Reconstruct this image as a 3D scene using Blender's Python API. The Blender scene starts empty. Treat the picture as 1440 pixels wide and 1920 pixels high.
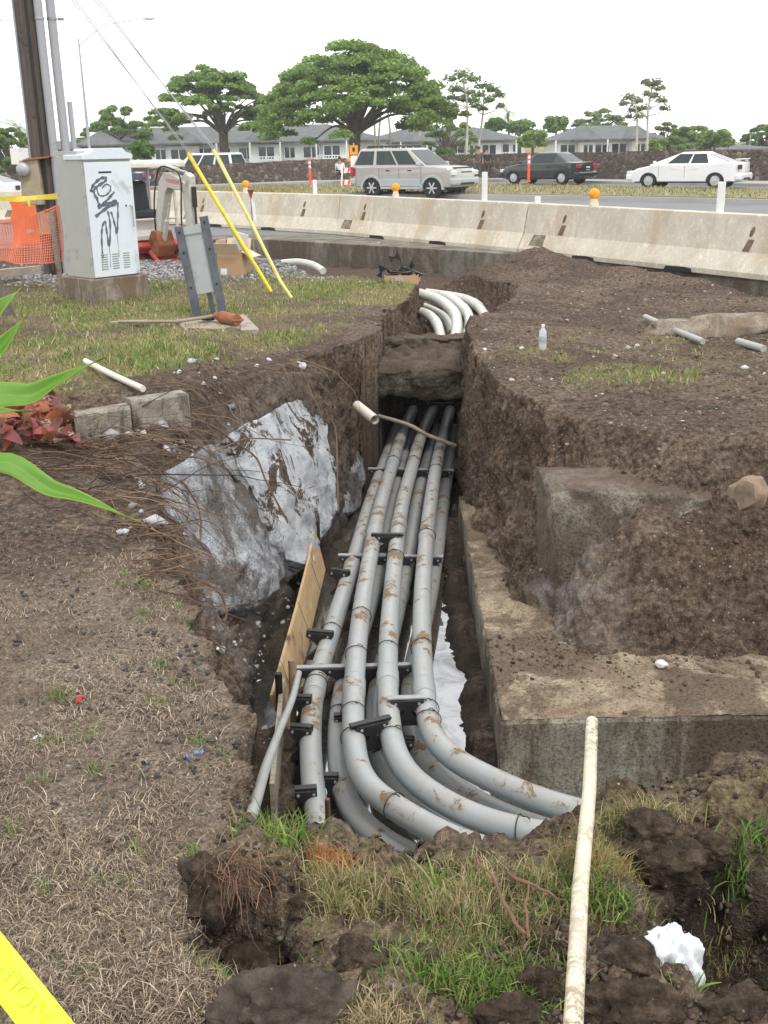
import bpy, math, random
import numpy as np
from mathutils import Vector, Matrix, Euler
random.seed(7); RNG = np.random.default_rng(7)
SC = bpy.context.scene; COL = SC.collection
R = math.radians
# ---------------------------------------------------------------- camera
CAMH, FPX = 1.65, 2027.0
PITCH, ROLL = R(18.6), 0.02
cam = bpy.data.cameras.new('camera'); camo = bpy.data.objects.new('camera', cam); COL.objects.link(camo)
cam.sensor_fit = 'VERTICAL'; cam.sensor_height = 36.0; cam.sensor_width = 27.0
cam.lens = 36.0*FPX/1920.0; cam.clip_start = 0.05; cam.clip_end = 6000
CM = Matrix.Translation((0, 0, CAMH)) @ Matrix.Rotation(math.pi/2-PITCH, 4, 'X') @ Matrix.Rotation(-ROLL, 4, 'Z')
camo.matrix_world = CM
SC.camera = camo
# ---------------------------------------------------------------- sky: thin bright overcast over a physical sky
SUN_EL, SUN_AZ = R(58), R(150)          # azimuth measured clockwise from +Y
world = bpy.data.worlds.new('World'); SC.world = world; world.use_nodes = True
nt = world.node_tree; nt.nodes.clear()
wo = nt.nodes.new('ShaderNodeOutputWorld'); bg = nt.nodes.new('ShaderNodeBackground')
sky = nt.nodes.new('ShaderNodeTexSky'); sky.sky_type = 'NISHITA'; sky.sun_disc = False
sky.sun_elevation = SUN_EL; sky.sun_rotation = SUN_AZ; sky.dust_density = 2.0
tc = nt.nodes.new('ShaderNodeTexCoord')
mp = nt.nodes.new('ShaderNodeMapping'); mp.inputs['Scale'].default_value = (1, 1, 2.2)
nz = nt.nodes.new('ShaderNodeTexNoise'); nz.inputs['Scale'].default_value = 2.3; nz.inputs['Detail'].default_value = 7
nz.inputs['Roughness'].default_value = 0.55
cr = nt.nodes.new('ShaderNodeValToRGB'); cr.color_ramp.elements[0].position = 0.28; cr.color_ramp.elements[1].position = 0.42
cr.color_ramp.elements[0].color = (0.72, 0.72, 0.72, 1); cr.color_ramp.elements[1].color = (1, 1, 1, 1)
mx = nt.nodes.new('ShaderNodeMix'); mx.data_type = 'RGBA'; mx.inputs[7].default_value = (14.2, 14.3, 14.5, 1)
nt.links.new(tc.outputs['Generated'], mp.inputs['Vector']); nt.links.new(mp.outputs[0], nz.inputs['Vector'])
nt.links.new(nz.outputs['Fac'], cr.inputs[0]); nt.links.new(cr.outputs[0], mx.inputs[0])
nt.links.new(sky.outputs[0], mx.inputs[6]); nt.links.new(mx.outputs[2], bg.inputs[0])
bg.inputs[1].default_value = 0.1
nt.links.new(bg.outputs[0], wo.inputs[0])
sun = bpy.data.lights.new('sun', 'SUN'); sun.energy = 1.5; sun.angle = R(10); sun.color = (1, 0.96, 0.9)
suno = bpy.data.objects.new('sun', sun); COL.objects.link(suno)
sd = Vector((math.sin(SUN_AZ)*math.cos(SUN_EL), math.cos(SUN_AZ)*math.cos(SUN_EL), math.sin(SUN_EL)))
suno.rotation_euler = sd.to_track_quat('Z', 'Y').to_euler(); suno.location = (0, 0, 30)
SC.view_settings.view_transform = 'Standard'; SC.view_settings.look = 'None'
SC.view_settings.exposure = 0.18; SC.view_settings.gamma = 1.0; SC.view_settings.use_curve_mapping = False
SC.render.engine = 'CYCLES'
SC.cycles.max_bounces = 6; SC.cycles.diffuse_bounces = 3; SC.cycles.glossy_bounces = 3; SC.cycles.transparent_max_bounces = 8
SC.cycles.use_denoising = True
# ---------------------------------------------------------------- helpers
CR3 = CM.to_3x3()
def ray(px, py):
    v = CR3 @ Vector(((px-720)/FPX, (960-py)/FPX, -1.0)); return v
def P(px, py, z=None, Y=None, d=None):
    """a point of the place seen at this pixel, at height z, at distance Y ahead or at depth d"""
    v = ray(px, py)
    if z is not None: t = (z-CAMH)/v.z
    elif Y is not None: t = Y/v.y
    else: t = d
    return Vector((v.x*t, v.y*t, CAMH+v.z*t))
# value noise -----------------------------------------------------
def _hash(ix, iy, iz, seed):
    n = (ix.astype(np.int64)*374761393 + iy.astype(np.int64)*668265263 + iz.astype(np.int64)*2147483647 + seed*974711) & 0xffffffff
    n = ((n ^ (n >> 13))*1274126177) & 0xffffffff
    n = ((n ^ (n >> 16))*2246822519) & 0xffffffff
    return ((n ^ (n >> 15)) & 0xffff)/32767.5 - 1.0
def vnoise(x, y, z=None, seed=0):
    x = np.asarray(x, float); y = np.asarray(y, float)
    z = np.zeros_like(x) if z is None else np.asarray(z, float)
    ix, iy, iz = np.floor(x), np.floor(y), np.floor(z)
    fx, fy, fz = x-ix, y-iy, z-iz
    u, v, w = [f*f*f*(f*(f*6-15)+10) for f in (fx, fy, fz)]
    r = 0
    two = bool(np.any(fz != 0))
    for dz in ((0, 1) if two else (0,)):
        a = _hash(ix, iy, iz+dz, seed); b = _hash(ix+1, iy, iz+dz, seed)
        c = _hash(ix, iy+1, iz+dz, seed); d = _hash(ix+1, iy+1, iz+dz, seed)
        s = (a*(1-u)+b*u)*(1-v) + (c*(1-u)+d*u)*v
        r = r + s*((w if dz else 1-w) if two else 1)
    return r
def fbm(x, y, z=None, oct=4, seed=0, gain=0.5):
    r = 0; a = 1.0; f = 1.0; t = 0
    for o in range(oct):
        r = r + a*vnoise(x*f+o*17.3, y*f+o*9.1, None if z is None else z*f, seed+o); t += a; a *= gain; f *= 2.03
    return r/t
def sdf(poly, x, y):
    """signed distance to polygon, negative inside"""
    d = np.full(x.shape, 1e18); s = np.ones(x.shape)
    n = len(poly)
    for i in range(n):
        ax, ay = poly[i]; bx, by = poly[i-1]
        ex, ey = bx-ax, by-ay; wx, wy = x-ax, y-ay
        t = np.clip((wx*ex+wy*ey)/(ex*ex+ey*ey), 0, 1)
        qx, qy = wx-ex*t, wy-ey*t
        d = np.minimum(d, qx*qx+qy*qy)
        c1 = y >= ay; c2 = y < by; c3 = ex*wy > ey*wx
        flip = (c1 & c2 & c3) | (~c1 & ~c2 & ~c3)
        s = np.where(flip, -s, s)
    return s*np.sqrt(d)
def sstep(a, b, x):
    t = np.clip((x-a)/(b-a), 0, 1); return t*t*(3-2*t)
# mesh builder ----------------------------------------------------
MW = {}
def link(o, parent=None):
    COL.objects.link(o)
    if parent is not None: o.parent = parent
    return o
def fast_mesh(name, V, F, cols=None, smooth=False, quads=True):
    """V (n,3) float, F (m,k) int -> mesh; cols (n,4) point colours"""
    me = bpy.data.meshes.new(name); V = np.ascontiguousarray(V, dtype=np.float32); F = np.ascontiguousarray(F, dtype=np.int32)
    n, (m, k) = len(V), F.shape
    me.vertices.add(n); me.vertices.foreach_set('co', V.ravel())
    me.loops.add(m*k); me.loops.foreach_set('vertex_index', F.ravel())
    me.polygons.add(m); me.polygons.foreach_set('loop_start', np.arange(0, m*k, k, dtype=np.int32))
    if smooth: me.polygons.foreach_set('use_smooth', np.ones(m, dtype=bool))
    me.update(calc_edges=True)
    if cols is not None:
        a = me.attributes.new('tint', 'FLOAT_COLOR', 'POINT'); a.data.foreach_set('color', np.ascontiguousarray(cols, dtype=np.float32).ravel())
    return me
def tag(o, label=None, cat=None, group=None, kind=None):
    if label: o['label'] = label
    if cat: o['category'] = cat
    if group: o['group'] = group
    if kind: o['kind'] = kind
    return o
def thing(name, label, cat, loc=(0, 0, 0), rotz=0.0, group=None, rot=None):
    o = bpy.data.objects.new(name, None); COL.objects.link(o)
    e = Euler(rot if rot else (0, 0, rotz)); o.location = loc; o.rotation_euler = e
    o.empty_display_size = 0.1
    MW[o] = Matrix.Translation(loc) @ e.to_matrix().to_4x4()
    return tag(o, label, cat, group)
def ring_frames(path):
    """parallel transport frames along a path of Vectors"""
    n = len(path); T = []
    for i in range(n):
        a = path[max(i-1, 0)]; b = path[min(i+1, n-1)]; T.append((b-a).normalized())
    up = Vector((0, 0, 1)) if abs(T[0].z) < 0.9 else Vector((1, 0, 0))
    N = (up - T[0]*up.dot(T[0])).normalized(); out = []
    for t in T:
        N = (N - t*N.dot(t))
        N = N.normalized() if N.length > 1e-6 else t.orthogonal().normalized()
        out.append((t, N, t.cross(N)))
    return out
def catmull(pts, sub=6):
    pts = [Vector(p) for p in pts]; out = []
    n = len(pts)
    for i in range(n-1):
        p0, p1, p2, p3 = pts[max(i-1, 0)], pts[i], pts[i+1], pts[min(i+2, n-1)]
        for k in range(sub):
            t = k/sub
            out.append(0.5*((2*p1)+(p2-p0)*t+(2*p0-5*p1+4*p2-p3)*t*t+(3*p1-p0-3*p2+p3)*t*t*t))
    out.append(pts[-1]); return out
class MB:
    def __init__(s): s.v = []; s.f = []; s.m = []; s.mi = 0
    def add(s, vs, fs):
        b = len(s.v); s.v += [Vector(v) for v in vs]; s.f += [tuple(i+b for i in f) for f in fs]; s.m += [s.mi]*len(fs); return s
    def box(s, c, size, rot=None, M=None, taper=1.0):
        hx, hy, hz = [q/2 for q in size]
        vs = [Vector((x*hx*(taper if z > 0 else 1), y*hy*(taper if z > 0 else 1), z*hz)) for z in (-1, 1) for y in (-1, 1) for x in (-1, 1)]
        if rot is not None: m = Euler(rot).to_matrix(); vs = [m @ v for v in vs]
        if M is not None: vs = [M @ v for v in vs]
        c = Vector(c)
        return s.add([v+c for v in vs], [(0, 2, 3, 1), (4, 5, 7, 6), (0, 1, 5, 4), (2, 6, 7, 3), (0, 4, 6, 2), (1, 3, 7, 5)])
    def bar(s, a, b, w, h, up=(0, 0, 1)):
        a, b = Vector(a), Vector(b); t = (b-a).normalized(); u = Vector(up)
        n = t.cross(u)
        n = t.orthogonal().normalized() if n.length < 1e-5 else n.normalized()
        k = n.cross(t).normalized()
        vs = [p+n*x*w/2+k*y*h/2 for p in (a, b) for y in (-1, 1) for x in (-1, 1)]
        return s.add(vs, [(0, 2, 3, 1), (4, 5, 7, 6), (0, 1, 5, 4), (2, 6, 7, 3), (0, 4, 6, 2), (1, 3, 7, 5)])
    def tube(s, path, r, segs=10, cap=True, squash=None):
        path = [Vector(p) for p in path]; n = len(path)
        rr = r if isinstance(r, (list, tuple)) else [r]*n
        fr = ring_frames(path); vs = []; fs = []
        for p, q, (t, N, B) in zip(path, rr, fr):
            for k in range(segs):
                a = 2*math.pi*k/segs; vs.append(p+N*math.cos(a)*q+B*math.sin(a)*q*(squash or 1))
        for i in range(n-1):
            for k in range(segs):
                k2 = (k+1) % segs; fs.append((i*segs+k, i*segs+k2, (i+1)*segs+k2, (i+1)*segs+k))
        if cap: fs.append(tuple(range(segs-1, -1, -1))); fs.append(tuple((n-1)*segs+k for k in range(segs)))
        return s.add(vs, fs)
    def lathe(s, prof, c=(0, 0, 0), axis='Z', segs=20, M=None):
        """prof: list of (radius, height)"""
        vs = []; fs = []; n = len(prof)
        for (r, h) in prof:
            for k in range(segs):
                a = 2*math.pi*k/segs; x, y = r*math.cos(a), r*math.sin(a)
                v = Vector((x, y, h)) if axis == 'Z' else (Vector((x, h, y)) if axis == 'Y' else Vector((h, x, y)))
                if M is not None: v = M @ v
                vs.append(v+Vector(c))
        for i in range(n-1):
            for k in range(segs):
                k2 = (k+1) % segs; fs.append((i*segs+k, i*segs+k2, (i+1)*segs+k2, (i+1)*segs+k))
        if prof[0][0] > 1e-6: fs.append(tuple(range(segs-1, -1, -1)))
        if prof[-1][0] > 1e-6: fs.append(tuple((n-1)*segs+k for k in range(segs)))
        return s.add(vs, fs)
    def prism(s, outline, o, u, w, n, t0, t1):
        """2D outline in plane (o,u,w), extruded along n from t0 to t1"""
        o, u, w, n = Vector(o), Vector(u), Vector(w), Vector(n); k = len(outline)
        a = [o+u*x+w*y+n*t0 for x, y in outline]; b = [o+u*x+w*y+n*t1 for x, y in outline]
        fs = [tuple(range(k-1, -1, -1)), tuple(range(k, 2*k))]+[(i, (i+1) % k, k+(i+1) % k, k+i) for i in range(k)]
        return s.add(a+b, fs)
    def loft(s, rings, cap=True, close=True):
        n = len(rings[0]); vs = [v for r in rings for v in r]; fs = []
        for i in range(len(rings)-1):
            for k in range(n if close else n-1):
                k2 = (k+1) % n; fs.append((i*n+k, i*n+k2, (i+1)*n+k2, (i+1)*n+k))
        if cap: fs.append(tuple(range(n-1, -1, -1))); fs.append(tuple((len(rings)-1)*n+k for k in range(n)))
        return s.add(vs, fs)
    def blob(s, c, size, seed=0, rough=0.25, sub=2, rot=None, flat=0):
        V, F = ico(sub); V = V.copy()
        d = 1+rough*fbm(V[:, 0]*1.3+seed*7.1, V[:, 1]*1.3, V[:, 2]*1.3+seed*3.3, 3, seed)
        V = V*d[:, None]
        if flat: V[:, 2] = np.where(V[:, 2] > flat, flat+(V[:, 2]-flat)*.15, V[:, 2])
        V = V*np.array(size)
        if rot is not None: V = V @ np.array(Euler(rot).to_matrix()).T
        return s.add([tuple(v) for v in V+np.array(c)], [tuple(f) for f in F])
    def build(s, name, mat, parent=None, smooth=None, bevel=0, world=False, subsurf=0, weld=False):
        me = bpy.data.meshes.new(name)
        vs = s.v
        if world and parent is not None:
            im = mw_of(parent).inverted(); vs = [im @ v for v in vs]
        me.from_pydata([tuple(v) for v in vs], [], s.f)
        mats = mat if isinstance(mat, (list, tuple)) else [mat]
        for q in mats: me.materials.append(MAT[q] if isinstance(q, str) else q)
        if len(mats) > 1:
            me.polygons.foreach_set('material_index', s.m)
        if smooth is not None:
            me.polygons.foreach_set('use_smooth', [True]*len(me.polygons))
            me.update()
            if smooth is not True: me.set_sharp_from_angle(angle=R(smooth))
        o = bpy.data.objects.new(name, me); link(o, parent)
        if bevel:
            b = o.modifiers.new('bevel', 'BEVEL'); b.width = bevel; b.segments = 2; b.limit_method = 'ANGLE'; b.angle_limit = R(40)
        if subsurf:
            b = o.modifiers.new('sub', 'SUBSURF'); b.levels = subsurf; b.render_levels = subsurf
        if parent is not None: MW[o] = mw_of(parent)
        return o
def mw_of(o):
    return MW.get(o, Matrix.Identity(4))
_ico = {}
def ico(sub):
    if sub in _ico: return _ico[sub]
    import bmesh
    bm = bmesh.new(); bmesh.ops.create_icosphere(bm, subdivisions=sub, radius=1.0)
    V = np.array([v.co[:] for v in bm.verts]); F = np.array([[v.index for v in f.verts] for f in bm.faces]); bm.free()
    _ico[sub] = (V, F); return _ico[sub]
def stuff(name, me, mat, label, cat, kind='stuff', parent=None):
    me.materials.append(MAT[mat]); o = bpy.data.objects.new(name, me); link(o, parent); tag(o, label, cat, None, kind); return o
def copy_tree(o, parent=None, loc=None, rotz=None, label=None):
    c = o.copy(); COL.objects.link(c)
    if parent is not None: c.parent = parent
    if loc is not None: c.location = loc
    if rotz is not None: c.rotation_euler = (0, 0, rotz)
    if label: c['label'] = label
    for ch in list(o.children): copy_tree(ch, c)
    return c
def text_mesh(body, size, extrude=0.0, bold=False):
    cu = bpy.data.curves.new('lettering', 'FONT'); cu.body = body; cu.size = size; cu.extrude = extrude; cu.align_x = 'CENTER'; cu.align_y = 'CENTER'
    if bold: cu.offset = size*0.02
    o = bpy.data.objects.new('lettering', cu); COL.objects.link(o)
    dg = bpy.context.evaluated_depsgraph_get(); me = bpy.data.meshes.new_from_object(o.evaluated_get(dg))
    bpy.data.objects.remove(o); bpy.data.curves.remove(cu); return me
# ---------------------------------------------------------------- materials
MAT = {}
def nodes(name):
    m = bpy.data.materials.new(name); m.use_nodes = True; MAT[name] = m
    t = m.node_tree; b = t.nodes['Principled BSDF']; return m, t, b
def N(t, typ, **kw):
    n = t.nodes.new(typ)
    for k, v in kw.items():
        if k in n.inputs: n.inputs[k].default_value = v
        else: setattr(n, k, v)
    return n
def coords(t, obj=True): 
    c = t.nodes.new('ShaderNodeTexCoord'); return c.outputs['Object']
def ramp(t, fac, stops):
    r = t.nodes.new('ShaderNodeValToRGB'); e = r.color_ramp.elements
    while len(e) < len(stops): e.new(0.5)
    for q, (p, c) in zip(e, stops): q.position = p; q.color = (*c, 1) if len(c) == 3 else c
    t.links.new(fac, r.inputs[0]); return r.outputs[0]
def mix(t, fac, a, b, typ='MIX'):
    m = t.nodes.new('ShaderNodeMix'); m.data_type = 'RGBA'; m.blend_type = typ
    for s, v in ((0, fac), (6, a), (7, b)):
        if isinstance(v, (int, float)): m.inputs[s].default_value = v
        elif isinstance(v, tuple): m.inputs[s].default_value = (*v, 1) if len(v) == 3 else v
        else: t.links.new(v, m.inputs[s])
    return m.outputs[2]
def math_(t, op, a, b=0.5, clamp=False):
    m = t.nodes.new('ShaderNodeMath'); m.operation = op; m.use_clamp = clamp
    for s, v in ((0, a), (1, b)):
        if isinstance(v, (int, float)): m.inputs[s].default_value = v
        else: t.links.new(v, m.inputs[s])
    return m.outputs[0]
def noise(t, vec, scale, detail=5, rough=0.55, dist=0.0, out='Fac'):
    n = N(t, 'ShaderNodeTexNoise', Scale=scale, Detail=detail, Roughness=rough, Distortion=dist)
    if vec is not None: t.links.new(vec, n.inputs['Vector'])
    return n.outputs[out]
def voro(t, vec, scale, feature='F1', out='Distance', rnd=1.0):
    n = t.nodes.new('ShaderNodeTexVoronoi'); n.feature = feature; n.inputs['Scale'].default_value = scale; n.inputs['Randomness'].default_value = rnd
    t.links.new(vec, n.inputs['Vector']); return n.outputs[out]
def bump(t, b, h, strength=0.5, dist=0.01, prev=None):
    n = t.nodes.new('ShaderNodeBump'); n.inputs['Strength'].default_value = strength; n.inputs['Distance'].default_value = dist
    t.links.new(h, n.inputs['Height'])
    if prev is not None: t.links.new(prev, n.inputs['Normal'])
    t.links.new(n.outputs[0], b.inputs['Normal']); return n.outputs[0]
def scalevec(t, vec, s):
    m = t.nodes.new('ShaderNodeMapping'); m.inputs['Scale'].default_value = s; t.links.new(vec, m.inputs['Vector']); return m.outputs[0]
def attr(t, name, out='Color'):
    a = t.nodes.new('ShaderNodeAttribute'); a.attribute_name = name; return a.outputs[out]
def rand(t):
    return t.nodes.new('ShaderNodeObjectInfo').outputs['Random']
def simple(name, col, rough=0.6, metal=0.0, var=0.15, scale=8.0, bmp=0.0, bscale=60.0, dirt=None, dirt_amt=0.3, spec=0.5, coat=0.0):
    """painted or plain surface with slight mottling and optional dirt"""
    m, t, b = nodes(name); v = coords(t)
    n = noise(t, v, scale, 6, 0.6)
    lo = tuple(c*(1-var) for c in col); hi = tuple(min(1, c*(1+var)) for c in col)
    c = ramp(t, n, [(0.3, lo), (0.7, hi)])
    if dirt:
        dn = noise(t, v, scale*0.6+1.3, 8, 0.7, 0.6)
        f = ramp(t, dn, [(0.62-dirt_amt*.35, (0, 0, 0)), (0.68, (1, 1, 1))])
        c = mix(t, f, c, dirt)
    t.links.new(c, b.inputs['Base Color']); b.inputs['Roughness'].default_value = rough; b.inputs['Metallic'].default_value = metal
    b.inputs['Specular IOR Level'].default_value = spec; b.inputs['Coat Weight'].default_value = coat; b.inputs['Coat Roughness'].default_value = .08
    if bmp: bump(t, b, noise(t, v, bscale, 5, 0.6), bmp, 0.004)
    return m
def tinted(name, rough=0.7, trans=0.0, spec=0.3, var=0.0):
    m, t, b = nodes(name); c = attr(t, 'tint')
    t.links.new(c, b.inputs['Base Color']); b.inputs['Roughness'].default_value = rough; b.inputs['Specular IOR Level'].default_value = spec
    if trans:
        tr = t.nodes.new('ShaderNodeBsdfTranslucent'); t.links.new(c, tr.inputs[0]); ms = t.nodes.new('ShaderNodeMixShader'); ms.inputs[0].default_value = trans
        o = t.nodes['Material Output']; t.links.new(b.outputs[0], ms.inputs[1]); t.links.new(tr.outputs[0], ms.inputs[2]); t.links.new(ms.outputs[0], o.inputs[0])
    return m
# ---- ground: masks (point attributes) pick the earth's cover; mud also carries the near hollow's shade
def ground_mat():
    m, t, b = nodes('ground'); v = coords(t)
    mk = attr(t, 'mask'); sep = t.nodes.new('ShaderNodeSeparateColor'); t.links.new(mk, sep.inputs[0])
    grassm, gravm, strawm = sep.outputs[0], sep.outputs[1], sep.outputs[2]
    mk2 = attr(t, 'mask2'); sep2 = t.nodes.new('ShaderNodeSeparateColor'); t.links.new(mk2, sep2.inputs[0])
    limem, redm, mud_shade = sep2.outputs[0], sep2.outputs[1], sep2.outputs[2]
    n1 = noise(t, v, 2.2, 3, 0.65); n2 = noise(t, v, 26, 4, 0.75); n3 = noise(t, v, 130, 2, 0.7)
    soil = ramp(t, n2, [(0.34, (.044, .032, .023)), (0.47, (.125, .092, .067)), (0.56, (.19, .145, .108)), (0.68, (.31, .245, .19))])
    soil_patch = noise(t, v, .9, 6, .7, .6); soil = mix(t, ramp(t, soil_patch, [(0.44, (1, 1, 1)), (0.56, (0, 0, 0))]), soil, mix(t, 1.0, soil, (.62, .59, .57), 'MULTIPLY'))  # broad random patches darken the soil
    soil = mix(t, ramp(t, n1, [(0.35, (0, 0, 0)), (0.65, (.55, .55, .55))]), soil, mix(t, 1.0, soil, (1.15, 1.02, .93), 'MULTIPLY'))
    grav = ramp(t, voro(t, v, 26, 'F1', 'Color'), [(0.2, (.13, .125, .12)), (0.8, (.30, .29, .28))])
    straw = ramp(t, noise(t, scalevec(t, v, (60, 60, 60)), 1.5, 5, 0.75, 0.8), [(0.36, (.070, .054, .042)), (0.5, (.185, .145, .107)), (0.62, (.42, .34, .25))])
    lawn = ramp(t, noise(t, v, 55, 6, .7), [(0.36, (.075, .06, .032)), (0.48, (.18, .17, .065)), (0.56, (.28, .25, .12)), (0.68, (.40, .35, .20))])
    lime = ramp(t, noise(t, v, 9, 8, .7, .5), [(0.3, (.16, .145, .125)), (0.5, (.36, .35, .34)), (0.68, (.62, .64, .66))])
    red = ramp(t, n2, [(0.3, (.055, .034, .026)), (0.7, (.13, .085, .068))])
    c = mix(t, redm, soil, red)
    c = mix(t, strawm, c, straw); c = mix(t, grassm, c, lawn); c = mix(t, gravm, c, grav)
    # pale pebbles and crumbs in the soil
    pf = voro(t, v, 24); pc = voro(t, v, 24, 'F1', 'Color'); ps = t.nodes.new('ShaderNodeSeparateColor'); t.links.new(pc, ps.inputs[0])
    small = math_(t, 'LESS_THAN', pf, 0.16); pick = math_(t, 'GREATER_THAN', ps.outputs[0], 0.80)
    pebble = math_(t, 'MULTIPLY', small, pick)
    pf2 = voro(t, v, 61); pc2 = voro(t, v, 61, 'F1', 'Color'); ps2 = t.nodes.new('ShaderNodeSeparateColor'); t.links.new(pc2, ps2.inputs[0])
    pebble2 = math_(t, 'MULTIPLY', math_(t, 'LESS_THAN', pf2, 0.2), math_(t, 'GREATER_THAN', ps2.outputs[1], 0.82))
    pebble = math_(t, 'MAXIMUM', pebble, pebble2); pebble = math_(t, 'MULTIPLY', pebble, math_(t, 'SUBTRACT', 1.0, mud_shade, True))
    c = mix(t, pebble, c, ramp(t, ps.outputs[2], [(0, (.16, .135, .11)), (1, (.40, .38, .35))]))
    lm = math_(t, 'MULTIPLY', limem, ramp(t, noise(t, v, 5, 7, .75, .4), [(0.38, (0, 0, 0)), (0.5, (1, 1, 1))]), True)
    c = mix(t, lm, c, lime)
    mud = ramp(t, n1, [(0.3, (.030, .022, .016)), (0.7, (.060, .046, .034))])
    c = mix(t, mud_shade, c, mud)
    t.links.new(c, b.inputs['Base Color'])
    rr = mix(t, mud_shade, (.95, .95, .95), (.62, .62, .62)); t.links.new(rr, b.inputs['Roughness'])
    b.inputs['Specular IOR Level'].default_value = 0.25
    h = math_(t, 'ADD', math_(t, 'MULTIPLY', n2, 1.0), math_(t, 'MULTIPLY', n3, 0.45))
    bump(t, b, h, 1.0, 0.03)
ground_mat()
def soil_mat(name, lo, mid, hi, sc=22, bdist=.02):
    m, t, b = nodes(name); v = coords(t)
    n2 = noise(t, v, sc, 7, .75); c = ramp(t, n2, [(.36, lo), (.5, mid), (.64, hi)])
    pf = voro(t, v, 48); pc = voro(t, v, 48, 'F1', 'Color'); ps = t.nodes.new('ShaderNodeSeparateColor'); t.links.new(pc, ps.inputs[0])
    peb = math_(t, 'MULTIPLY', math_(t, 'LESS_THAN', pf, .17), math_(t, 'GREATER_THAN', ps.outputs[0], .86))
    c = mix(t, peb, c, (.28, .25, .21))
    t.links.new(c, b.inputs['Base Color']); b.inputs['Roughness'].default_value = .92; b.inputs['Specular IOR Level'].default_value = .25
    bump(t, b, math_(t, 'ADD', n2, math_(t, 'MULTIPLY', noise(t, v, 120, 4, .7), .5)), 1.0, bdist)
soil_mat('soil', (.034, .024, .016), (.082, .058, .040), (.17, .125, .09), 24, .03)
soil_mat('clay', (.045, .035, .028), (.080, .064, .052), (.125, .10, .082), 14, .014)
# ---- dirty cast concrete
def concrete(name, lo, hi, stain, stain_amt=.5, sc=6, streak=True, bdist=.006, warm=None, soiltop=0.0, grain=1.0):
    m, t, b = nodes(name); v = coords(t)
    n = noise(t, v, sc, 8, .7, .3); c = ramp(t, n, [(.40, lo), (.60, hi)])
    s = noise(t, scalevec(t, v, (1, 1, .25) if streak else (1, 1, 1)), sc*.55, 8, .7, .6)
    k = .5+(.5-stain_amt)*.28
    f = ramp(t, s, [(k-.035, (0, 0, 0)), (k+.05, (1, 1, 1))])
    c = mix(t, math_(t, 'MULTIPLY', f, .8), c, stain)
    gr = noise(t, v, sc*22, 3, .8); c = mix(t, ramp(t, gr, [(.42, (grain,)*3), (.5, (0, 0, 0))]), c, mix(t, 1.0, c, (.55, .53, .5), 'MULTIPLY'))
    gr2 = noise(t, v, sc*9, 5, .75); c = mix(t, ramp(t, gr2, [(.54, (0, 0, 0)), (.62, (.6, .6, .6))]), c, mix(t, 1.0, c, (1.35, 1.32, 1.25), 'MULTIPLY'))
    pit = ramp(t, voro(t, v, sc*14), [(.05, (0, 0, 0)), (.14, (1, 1, 1))])
    pn = ramp(t, noise(t, v, sc*2.2, 3), [(.5, (0, 0, 0)), (.6, (1, 1, 1))])
    c = mix(t, math_(t, 'MULTIPLY', math_(t, 'SUBTRACT', 1.0, pit), pn), c, tuple(q*.45 for q in stain))
    if soiltop:
        g = t.nodes.new('ShaderNodeNewGeometry'); sg = t.nodes.new('ShaderNodeSeparateXYZ'); t.links.new(g.outputs['Normal'], sg.inputs[0])
        up = ramp(t, sg.outputs[2], [(.55, (0, 0, 0)), (.85, (1, 1, 1))])
        fs = math_(t, 'MULTIPLY', up, ramp(t, noise(t, v, 3.1, 8, .75, .4), [(.5-soiltop*.25, (0, 0, 0)), (.62, (1, 1, 1))]))
        c = mix(t, fs, c, ramp(t, noise(t, v, 24, 6, .7), [(.3, (.05, .034, .023)), (.7, (.135, .095, .066))]))
    t.links.new(c, b.inputs['Base Color']); b.inputs['Roughness'].default_value = .9; b.inputs['Specular IOR Level'].default_value = .25
    bump(t, b, math_(t, 'ADD', noise(t, v, sc*7, 5, .75), pit), .9, bdist)
concrete('barrier', (.52, .475, .385), (.64, .595, .49), (.49, .40, .29), .28, 1.6, True, .004, None, 0, .12)
concrete('barrier_recess_shade', (.16, .12, .08), (.26, .20, .14), (.10, .07, .05), .4, 9)
concrete('slab', (.215, .20, .16), (.38, .36, .30), (.095, .066, .045), .60, 2.6, True, .012)
concrete('slab_top', (.22, .165, .115), (.42, .345, .25), (.105, .072, .050), .56, 3.2, False, .016)
concrete('kerb_old', (.22, .20, .165), (.40, .37, .31), (.09, .08, .06), .45, 7, True)
concrete('road_edge', (.17, .16, .135), (.27, .255, .22), (.12, .09, .065), .5, 3)
concrete('old_duct', (.15, .13, .105), (.32, .29, .25), (.075, .053, .037), .66, 3.2, False, .03, None, 1.2)
concrete('old_block', (.23, .21, .17), (.40, .37, .315), (.115, .083, .060), .66, 3.0, False, .02, None, 1.2)
concrete('footing', (.21, .18, .14), (.36, .32, .26), (.17, .12, .08), .55, 6)
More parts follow.
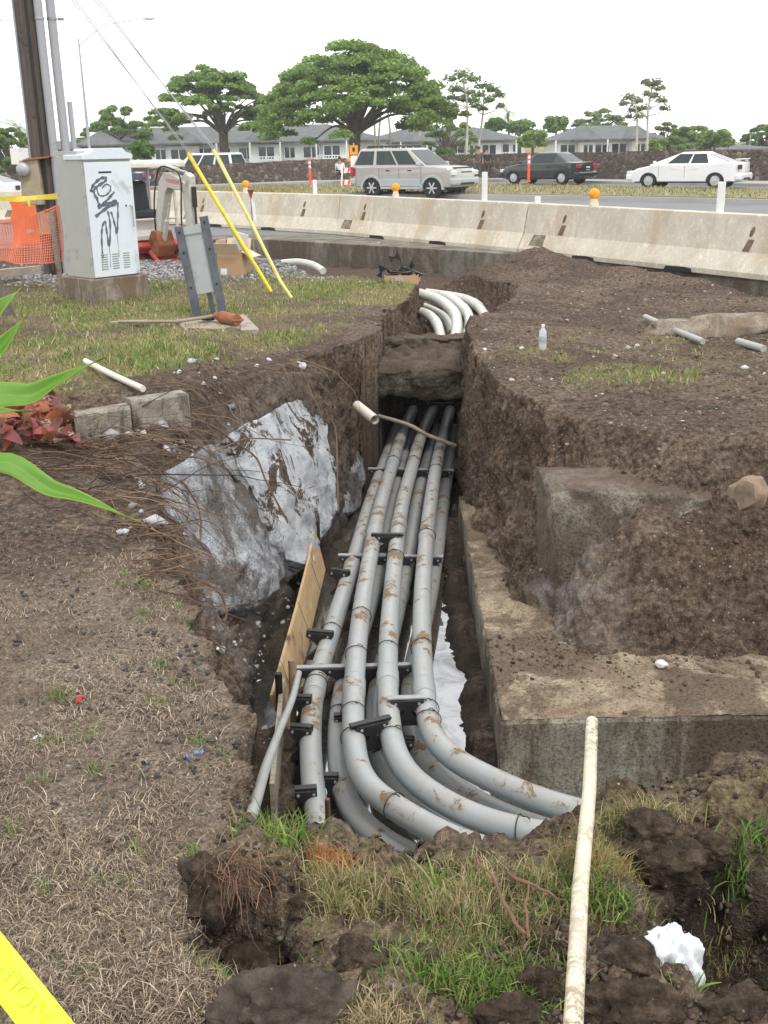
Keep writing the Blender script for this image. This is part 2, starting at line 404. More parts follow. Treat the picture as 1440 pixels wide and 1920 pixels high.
def lime_mat():
    m, t, b = nodes('lime_concrete'); v = coords(t)
    n = noise(t, v, 3.2, 9, .75, .5); c = ramp(t, n, [(.36, (.34, .345, .365)), (.43, (.47, .495, .53)), (.52, (.61, .635, .665)), (.64, (.71, .725, .735))])
    n2 = noise(t, v, 38, 6, .8); n3 = noise(t, scalevec(t, v, (1, 1, .3)), 14, 6, .75)
    c = mix(t, ramp(t, n2, [(.36, (.7, .7, .7)), (.43, (0, 0, 0))]), c, (.20, .20, .21))
    c = mix(t, ramp(t, n3, [(.57, (0, 0, 0)), (.65, (.45, .45, .45))]), c, (.30, .30, .31))
    mud = ramp(t, noise(t, v, 2.6, 9, .78, .9), [(.515, (0, 0, 0)), (.545, (1, 1, 1))])
    c = mix(t, mud, c, ramp(t, noise(t, v, 40, 5, .7), [(.4, (.05, .036, .026)), (.6, (.15, .11, .08))]))
    t.links.new(c, b.inputs['Base Color']); b.inputs['Roughness'].default_value = .95; b.inputs['Specular IOR Level'].default_value = .2
    h = math_(t, 'ADD', math_(t, 'MULTIPLY', n, .8), math_(t, 'ADD', math_(t, 'MULTIPLY', n3, .4), math_(t, 'MULTIPLY', n2, .35))); bump(t, b, h, 1.0, .06)
lime_mat()
concrete('lime_dirty', (.28, .29, .31), (.53, .555, .59), (.095, .070, .052), .54, 3.4, False, .04)
simple('rubble', (.42, .43, .44), .95, 0, .35, 14, .6, 50, (.10, .075, .055), .35)
simple('rubble_pale', (.62, .62, .61), .9, 0, .15, 14, .5, 50, (.2, .17, .13), .2)
simple('rock_brown', (.26, .19, .13), .9, 0, .3, 9, .8, 40, (.12, .085, .06), .4)
simple('rock_grey', (.14, .13, .12), .9, 0, .35, 12, .8, 40)
# ---- conduit: grey pvc, chalky, with dried mud splashes
def conduit(name, col, amt):
    m, t, b = nodes(name); v = coords(t)
    c = ramp(t, noise(t, v, 3.5, 6, .6), [(.3, tuple(q*.88 for q in col)), (.7, tuple(min(1, q*1.08) for q in col))])
    g = t.nodes.new('ShaderNodeNewGeometry'); sg = t.nodes.new('ShaderNodeSeparateXYZ'); t.links.new(g.outputs['Normal'], sg.inputs[0])
    up = ramp(t, sg.outputs[2], [(.25, (0, 0, 0)), (.75, (1, 1, 1))])
    n = noise(t, v, 7.5, 9, .74, .35); n2 = noise(t, v, 2.1, 3, .5)
    k = math_(t, 'ADD', math_(t, 'MULTIPLY', n, .8), math_(t, 'MULTIPLY', n2, .35))
    mud = ramp(t, k, [(.66-amt, (0, 0, 0)), (.685-amt, (1, 1, 1))])
    mud = math_(t, 'MULTIPLY', mud, up)
    dust = math_(t, 'MULTIPLY', ramp(t, k, [(.5-amt, (0, 0, 0)), (.68-amt, (.55, .55, .55))]), up)
    c = mix(t, dust, c, (.36, .31, .24))
    mc = ramp(t, noise(t, v, 60, 5, .7), [(.3, (.13, .085, .05)), (.7, (.29, .20, .125))])
    c = mix(t, mud, c, mc)
    t.links.new(c, b.inputs['Base Color'])
    t.links.new(mix(t, mud, mix(t, dust, (.34,)*3, (.6,)*3), (.95,)*3), b.inputs['Roughness'])
    bump(t, b, mud, .5, .004)
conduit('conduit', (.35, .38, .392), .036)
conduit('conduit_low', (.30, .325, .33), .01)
conduit('conduit_pale', (.60, .60, .54), -.05)
simple('coupling_line', (.05, .05, .05), .6)
simple('spacer_black', (.018, .018, .019), .42, 0, .2, 20, .2, 80, (.12, .09, .065), .12)
simple('spacer_grey', (.33, .335, .345), .45, 0, .2, 14, .2, 60, (.12, .10, .08), .18)
simple('wire', (.055, .05, .045), .55, .6, .3, 20)
simple('guy_wire', (.42, .43, .44), .45, .7, .2, 20)
# ---- timber
def wood(name, lo, hi, sc=3, stretch=(1, 14, 14), rough=.75, dirt=(.12, .08, .05), amt=.25):
    m, t, b = nodes(name); v = coords(t)
    g = noise(t, scalevec(t, v, stretch), sc, 7, .65, .8); c = ramp(t, g, [(.3, lo), (.7, hi)])
    f = ramp(t, noise(t, v, 5, 8, .7, .4), [(.64-amt*.3, (0, 0, 0)), (.7, (1, 1, 1))])
    c = mix(t, f, c, dirt); t.links.new(c, b.inputs['Base Color']); b.inputs['Roughness'].default_value = rough
    bump(t, b, g, .35, .004)
wood('plywood', (.40, .26, .125), (.58, .42, .24), 3, (10, 1.2, 1.2))
wood('form_board', (.24, .20, .15), (.40, .36, .30), 3, (2, 10, 10))
wood('stake_wood', (.20, .13, .08), (.36, .25, .16), 4, (14, 14, 2))
wood('pole_wood', (.055, .045, .038), (.13, .105, .085), 3, (10, 10, .6), .85, (.03, .025, .02), .3)
wood('weathered', (.20, .165, .13), (.36, .31, .25), 3, (3, 9, 9))
wood('root_wood', (.10, .055, .032), (.22, .13, .075), 5, (3, 3, 3), .85)
simple('rebar', (.16, .085, .05), .75, .4, .4, 30, .5, 90)
simple('black_steel', (.03, .03, .03), .5, .5, .3, 20)
# ---- pvc pipes
def pvc(name, col, dirtcol, thr, sc=28):
    m, t, b = nodes(name); v = coords(t)
    n = noise(t, v, sc, 8, .78, .3); f = ramp(t, n, [(thr, (0, 0, 0)), (thr+.05, (1, 1, 1))])
    big = ramp(t, noise(t, v, 3.1, 4, .6), [(.38, (.15, .15, .15)), (.62, (1, 1, 1))])
    c = mix(t, math_(t, 'MULTIPLY', f, big), ramp(t, noise(t, v, 6, 5), [(.3, tuple(q*.85 for q in col)), (.7, col)]), dirtcol)
    t.links.new(c, b.inputs['Base Color']); b.inputs['Roughness'].default_value = .5
pvc('pvc_mottled', (.72, .66, .51), (.26, .18, .105), .475, 46)
pvc('pvc_white', (.70, .66, .55), (.30, .22, .15), .60)
pvc('pvc_grey', (.38, .39, .37), (.22, .17, .12), .60)
# ---- water: dark, muddy, still
def water():
    m, t, b = nodes('water'); v = coords(t)
    c = ramp(t, noise(t, v, 1.6, 4), [(.35, (.030, .026, .018)), (.65, (.085, .066, .042))])
    t.links.new(c, b.inputs['Base Color']); b.inputs['Roughness'].default_value = .3
    gl = t.nodes.new('ShaderNodeBsdfGlossy'); gl.inputs['Roughness'].default_value = .015; gl.inputs['Color'].default_value = (.95, .97, 1, 1)
    ms = t.nodes.new('ShaderNodeMixShader'); t.links.new(ramp(t, noise(t, v, 4.5, 7, .7, .5), [(.36, (.16,)*3), (.5, (.33,)*3), (.6, (.40,)*3)]), ms.inputs[0])
    bp = t.nodes.new('ShaderNodeBump'); bp.inputs['Strength'].default_value = .012; bp.inputs['Distance'].default_value = .01
    t.links.new(noise(t, v, 7, 3), bp.inputs['Height']); t.links.new(bp.outputs[0], gl.inputs['Normal'])
    o = t.nodes['Material Output']; t.links.new(b.outputs[0], ms.inputs[1]); t.links.new(gl.outputs[0], ms.inputs[2]); t.links.new(ms.outputs[0], o.inputs[0])
water()
# ---- plants
tinted('blades', .65, .25); tinted('straw_mix', .85, .1); tinted('leaf_mass', .6, .42); tinted('pebble_mix', .9, 0, .2)
tinted('roots_mix', .85)
def strap():
    m, t, b = nodes('strap_leaf'); v = attr(t, 'tint'); s = t.nodes.new('ShaderNodeSeparateColor'); t.links.new(v, s.inputs[0])
    vein = noise(t, scalevec(t, v, (90, 1.5, 1)), 1.0, 3, .5)
    c = ramp(t, vein, [(.3, (.14, .33, .035)), (.7, (.22, .46, .06))])
    edge = ramp(t, s.outputs[0], [(.0, (.85, .85, .85)), (.07, (0, 0, 0)), (.93, (0, 0, 0)), (1, (.85, .85, .85))])
    c = mix(t, edge, c, (.46, .52, .09))
    mid = ramp(t, s.outputs[0], [(.455, (0, 0, 0)), (.5, (.6, .6, .6)), (.545, (0, 0, 0))]); c = mix(t, mid, c, (.34, .50, .12))
    tip = ramp(t, s.outputs[1], [(.9, (0, 0, 0)), (1, (.8, .8, .8))]); c = mix(t, tip, c, (.5, .46, .08))
    t.links.new(c, b.inputs['Base Color']); b.inputs['Roughness'].default_value = .38
    tr = t.nodes.new('ShaderNodeBsdfTranslucent'); t.links.new(mix(t, 1.0, c, (1.2, 1.1, .8), 'MULTIPLY'), tr.inputs[0]); ms = t.nodes.new('ShaderNodeMixShader'); ms.inputs[0].default_value = .4
    o = t.nodes['Material Output']; t.links.new(b.outputs[0], ms.inputs[1]); t.links.new(tr.outputs[0], ms.inputs[2]); t.links.new(ms.outputs[0], o.inputs[0])
    bump(t, b, vein, .3, .002)
strap()
tinted('red_leaf', .5, .2)
simple('bark', (.12, .10, .08), .95, 0, .4, 5, .8, 12); simple('bark_pale', (.50, .47, .40), .9, 0, .25, 3, .5, 10)
# ---- man-made
simple('asphalt', (.17, .172, .178), .85, 0, .12, .6, .3, 40); simple('sidewalk', (.36, .35, .33), .9, 0, .1, 1, .2, 30)
simple('road_line', (.62, .62, .6), .7)
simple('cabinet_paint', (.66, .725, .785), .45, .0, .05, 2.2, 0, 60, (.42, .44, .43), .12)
simple('cabinet_shaded', (.41, .42, .385), .5, .0, .06, 2.2, 0, 60, (.30, .28, .24), .12)  # darker copy of the cabinet colour, side's shade put into the paint
simple('graffiti', (.10, .125, .16), .5, 0, .5, 30)
simple('chrome', (.6, .6, .6), .2, 1.0, .1)
simple('dark_slot', (.02, .02, .022), .8)
simple('galv', (.40, .415, .43), .5, .35, .2, 4, .1, 40, (.2, .2, .2), .2)
simple('channel_steel', (.12, .135, .16), .5, .35, .3, 6, .2, 40, (.20, .18, .16), .2)
simple('sign_back', (.40, .44, .445), .45, .1, .08, 5, 0, 30, (.25, .26, .25), .2)
simple('riser_grey', (.36, .37, .40), .5, .0, .1, 1.2, 0, 30, (.25, .24, .22), .2)
simple('meter_box', (.40, .34, .24), .65, .2, .2, 4, .2, 30, (.22, .11, .05), .35)
simple('yellow_guard', (.86, .66, .025), .45, 0, .07, 5, 0, 30, (.50, .36, .04), .14)
simple('yellow_guard_faded', (.80, .72, .24), .5, 0, .08, 5, 0, 30, (.55, .48, .2), .2)
simple('tape', (.80, .86, .03), .35, 0, .06, 3); simple('tape_print', (.46, .52, .035), .5, 0, .2, 20)
simple('tape_far', (.85, .68, .08), .4)
simple('safety_orange', (.82, .16, .045), .55, 0, .1, 4, 0, 30, (.55, .2, .12), .2); simple('net_orange', (.80, .20, .10), .6, 0, .15, 3)
simple('delineator_orange', (.90, .10, .025), .45); simple('white_plastic', (.80, .80, .78), .5, 0, .05, 5, 0, 30, (.55, .53, .48), .15)
simple('amber', (.90, .34, .012), .25, 0, .2, 30); simple('lamp_base', (.60, .55, .40), .6, 0, .1, 8)
simple('cardboard', (.46, .30, .175), .85, 0, .08, 6); simple('cardboard_in', (.62, .49, .35), .85, 0, .08, 6); simple('paper_white', (.80, .81, .82), .8)
simple('black_rubber', (.022, .022, .022), .8, 0, .2, 20); simple('red_paint', (.42, .045, .035), .5, 0, .15, 4, 0, 30, (.20, .10, .07), .3)
simple('machine_white', (.56, .55, .49), .45, 0, .08, 3, 0, 30, (.36, .32, .25), .25); simple('seat_black', (.025, .027, .035), .55)
simple('rust', (.28, .11, .055), .85, .2, .35, 8, .4, 40); simple('machine_red_text', (.75, .12, .12), .5)
simple('glass_dark', (.035, .045, .048), .06, 0, .1, 2, spec=.8); simple('glass_car', (.03, .042, .042), .08, 0, .3, 2, spec=.35)
simple('car_silver', (.43, .41, .37), .32, .45, .03, 2, coat=.6); simple('car_cladding', (.42, .46, .47), .45, .2, .05, 3)
simple('car_black', (.013, .021, .02), .22, .1, .05, 2, coat=.8); simple('car_white', (.80, .80, .79), .3, 0, .02, 2, coat=.6); simple('car_blue', (.035, .06, .14), .3, .1, .05, 2, coat=.6)
simple('tyre', (.020, .020, .020), .85); simple('rim', (.62, .63, .65), .3, .7, .1); simple('red_lens', (.45, .015, .018), .2); simple('dark_lens', (.05, .02, .025), .2)
simple('headlamp', (.75, .77, .78), .12, .2, .1); simple('black_trim', (.02, .02, .021), .5); simple('plate', (.55, .62, .62), .5)
simple('roof_shingle', (.125, .135, .135), .9, 0, .22, 1.5, .5, 8); simple('house_wall', (.78, .80, .82), .8, 0, .04, 1); simple('house_wall_warm', (.78, .77, .75), .8, 0, .04, 1)
simple('house_trim', (.82, .84, .85), .7); simple('house_blue', (.32, .40, .52), .8, 0, .05, 1)
simple('skin', (.34, .19, .12), .6); simple('cloth_white', (.72, .75, .80), .9); simple('cloth_dark', (.03, .035, .055), .9); simple('cloth_brown', (.10, .085, .07), .9); simple('hair_dark', (.015, .012, .01), .7)
simple('bag', (.80, .83, .87), .35, 0, .05, 6); simple('label_blue', (.12, .25, .55), .5)
def wall_stone():
    m, t, b = nodes('lava_stone'); v = coords(t)
    cc = voro(t, v, 4.6, 'F1', 'Color'); s = t.nodes.new('ShaderNodeSeparateColor'); t.links.new(cc, s.inputs[0])
    c = ramp(t, s.outputs[0], [(0, (.075, .056, .045)), (.6, (.12, .09, .07)), (.9, (.17, .135, .10)), (1, (.25, .21, .16))])
    e = voro(t, v, 4.6, 'DISTANCE_TO_EDGE'); f = ramp(t, e, [(.02, (1, 1, 1)), (.07, (0, 0, 0))])
    c = mix(t, f, c, (.07, .054, .044)); t.links.new(c, b.inputs['Base Color']); b.inputs['Roughness'].default_value = .95
    bump(t, b, e, 1.0, .12)
wall_stone()
def bottle_mat():
    m, t, b = nodes('bottle_plastic'); b.inputs['Base Color'].default_value = (.85, .88, .9, 1); b.inputs['Roughness'].default_value = .12
    b.inputs['Transmission Weight'].default_value = .55; b.inputs['IOR'].default_value = 1.2
bottle_mat()
MAT['bag'].node_tree.nodes['Principled BSDF'].inputs['Subsurface Weight'].default_value = 0.0
# ---------------------------------------------------------------- terrain
RIM = [(-.42, 2.52), (-.43, 3.0), (-.64, 3.45), (-.95, 4.27), (-1.26, 5.3), (-1.50, 6.2), (-1.36, 7.1), (-1.12, 7.9), (-.66, 8.8), (-.32, 9.4), (-.06, 10.1), (.02, 11.6),
       (1.0, 11.6), (.86, 10.2), (.76, 8.9), (.88, 7.8), (1.22, 6.75), (1.75, 6.32), (7.5, 6.2), (7.5, 2.75), (1.35, 2.72), (.62, 2.62), (.32, 2.42), (-.02, 2.36), (-.25, 2.46)]
TOE = [(-.37, 3.0), (-.50, 3.6), (-.70, 4.6), (-.80, 5.6), (-.74, 6.5), (-.56, 7.5), (-.36, 8.6), (-.14, 10.0), (-.05, 11.5),
       (.86, 11.5), (.72, 10.0), (.63, 8.5), (.62, 7.0), (.62, 5.0), (7.3, 4.95), (7.3, 3.15), (.6, 3.0), (-.2, 2.95)]
HOLE2 = [(.02, 11.0), (.22, 11.9), (.40, 13.2), (.55, 14.7), (1.25, 14.8), (1.7, 13.9), (1.6, 12.8), (1.2, 11.5), (.9, 10.9)]
HOLE2T = [(.15, 11.1), (.40, 12.0), (.62, 13.0), (.75, 13.6), (1.1, 13.7), (1.35, 13.2), (1.35, 12.6), (1.0, 11.7), (.85, 11.0)]
KERB = [(-70, 23), (-30, 22), (-12, 21.5), (-5, 23.2), (-2.8, 23.4), (-1.3, 22.3), (2.57, 18.6), (5.2, 14.5), (9, 6), (14, -6), (22, -30)]
DITCH = [(-9, 22), (-6.2, 18.6), (-3.6, 18.0), (-1.6, 16.4), (-.3, 14.8), (.45, 14.2), (1.3, 15.4), (2.4, 16.0), (4.4, 13.6), (6.0, 11.0), (10, 4.5), (16, -6), (15, -6.5), (9.0, 6.6), (5.6, 15), (3, 19.5), (-1, 23.6), (-3, 24.6), (-6, 24.4)]
def ditch_d(x, y): return sdf(DITCH, x, y)
def HB(x, y):
    """height of the ground before crumbling"""
    wx = x + .07*fbm(x*2.2, y*2.2, None, 3, 11, .4)
    wy = y + .07*fbm(x*2.2, y*2.2, None, 3, 21, .4)
    near = sstep(45, 25, np.hypot(x, y))
    h = (.05*fbm(x*.5, y*.5, None, 2, 31) + .035*fbm(x*2.3, y*2.3, None, 3, 33))*near
    # trench
    a = np.maximum(-sdf(RIM, wx, wy), 0); b = np.maximum(sdf(TOE, wx, wy), 0)
    t = np.where(a > 0, a/(a+b+1e-6), 0)
    leftbank = sstep(0.1, -.3, x)*sstep(3.4, 4.4, y)
    rb = sstep(.55, .75, x)*sstep(8.4, 7.2, y)*sstep(4.0, 5.0, y)
    g = (t**(0.75) * (1-leftbank) + (t**1.15)*leftbank)*(1-rb) + rb*t**1.25
    depth = 1.50*g
    # left bank: a ledge of soil below the rim with a hollow before the white concrete
    h = h - depth
    h = h + .17*sstep(.34, .52, x)*sstep(.8, .6, x)*sstep(4.6, 5.0, y)*sstep(9, 8.4, y)*sstep(.55, .95, t)*(1+.35*fbm(x*3.5, y*3.5, None, 2, 37))
    h = h + .16*sstep(-.36, -.50, x)*sstep(5.5, 5.1, y)*sstep(.55, .95, t)*(1+.4*fbm(x*9, y*9, None, 3, 39))
    # second hole past the old duct
    a2 = np.maximum(-sdf(HOLE2, wx, wy), 0); b2 = np.maximum(sdf(HOLE2T, wx, wy), 0)
    t2 = np.where(a2 > 0, a2/(a2+b2+1e-6), 0); h = h - .80*t2**.7
    # excavation along the road edge
    dd = ditch_d(wx, wy); h = h - .52*sstep(.30, -.70, dd)
    # soil heaped along the kerb on the right
    for (mx_, my_, mr, mh, ang, st) in ((2.35, 15.9, .9, .30, -.95, 1.4), (3.7, 14.0, .9, .22, -.98, 1.6), (1.4, 15.8, .9, .22, -.5, 1.2), (4.8, 12.0, .8, .10, -1.1, 1.6), (3.2, 13.6, 1.2, .06, -.9, 1.5)):
        ca, sa = math.cos(ang), math.sin(ang); u = ((x-mx_)*ca+(y-my_)*sa)/(mr*st); v = (-(x-mx_)*sa+(y-my_)*ca)/mr
        q = u*u+v*v; h = h + mh*np.exp(-q*1.6)*(1+.25*fbm(x*1.7, y*1.7, None, 3, 41))
    # under and beyond the paved road the bed is lower
    kd = sdf(KERB+[(60, -30), (90, 90), (-90, 90)], x, y)
    h = np.where(kd < .05, np.minimum(h, -.62 - .3*sstep(0, -3, kd)), h)
    far = sstep(60, 68, y + .55*np.maximum(x-4, 0)); h = h*(1-far) + far*(-.25 - .02*np.clip(-4-x, 0, 30))
    # right terrace lies a little lower towards the back
    h = h - .06*sstep(.5, 3, x)*sstep(7, 9, y)*near
    h = h - .14*sstep(11.5, 13.5, y+.9*(x-4))*sstep(2.8, 4.2, x)*near
    # foreground: torn sod and clods
    fg = sstep(2.75, 2.4, y)*sstep(-.55, -.25, x)
    h = h + fg*(.05*np.abs(fbm(x*3.1, y*3.1, None, 3, 51)) + .05*fbm(x*7, y*7, None, 3, 53) - .03*sstep(2.1, 2.4, y) + .035*np.abs(fbm(x*15, y*15, None, 3, 57, .6)))
    for (gx, gy, gr, gd) in ((.84, 2.08, .20, -.46), (1.08, 2.10, .20, -.40), (.74, 1.88, .11, -.14), (-.33, 2.02, .10, -.16), (-.25, 1.93, .07, -.10), (.16, 2.20, .15, .03), (.66, 2.50, .12, .05), (-.15, 2.36, .10, .03), (-.02, 1.80, .15, .05), (.98, 2.5, .14, .05), (-.30, 2.16, .09, .12), (.45, 1.78, .10, .06)):
        q = ((x-gx)**2+(y-gy)**2)/gr**2; h = h + gd*np.exp(-q*q*.8)
    # left heap by the sign stump
    q = ((x+4.3)/.7)**2+((y-10.6)/.9)**2; h = h + .16*np.exp(-q)
    h = h + .11*sstep(7.02, 7.2, y)*sstep(11.5, 9.0, y)*sstep(-1.15, -1.4, x)
    # gravel heap round the digger
    q = ((x+3.4)/1.6)**2+((y-16.2)/.9)**2; h = h + .04*np.exp(-q)*(1+.3*fbm(x*2, y*2, None, 3, 61))
    q = ((x+1.7)/.9)**2+((y-16.0)/.5)**2; h = h + .14*np.exp(-q)*(1+.3*fbm(x*2, y*2, None, 3, 61))
    return h
def slope_of(x, y, e=.03):
    gx = (HB(x+e, y)-HB(x-e, y))/(2*e); gy = (HB(x, y+e)-HB(x, y-e))/(2*e); return gx, gy
def rough_amp(x, y, s):
    near = sstep(40, 15, np.hypot(x, y))
    lawn = sstep(.0, -.3, x+.15*0)*sstep(7.0, 8.0, y)
    return (.010 + .095*np.clip(s, 0, 2.2)/2.2 + .014*(1-lawn))*near
_RX0, _RX1, _RY0, _RY1, _RS = -7.0, 7.6, 1.0, 19.5, .028
_gx = np.arange(_RX0, _RX1, _RS); _gy = np.arange(_RY0, _RY1, _RS); _GX, _GY = np.meshgrid(_gx, _gy); _hb = HB(_GX.ravel(), _GY.ravel()).reshape(_GX.shape); _sy, _sx = np.gradient(_hb, _RS, _RS); _ss = np.hypot(_sx, _sy)
_HR = _hb + rough_amp(_GX, _GY, _ss)*fbm(_GX*6, _GY*6, _hb*6, 6, 71, .66)/np.sqrt(1+_ss*_ss)
def _look(A_, x, y):
    fx = np.clip((np.asarray(x, float)-_RX0)/_RS, 0, _HR.shape[1]-1.001); fy = np.clip((np.asarray(y, float)-_RY0)/_RS, 0, _HR.shape[0]-1.001); ix = fx.astype(int); iy = fy.astype(int); u = fx-ix; v = fy-iy
    return (A_[iy, ix]*(1-u)+A_[iy, ix+1]*u)*(1-v)+(A_[iy+1, ix]*(1-u)+A_[iy+1, ix+1]*u)*v
def H(x, y): return _look(_HR, np.atleast_1d(x), np.atleast_1d(y))
def slope_at(x, y): return _look(_sx, x, y), _look(_sy, x, y)
def Hs(x, y): return float(H(x, y)[0])
def masks(x, y, h, s):
    n1 = fbm(x*1.1, y*1.1, None, 4, 81); n2 = fbm(x*4.5, y*4.5, None, 4, 83)
    rim = sdf(RIM, x, y)
    lawn = sstep(.25, .65, rim+.22*n1)*sstep(.3, -.1, x-.35*np.maximum(y-9, 0)*.35)*sstep(6.1, 7.1, y+.4*n1)*sstep(17.2, 15.2, y+.8*n1)
    lawn = lawn*(.15+.85*sstep(-.25, .2, n1+.6*n2))
    wild = sstep(24, 30, y)
    terr = sstep(.45, -.05, np.abs(y-8.8-.2*(x-1.6))/2.2-.35)*sstep(.9, 1.5, x)*sstep(3.4, 2.2, x)*sstep(-.05, .35, n1+.6*n2)*.65
    fg = sstep(2.75, 2.45, y)*sstep(-.5, -.2, x)*sstep(-.15, .25, n1+.7*n2)*.45
    grass = np.clip(lawn+terr+fg, 0, 1)*sstep(.9, .45, s); grass = np.maximum(grass, wild)
    grav = sstep(1.25, .85, np.hypot((x+3.0)/2.6, (y-16.5)/1.5)+.25*n1)*.95
    grav = np.maximum(grav, sstep(.36, .30, np.hypot((x-1.33)/.45, (y-2.62)/.2)+.1*n2)*.0)
    straw = sstep(-.32, -.5, x-.35*np.clip(y-3.0, 0, 3)*-.9+.05*n2)*sstep(4.6, 3.5, y+.5*n1)*(.45+.55*sstep(-.3, .3, n2))
    lime = sstep(.15, -.2, rim)*sstep(.2, -.1, x)*sstep(5.0, 5.6, y)*sstep(9.5, 8.8, y)*.22
    lime = np.maximum(lime, sstep(.7, 1.05, x)*sstep(1.45, 1.15, x)*sstep(6.35, 6.1, y)*sstep(5.6, 5.7, y)*.3)
    lime = np.maximum(lime, sstep(.8, .95, x)*sstep(1.5, 1.2, x)*sstep(5.3, 5.5, y)*sstep(6.3, 6.0, y)*.14)
    red = sstep(1.2, -.3, ditch_d(x, y)+.5*n1)*.8*sstep(2.75, 3.5, y)
    mud = sstep(-1.25, -1.42, h); mud = np.maximum(mud, sstep(-.06, -.2, h)*sstep(2.7, 2.5, y)*sstep(.3, .5, x)*.8)  # second term paints the dark of the near right hollow with mud colour
    return grass, grav, straw, lime, red, mud
def make_ground():
    def grow(a, step, g, lim):
        out = []; 
        while a < lim: a += step; step *= g; out.append(a)
        return out
    ys = list(np.arange(1.45, 2.75, .0095)); y = ys[-1]
    while y < 17: y += max(.0125, .0036*y); ys.append(y)
    ys = ys + grow(y, .07, 1.07, 2500)
    b = grow(-1.45, .05, 1.25, 300); ys = [-q for q in reversed(b)] + ys
    ya = np.array(ys)
    def lin(pts): p = sorted((q[1], q[0]) for q in pts); return np.interp(ya, [q[0] for q in p], [q[1] for q in p])
    L = lin(RIM[1:12]+[(.02, 13), (.6, 15)])-.10; l = lin(TOE[0:9]+[(.1, 12), (.55, 13), (.8, 15)])+.10
    r = lin([(.45, 2), (.5, 5)]+[(.62, 5.6), (.62, 7), (.63, 8.5), (.72, 10), (.86, 11.5), (1.0, 12), (1.4, 13), (1.6, 15)])-.10
    Rr = lin([(.95, 2), (1.02, 5.5)]+RIM[12:17]+[(1.3, 11.8), (1.9, 13), (2.2, 15)])+.10
    l = np.maximum(l, L+.2); r = np.maximum(r, l+.25); Rr = np.maximum(Rr, r+.3)
    # columns: outer left, near left, left wall, floor, right wall, near right, outer right
    nl, nw, nf, nr, nn = 150, 120, 48, 110, 150
    ol = grow(0, .02, 1.085, 1500); orr = ol
    rows = []
    for i in range(len(ys)):
        a0 = min(-3.4, L[i]-1.5); a1 = max(3.4, Rr[i]+1.5)
        rows.append(np.concatenate([a0-np.array(ol[::-1]), np.linspace(a0, L[i], nl, endpoint=False), np.linspace(L[i], l[i], nw, endpoint=False), np.linspace(l[i], r[i], nf, endpoint=False),
                    np.linspace(r[i], Rr[i], nr, endpoint=False), np.linspace(Rr[i], a1, nn), a1+np.array(orr)]))
    X = np.array(rows); Y = np.repeat(ya[:, None], X.shape[1], 1); ny, nx = X.shape; x, y = X.ravel(), Y.ravel()
    h = HB(x, y)
    e = .02; gx = (HB(x+e, y)-h)/e; gy = (HB(x, y+e)-h)/e; s = np.hypot(gx, gy); k = np.minimum(1, 6/(s+1e-6)); gx = gx*k; gy = gy*k; s = np.minimum(s, 6)
    a = rough_amp(x, y, s); n = fbm(x*6, y*6, h*6, 6, 71, .66); il = 1/np.sqrt(1+s*s)
    fade = sstep(60, 40, np.hypot(x, y))
    V = np.stack([x - gx*il*a*n*fade, y - gy*il*a*n*fade, h + il*a*n], 1)
    i = np.arange(ny*nx).reshape(ny, nx)
    F = np.stack([i[:-1, :-1], i[:-1, 1:], i[1:, 1:], i[1:, :-1]], -1).reshape(-1, 4)
    me = fast_mesh('ground', V, F, smooth=True)
    g, gv, st, li, re, mu = masks(x, y, h, s)
    one = np.ones_like(g)
    for nm, q in (('mask', (g, gv, st, one)), ('mask2', (li, re, mu, one))):
        at = me.attributes.new(nm, 'FLOAT_COLOR', 'POINT'); at.data.foreach_set('color', np.stack(q, 1).astype(np.float32).ravel())
    stuff('ground', me, 'ground', 'brown soil, lawn and dug trench of the whole site', 'ground', 'structure')
make_ground()
# still water lying in the bottom of the trench
def make_water():
    WZ = -1.425
    me = bpy.data.meshes.new('water'); me.from_pydata([(-1.1, 2.6, WZ), (.75, 2.6, WZ), (1.0, 12, WZ), (-.6, 12, WZ)], [], [(0, 1, 2, 3)])
    stuff('water', me, 'water', 'still muddy water in the trench bottom', 'water', 'structure')
make_water()
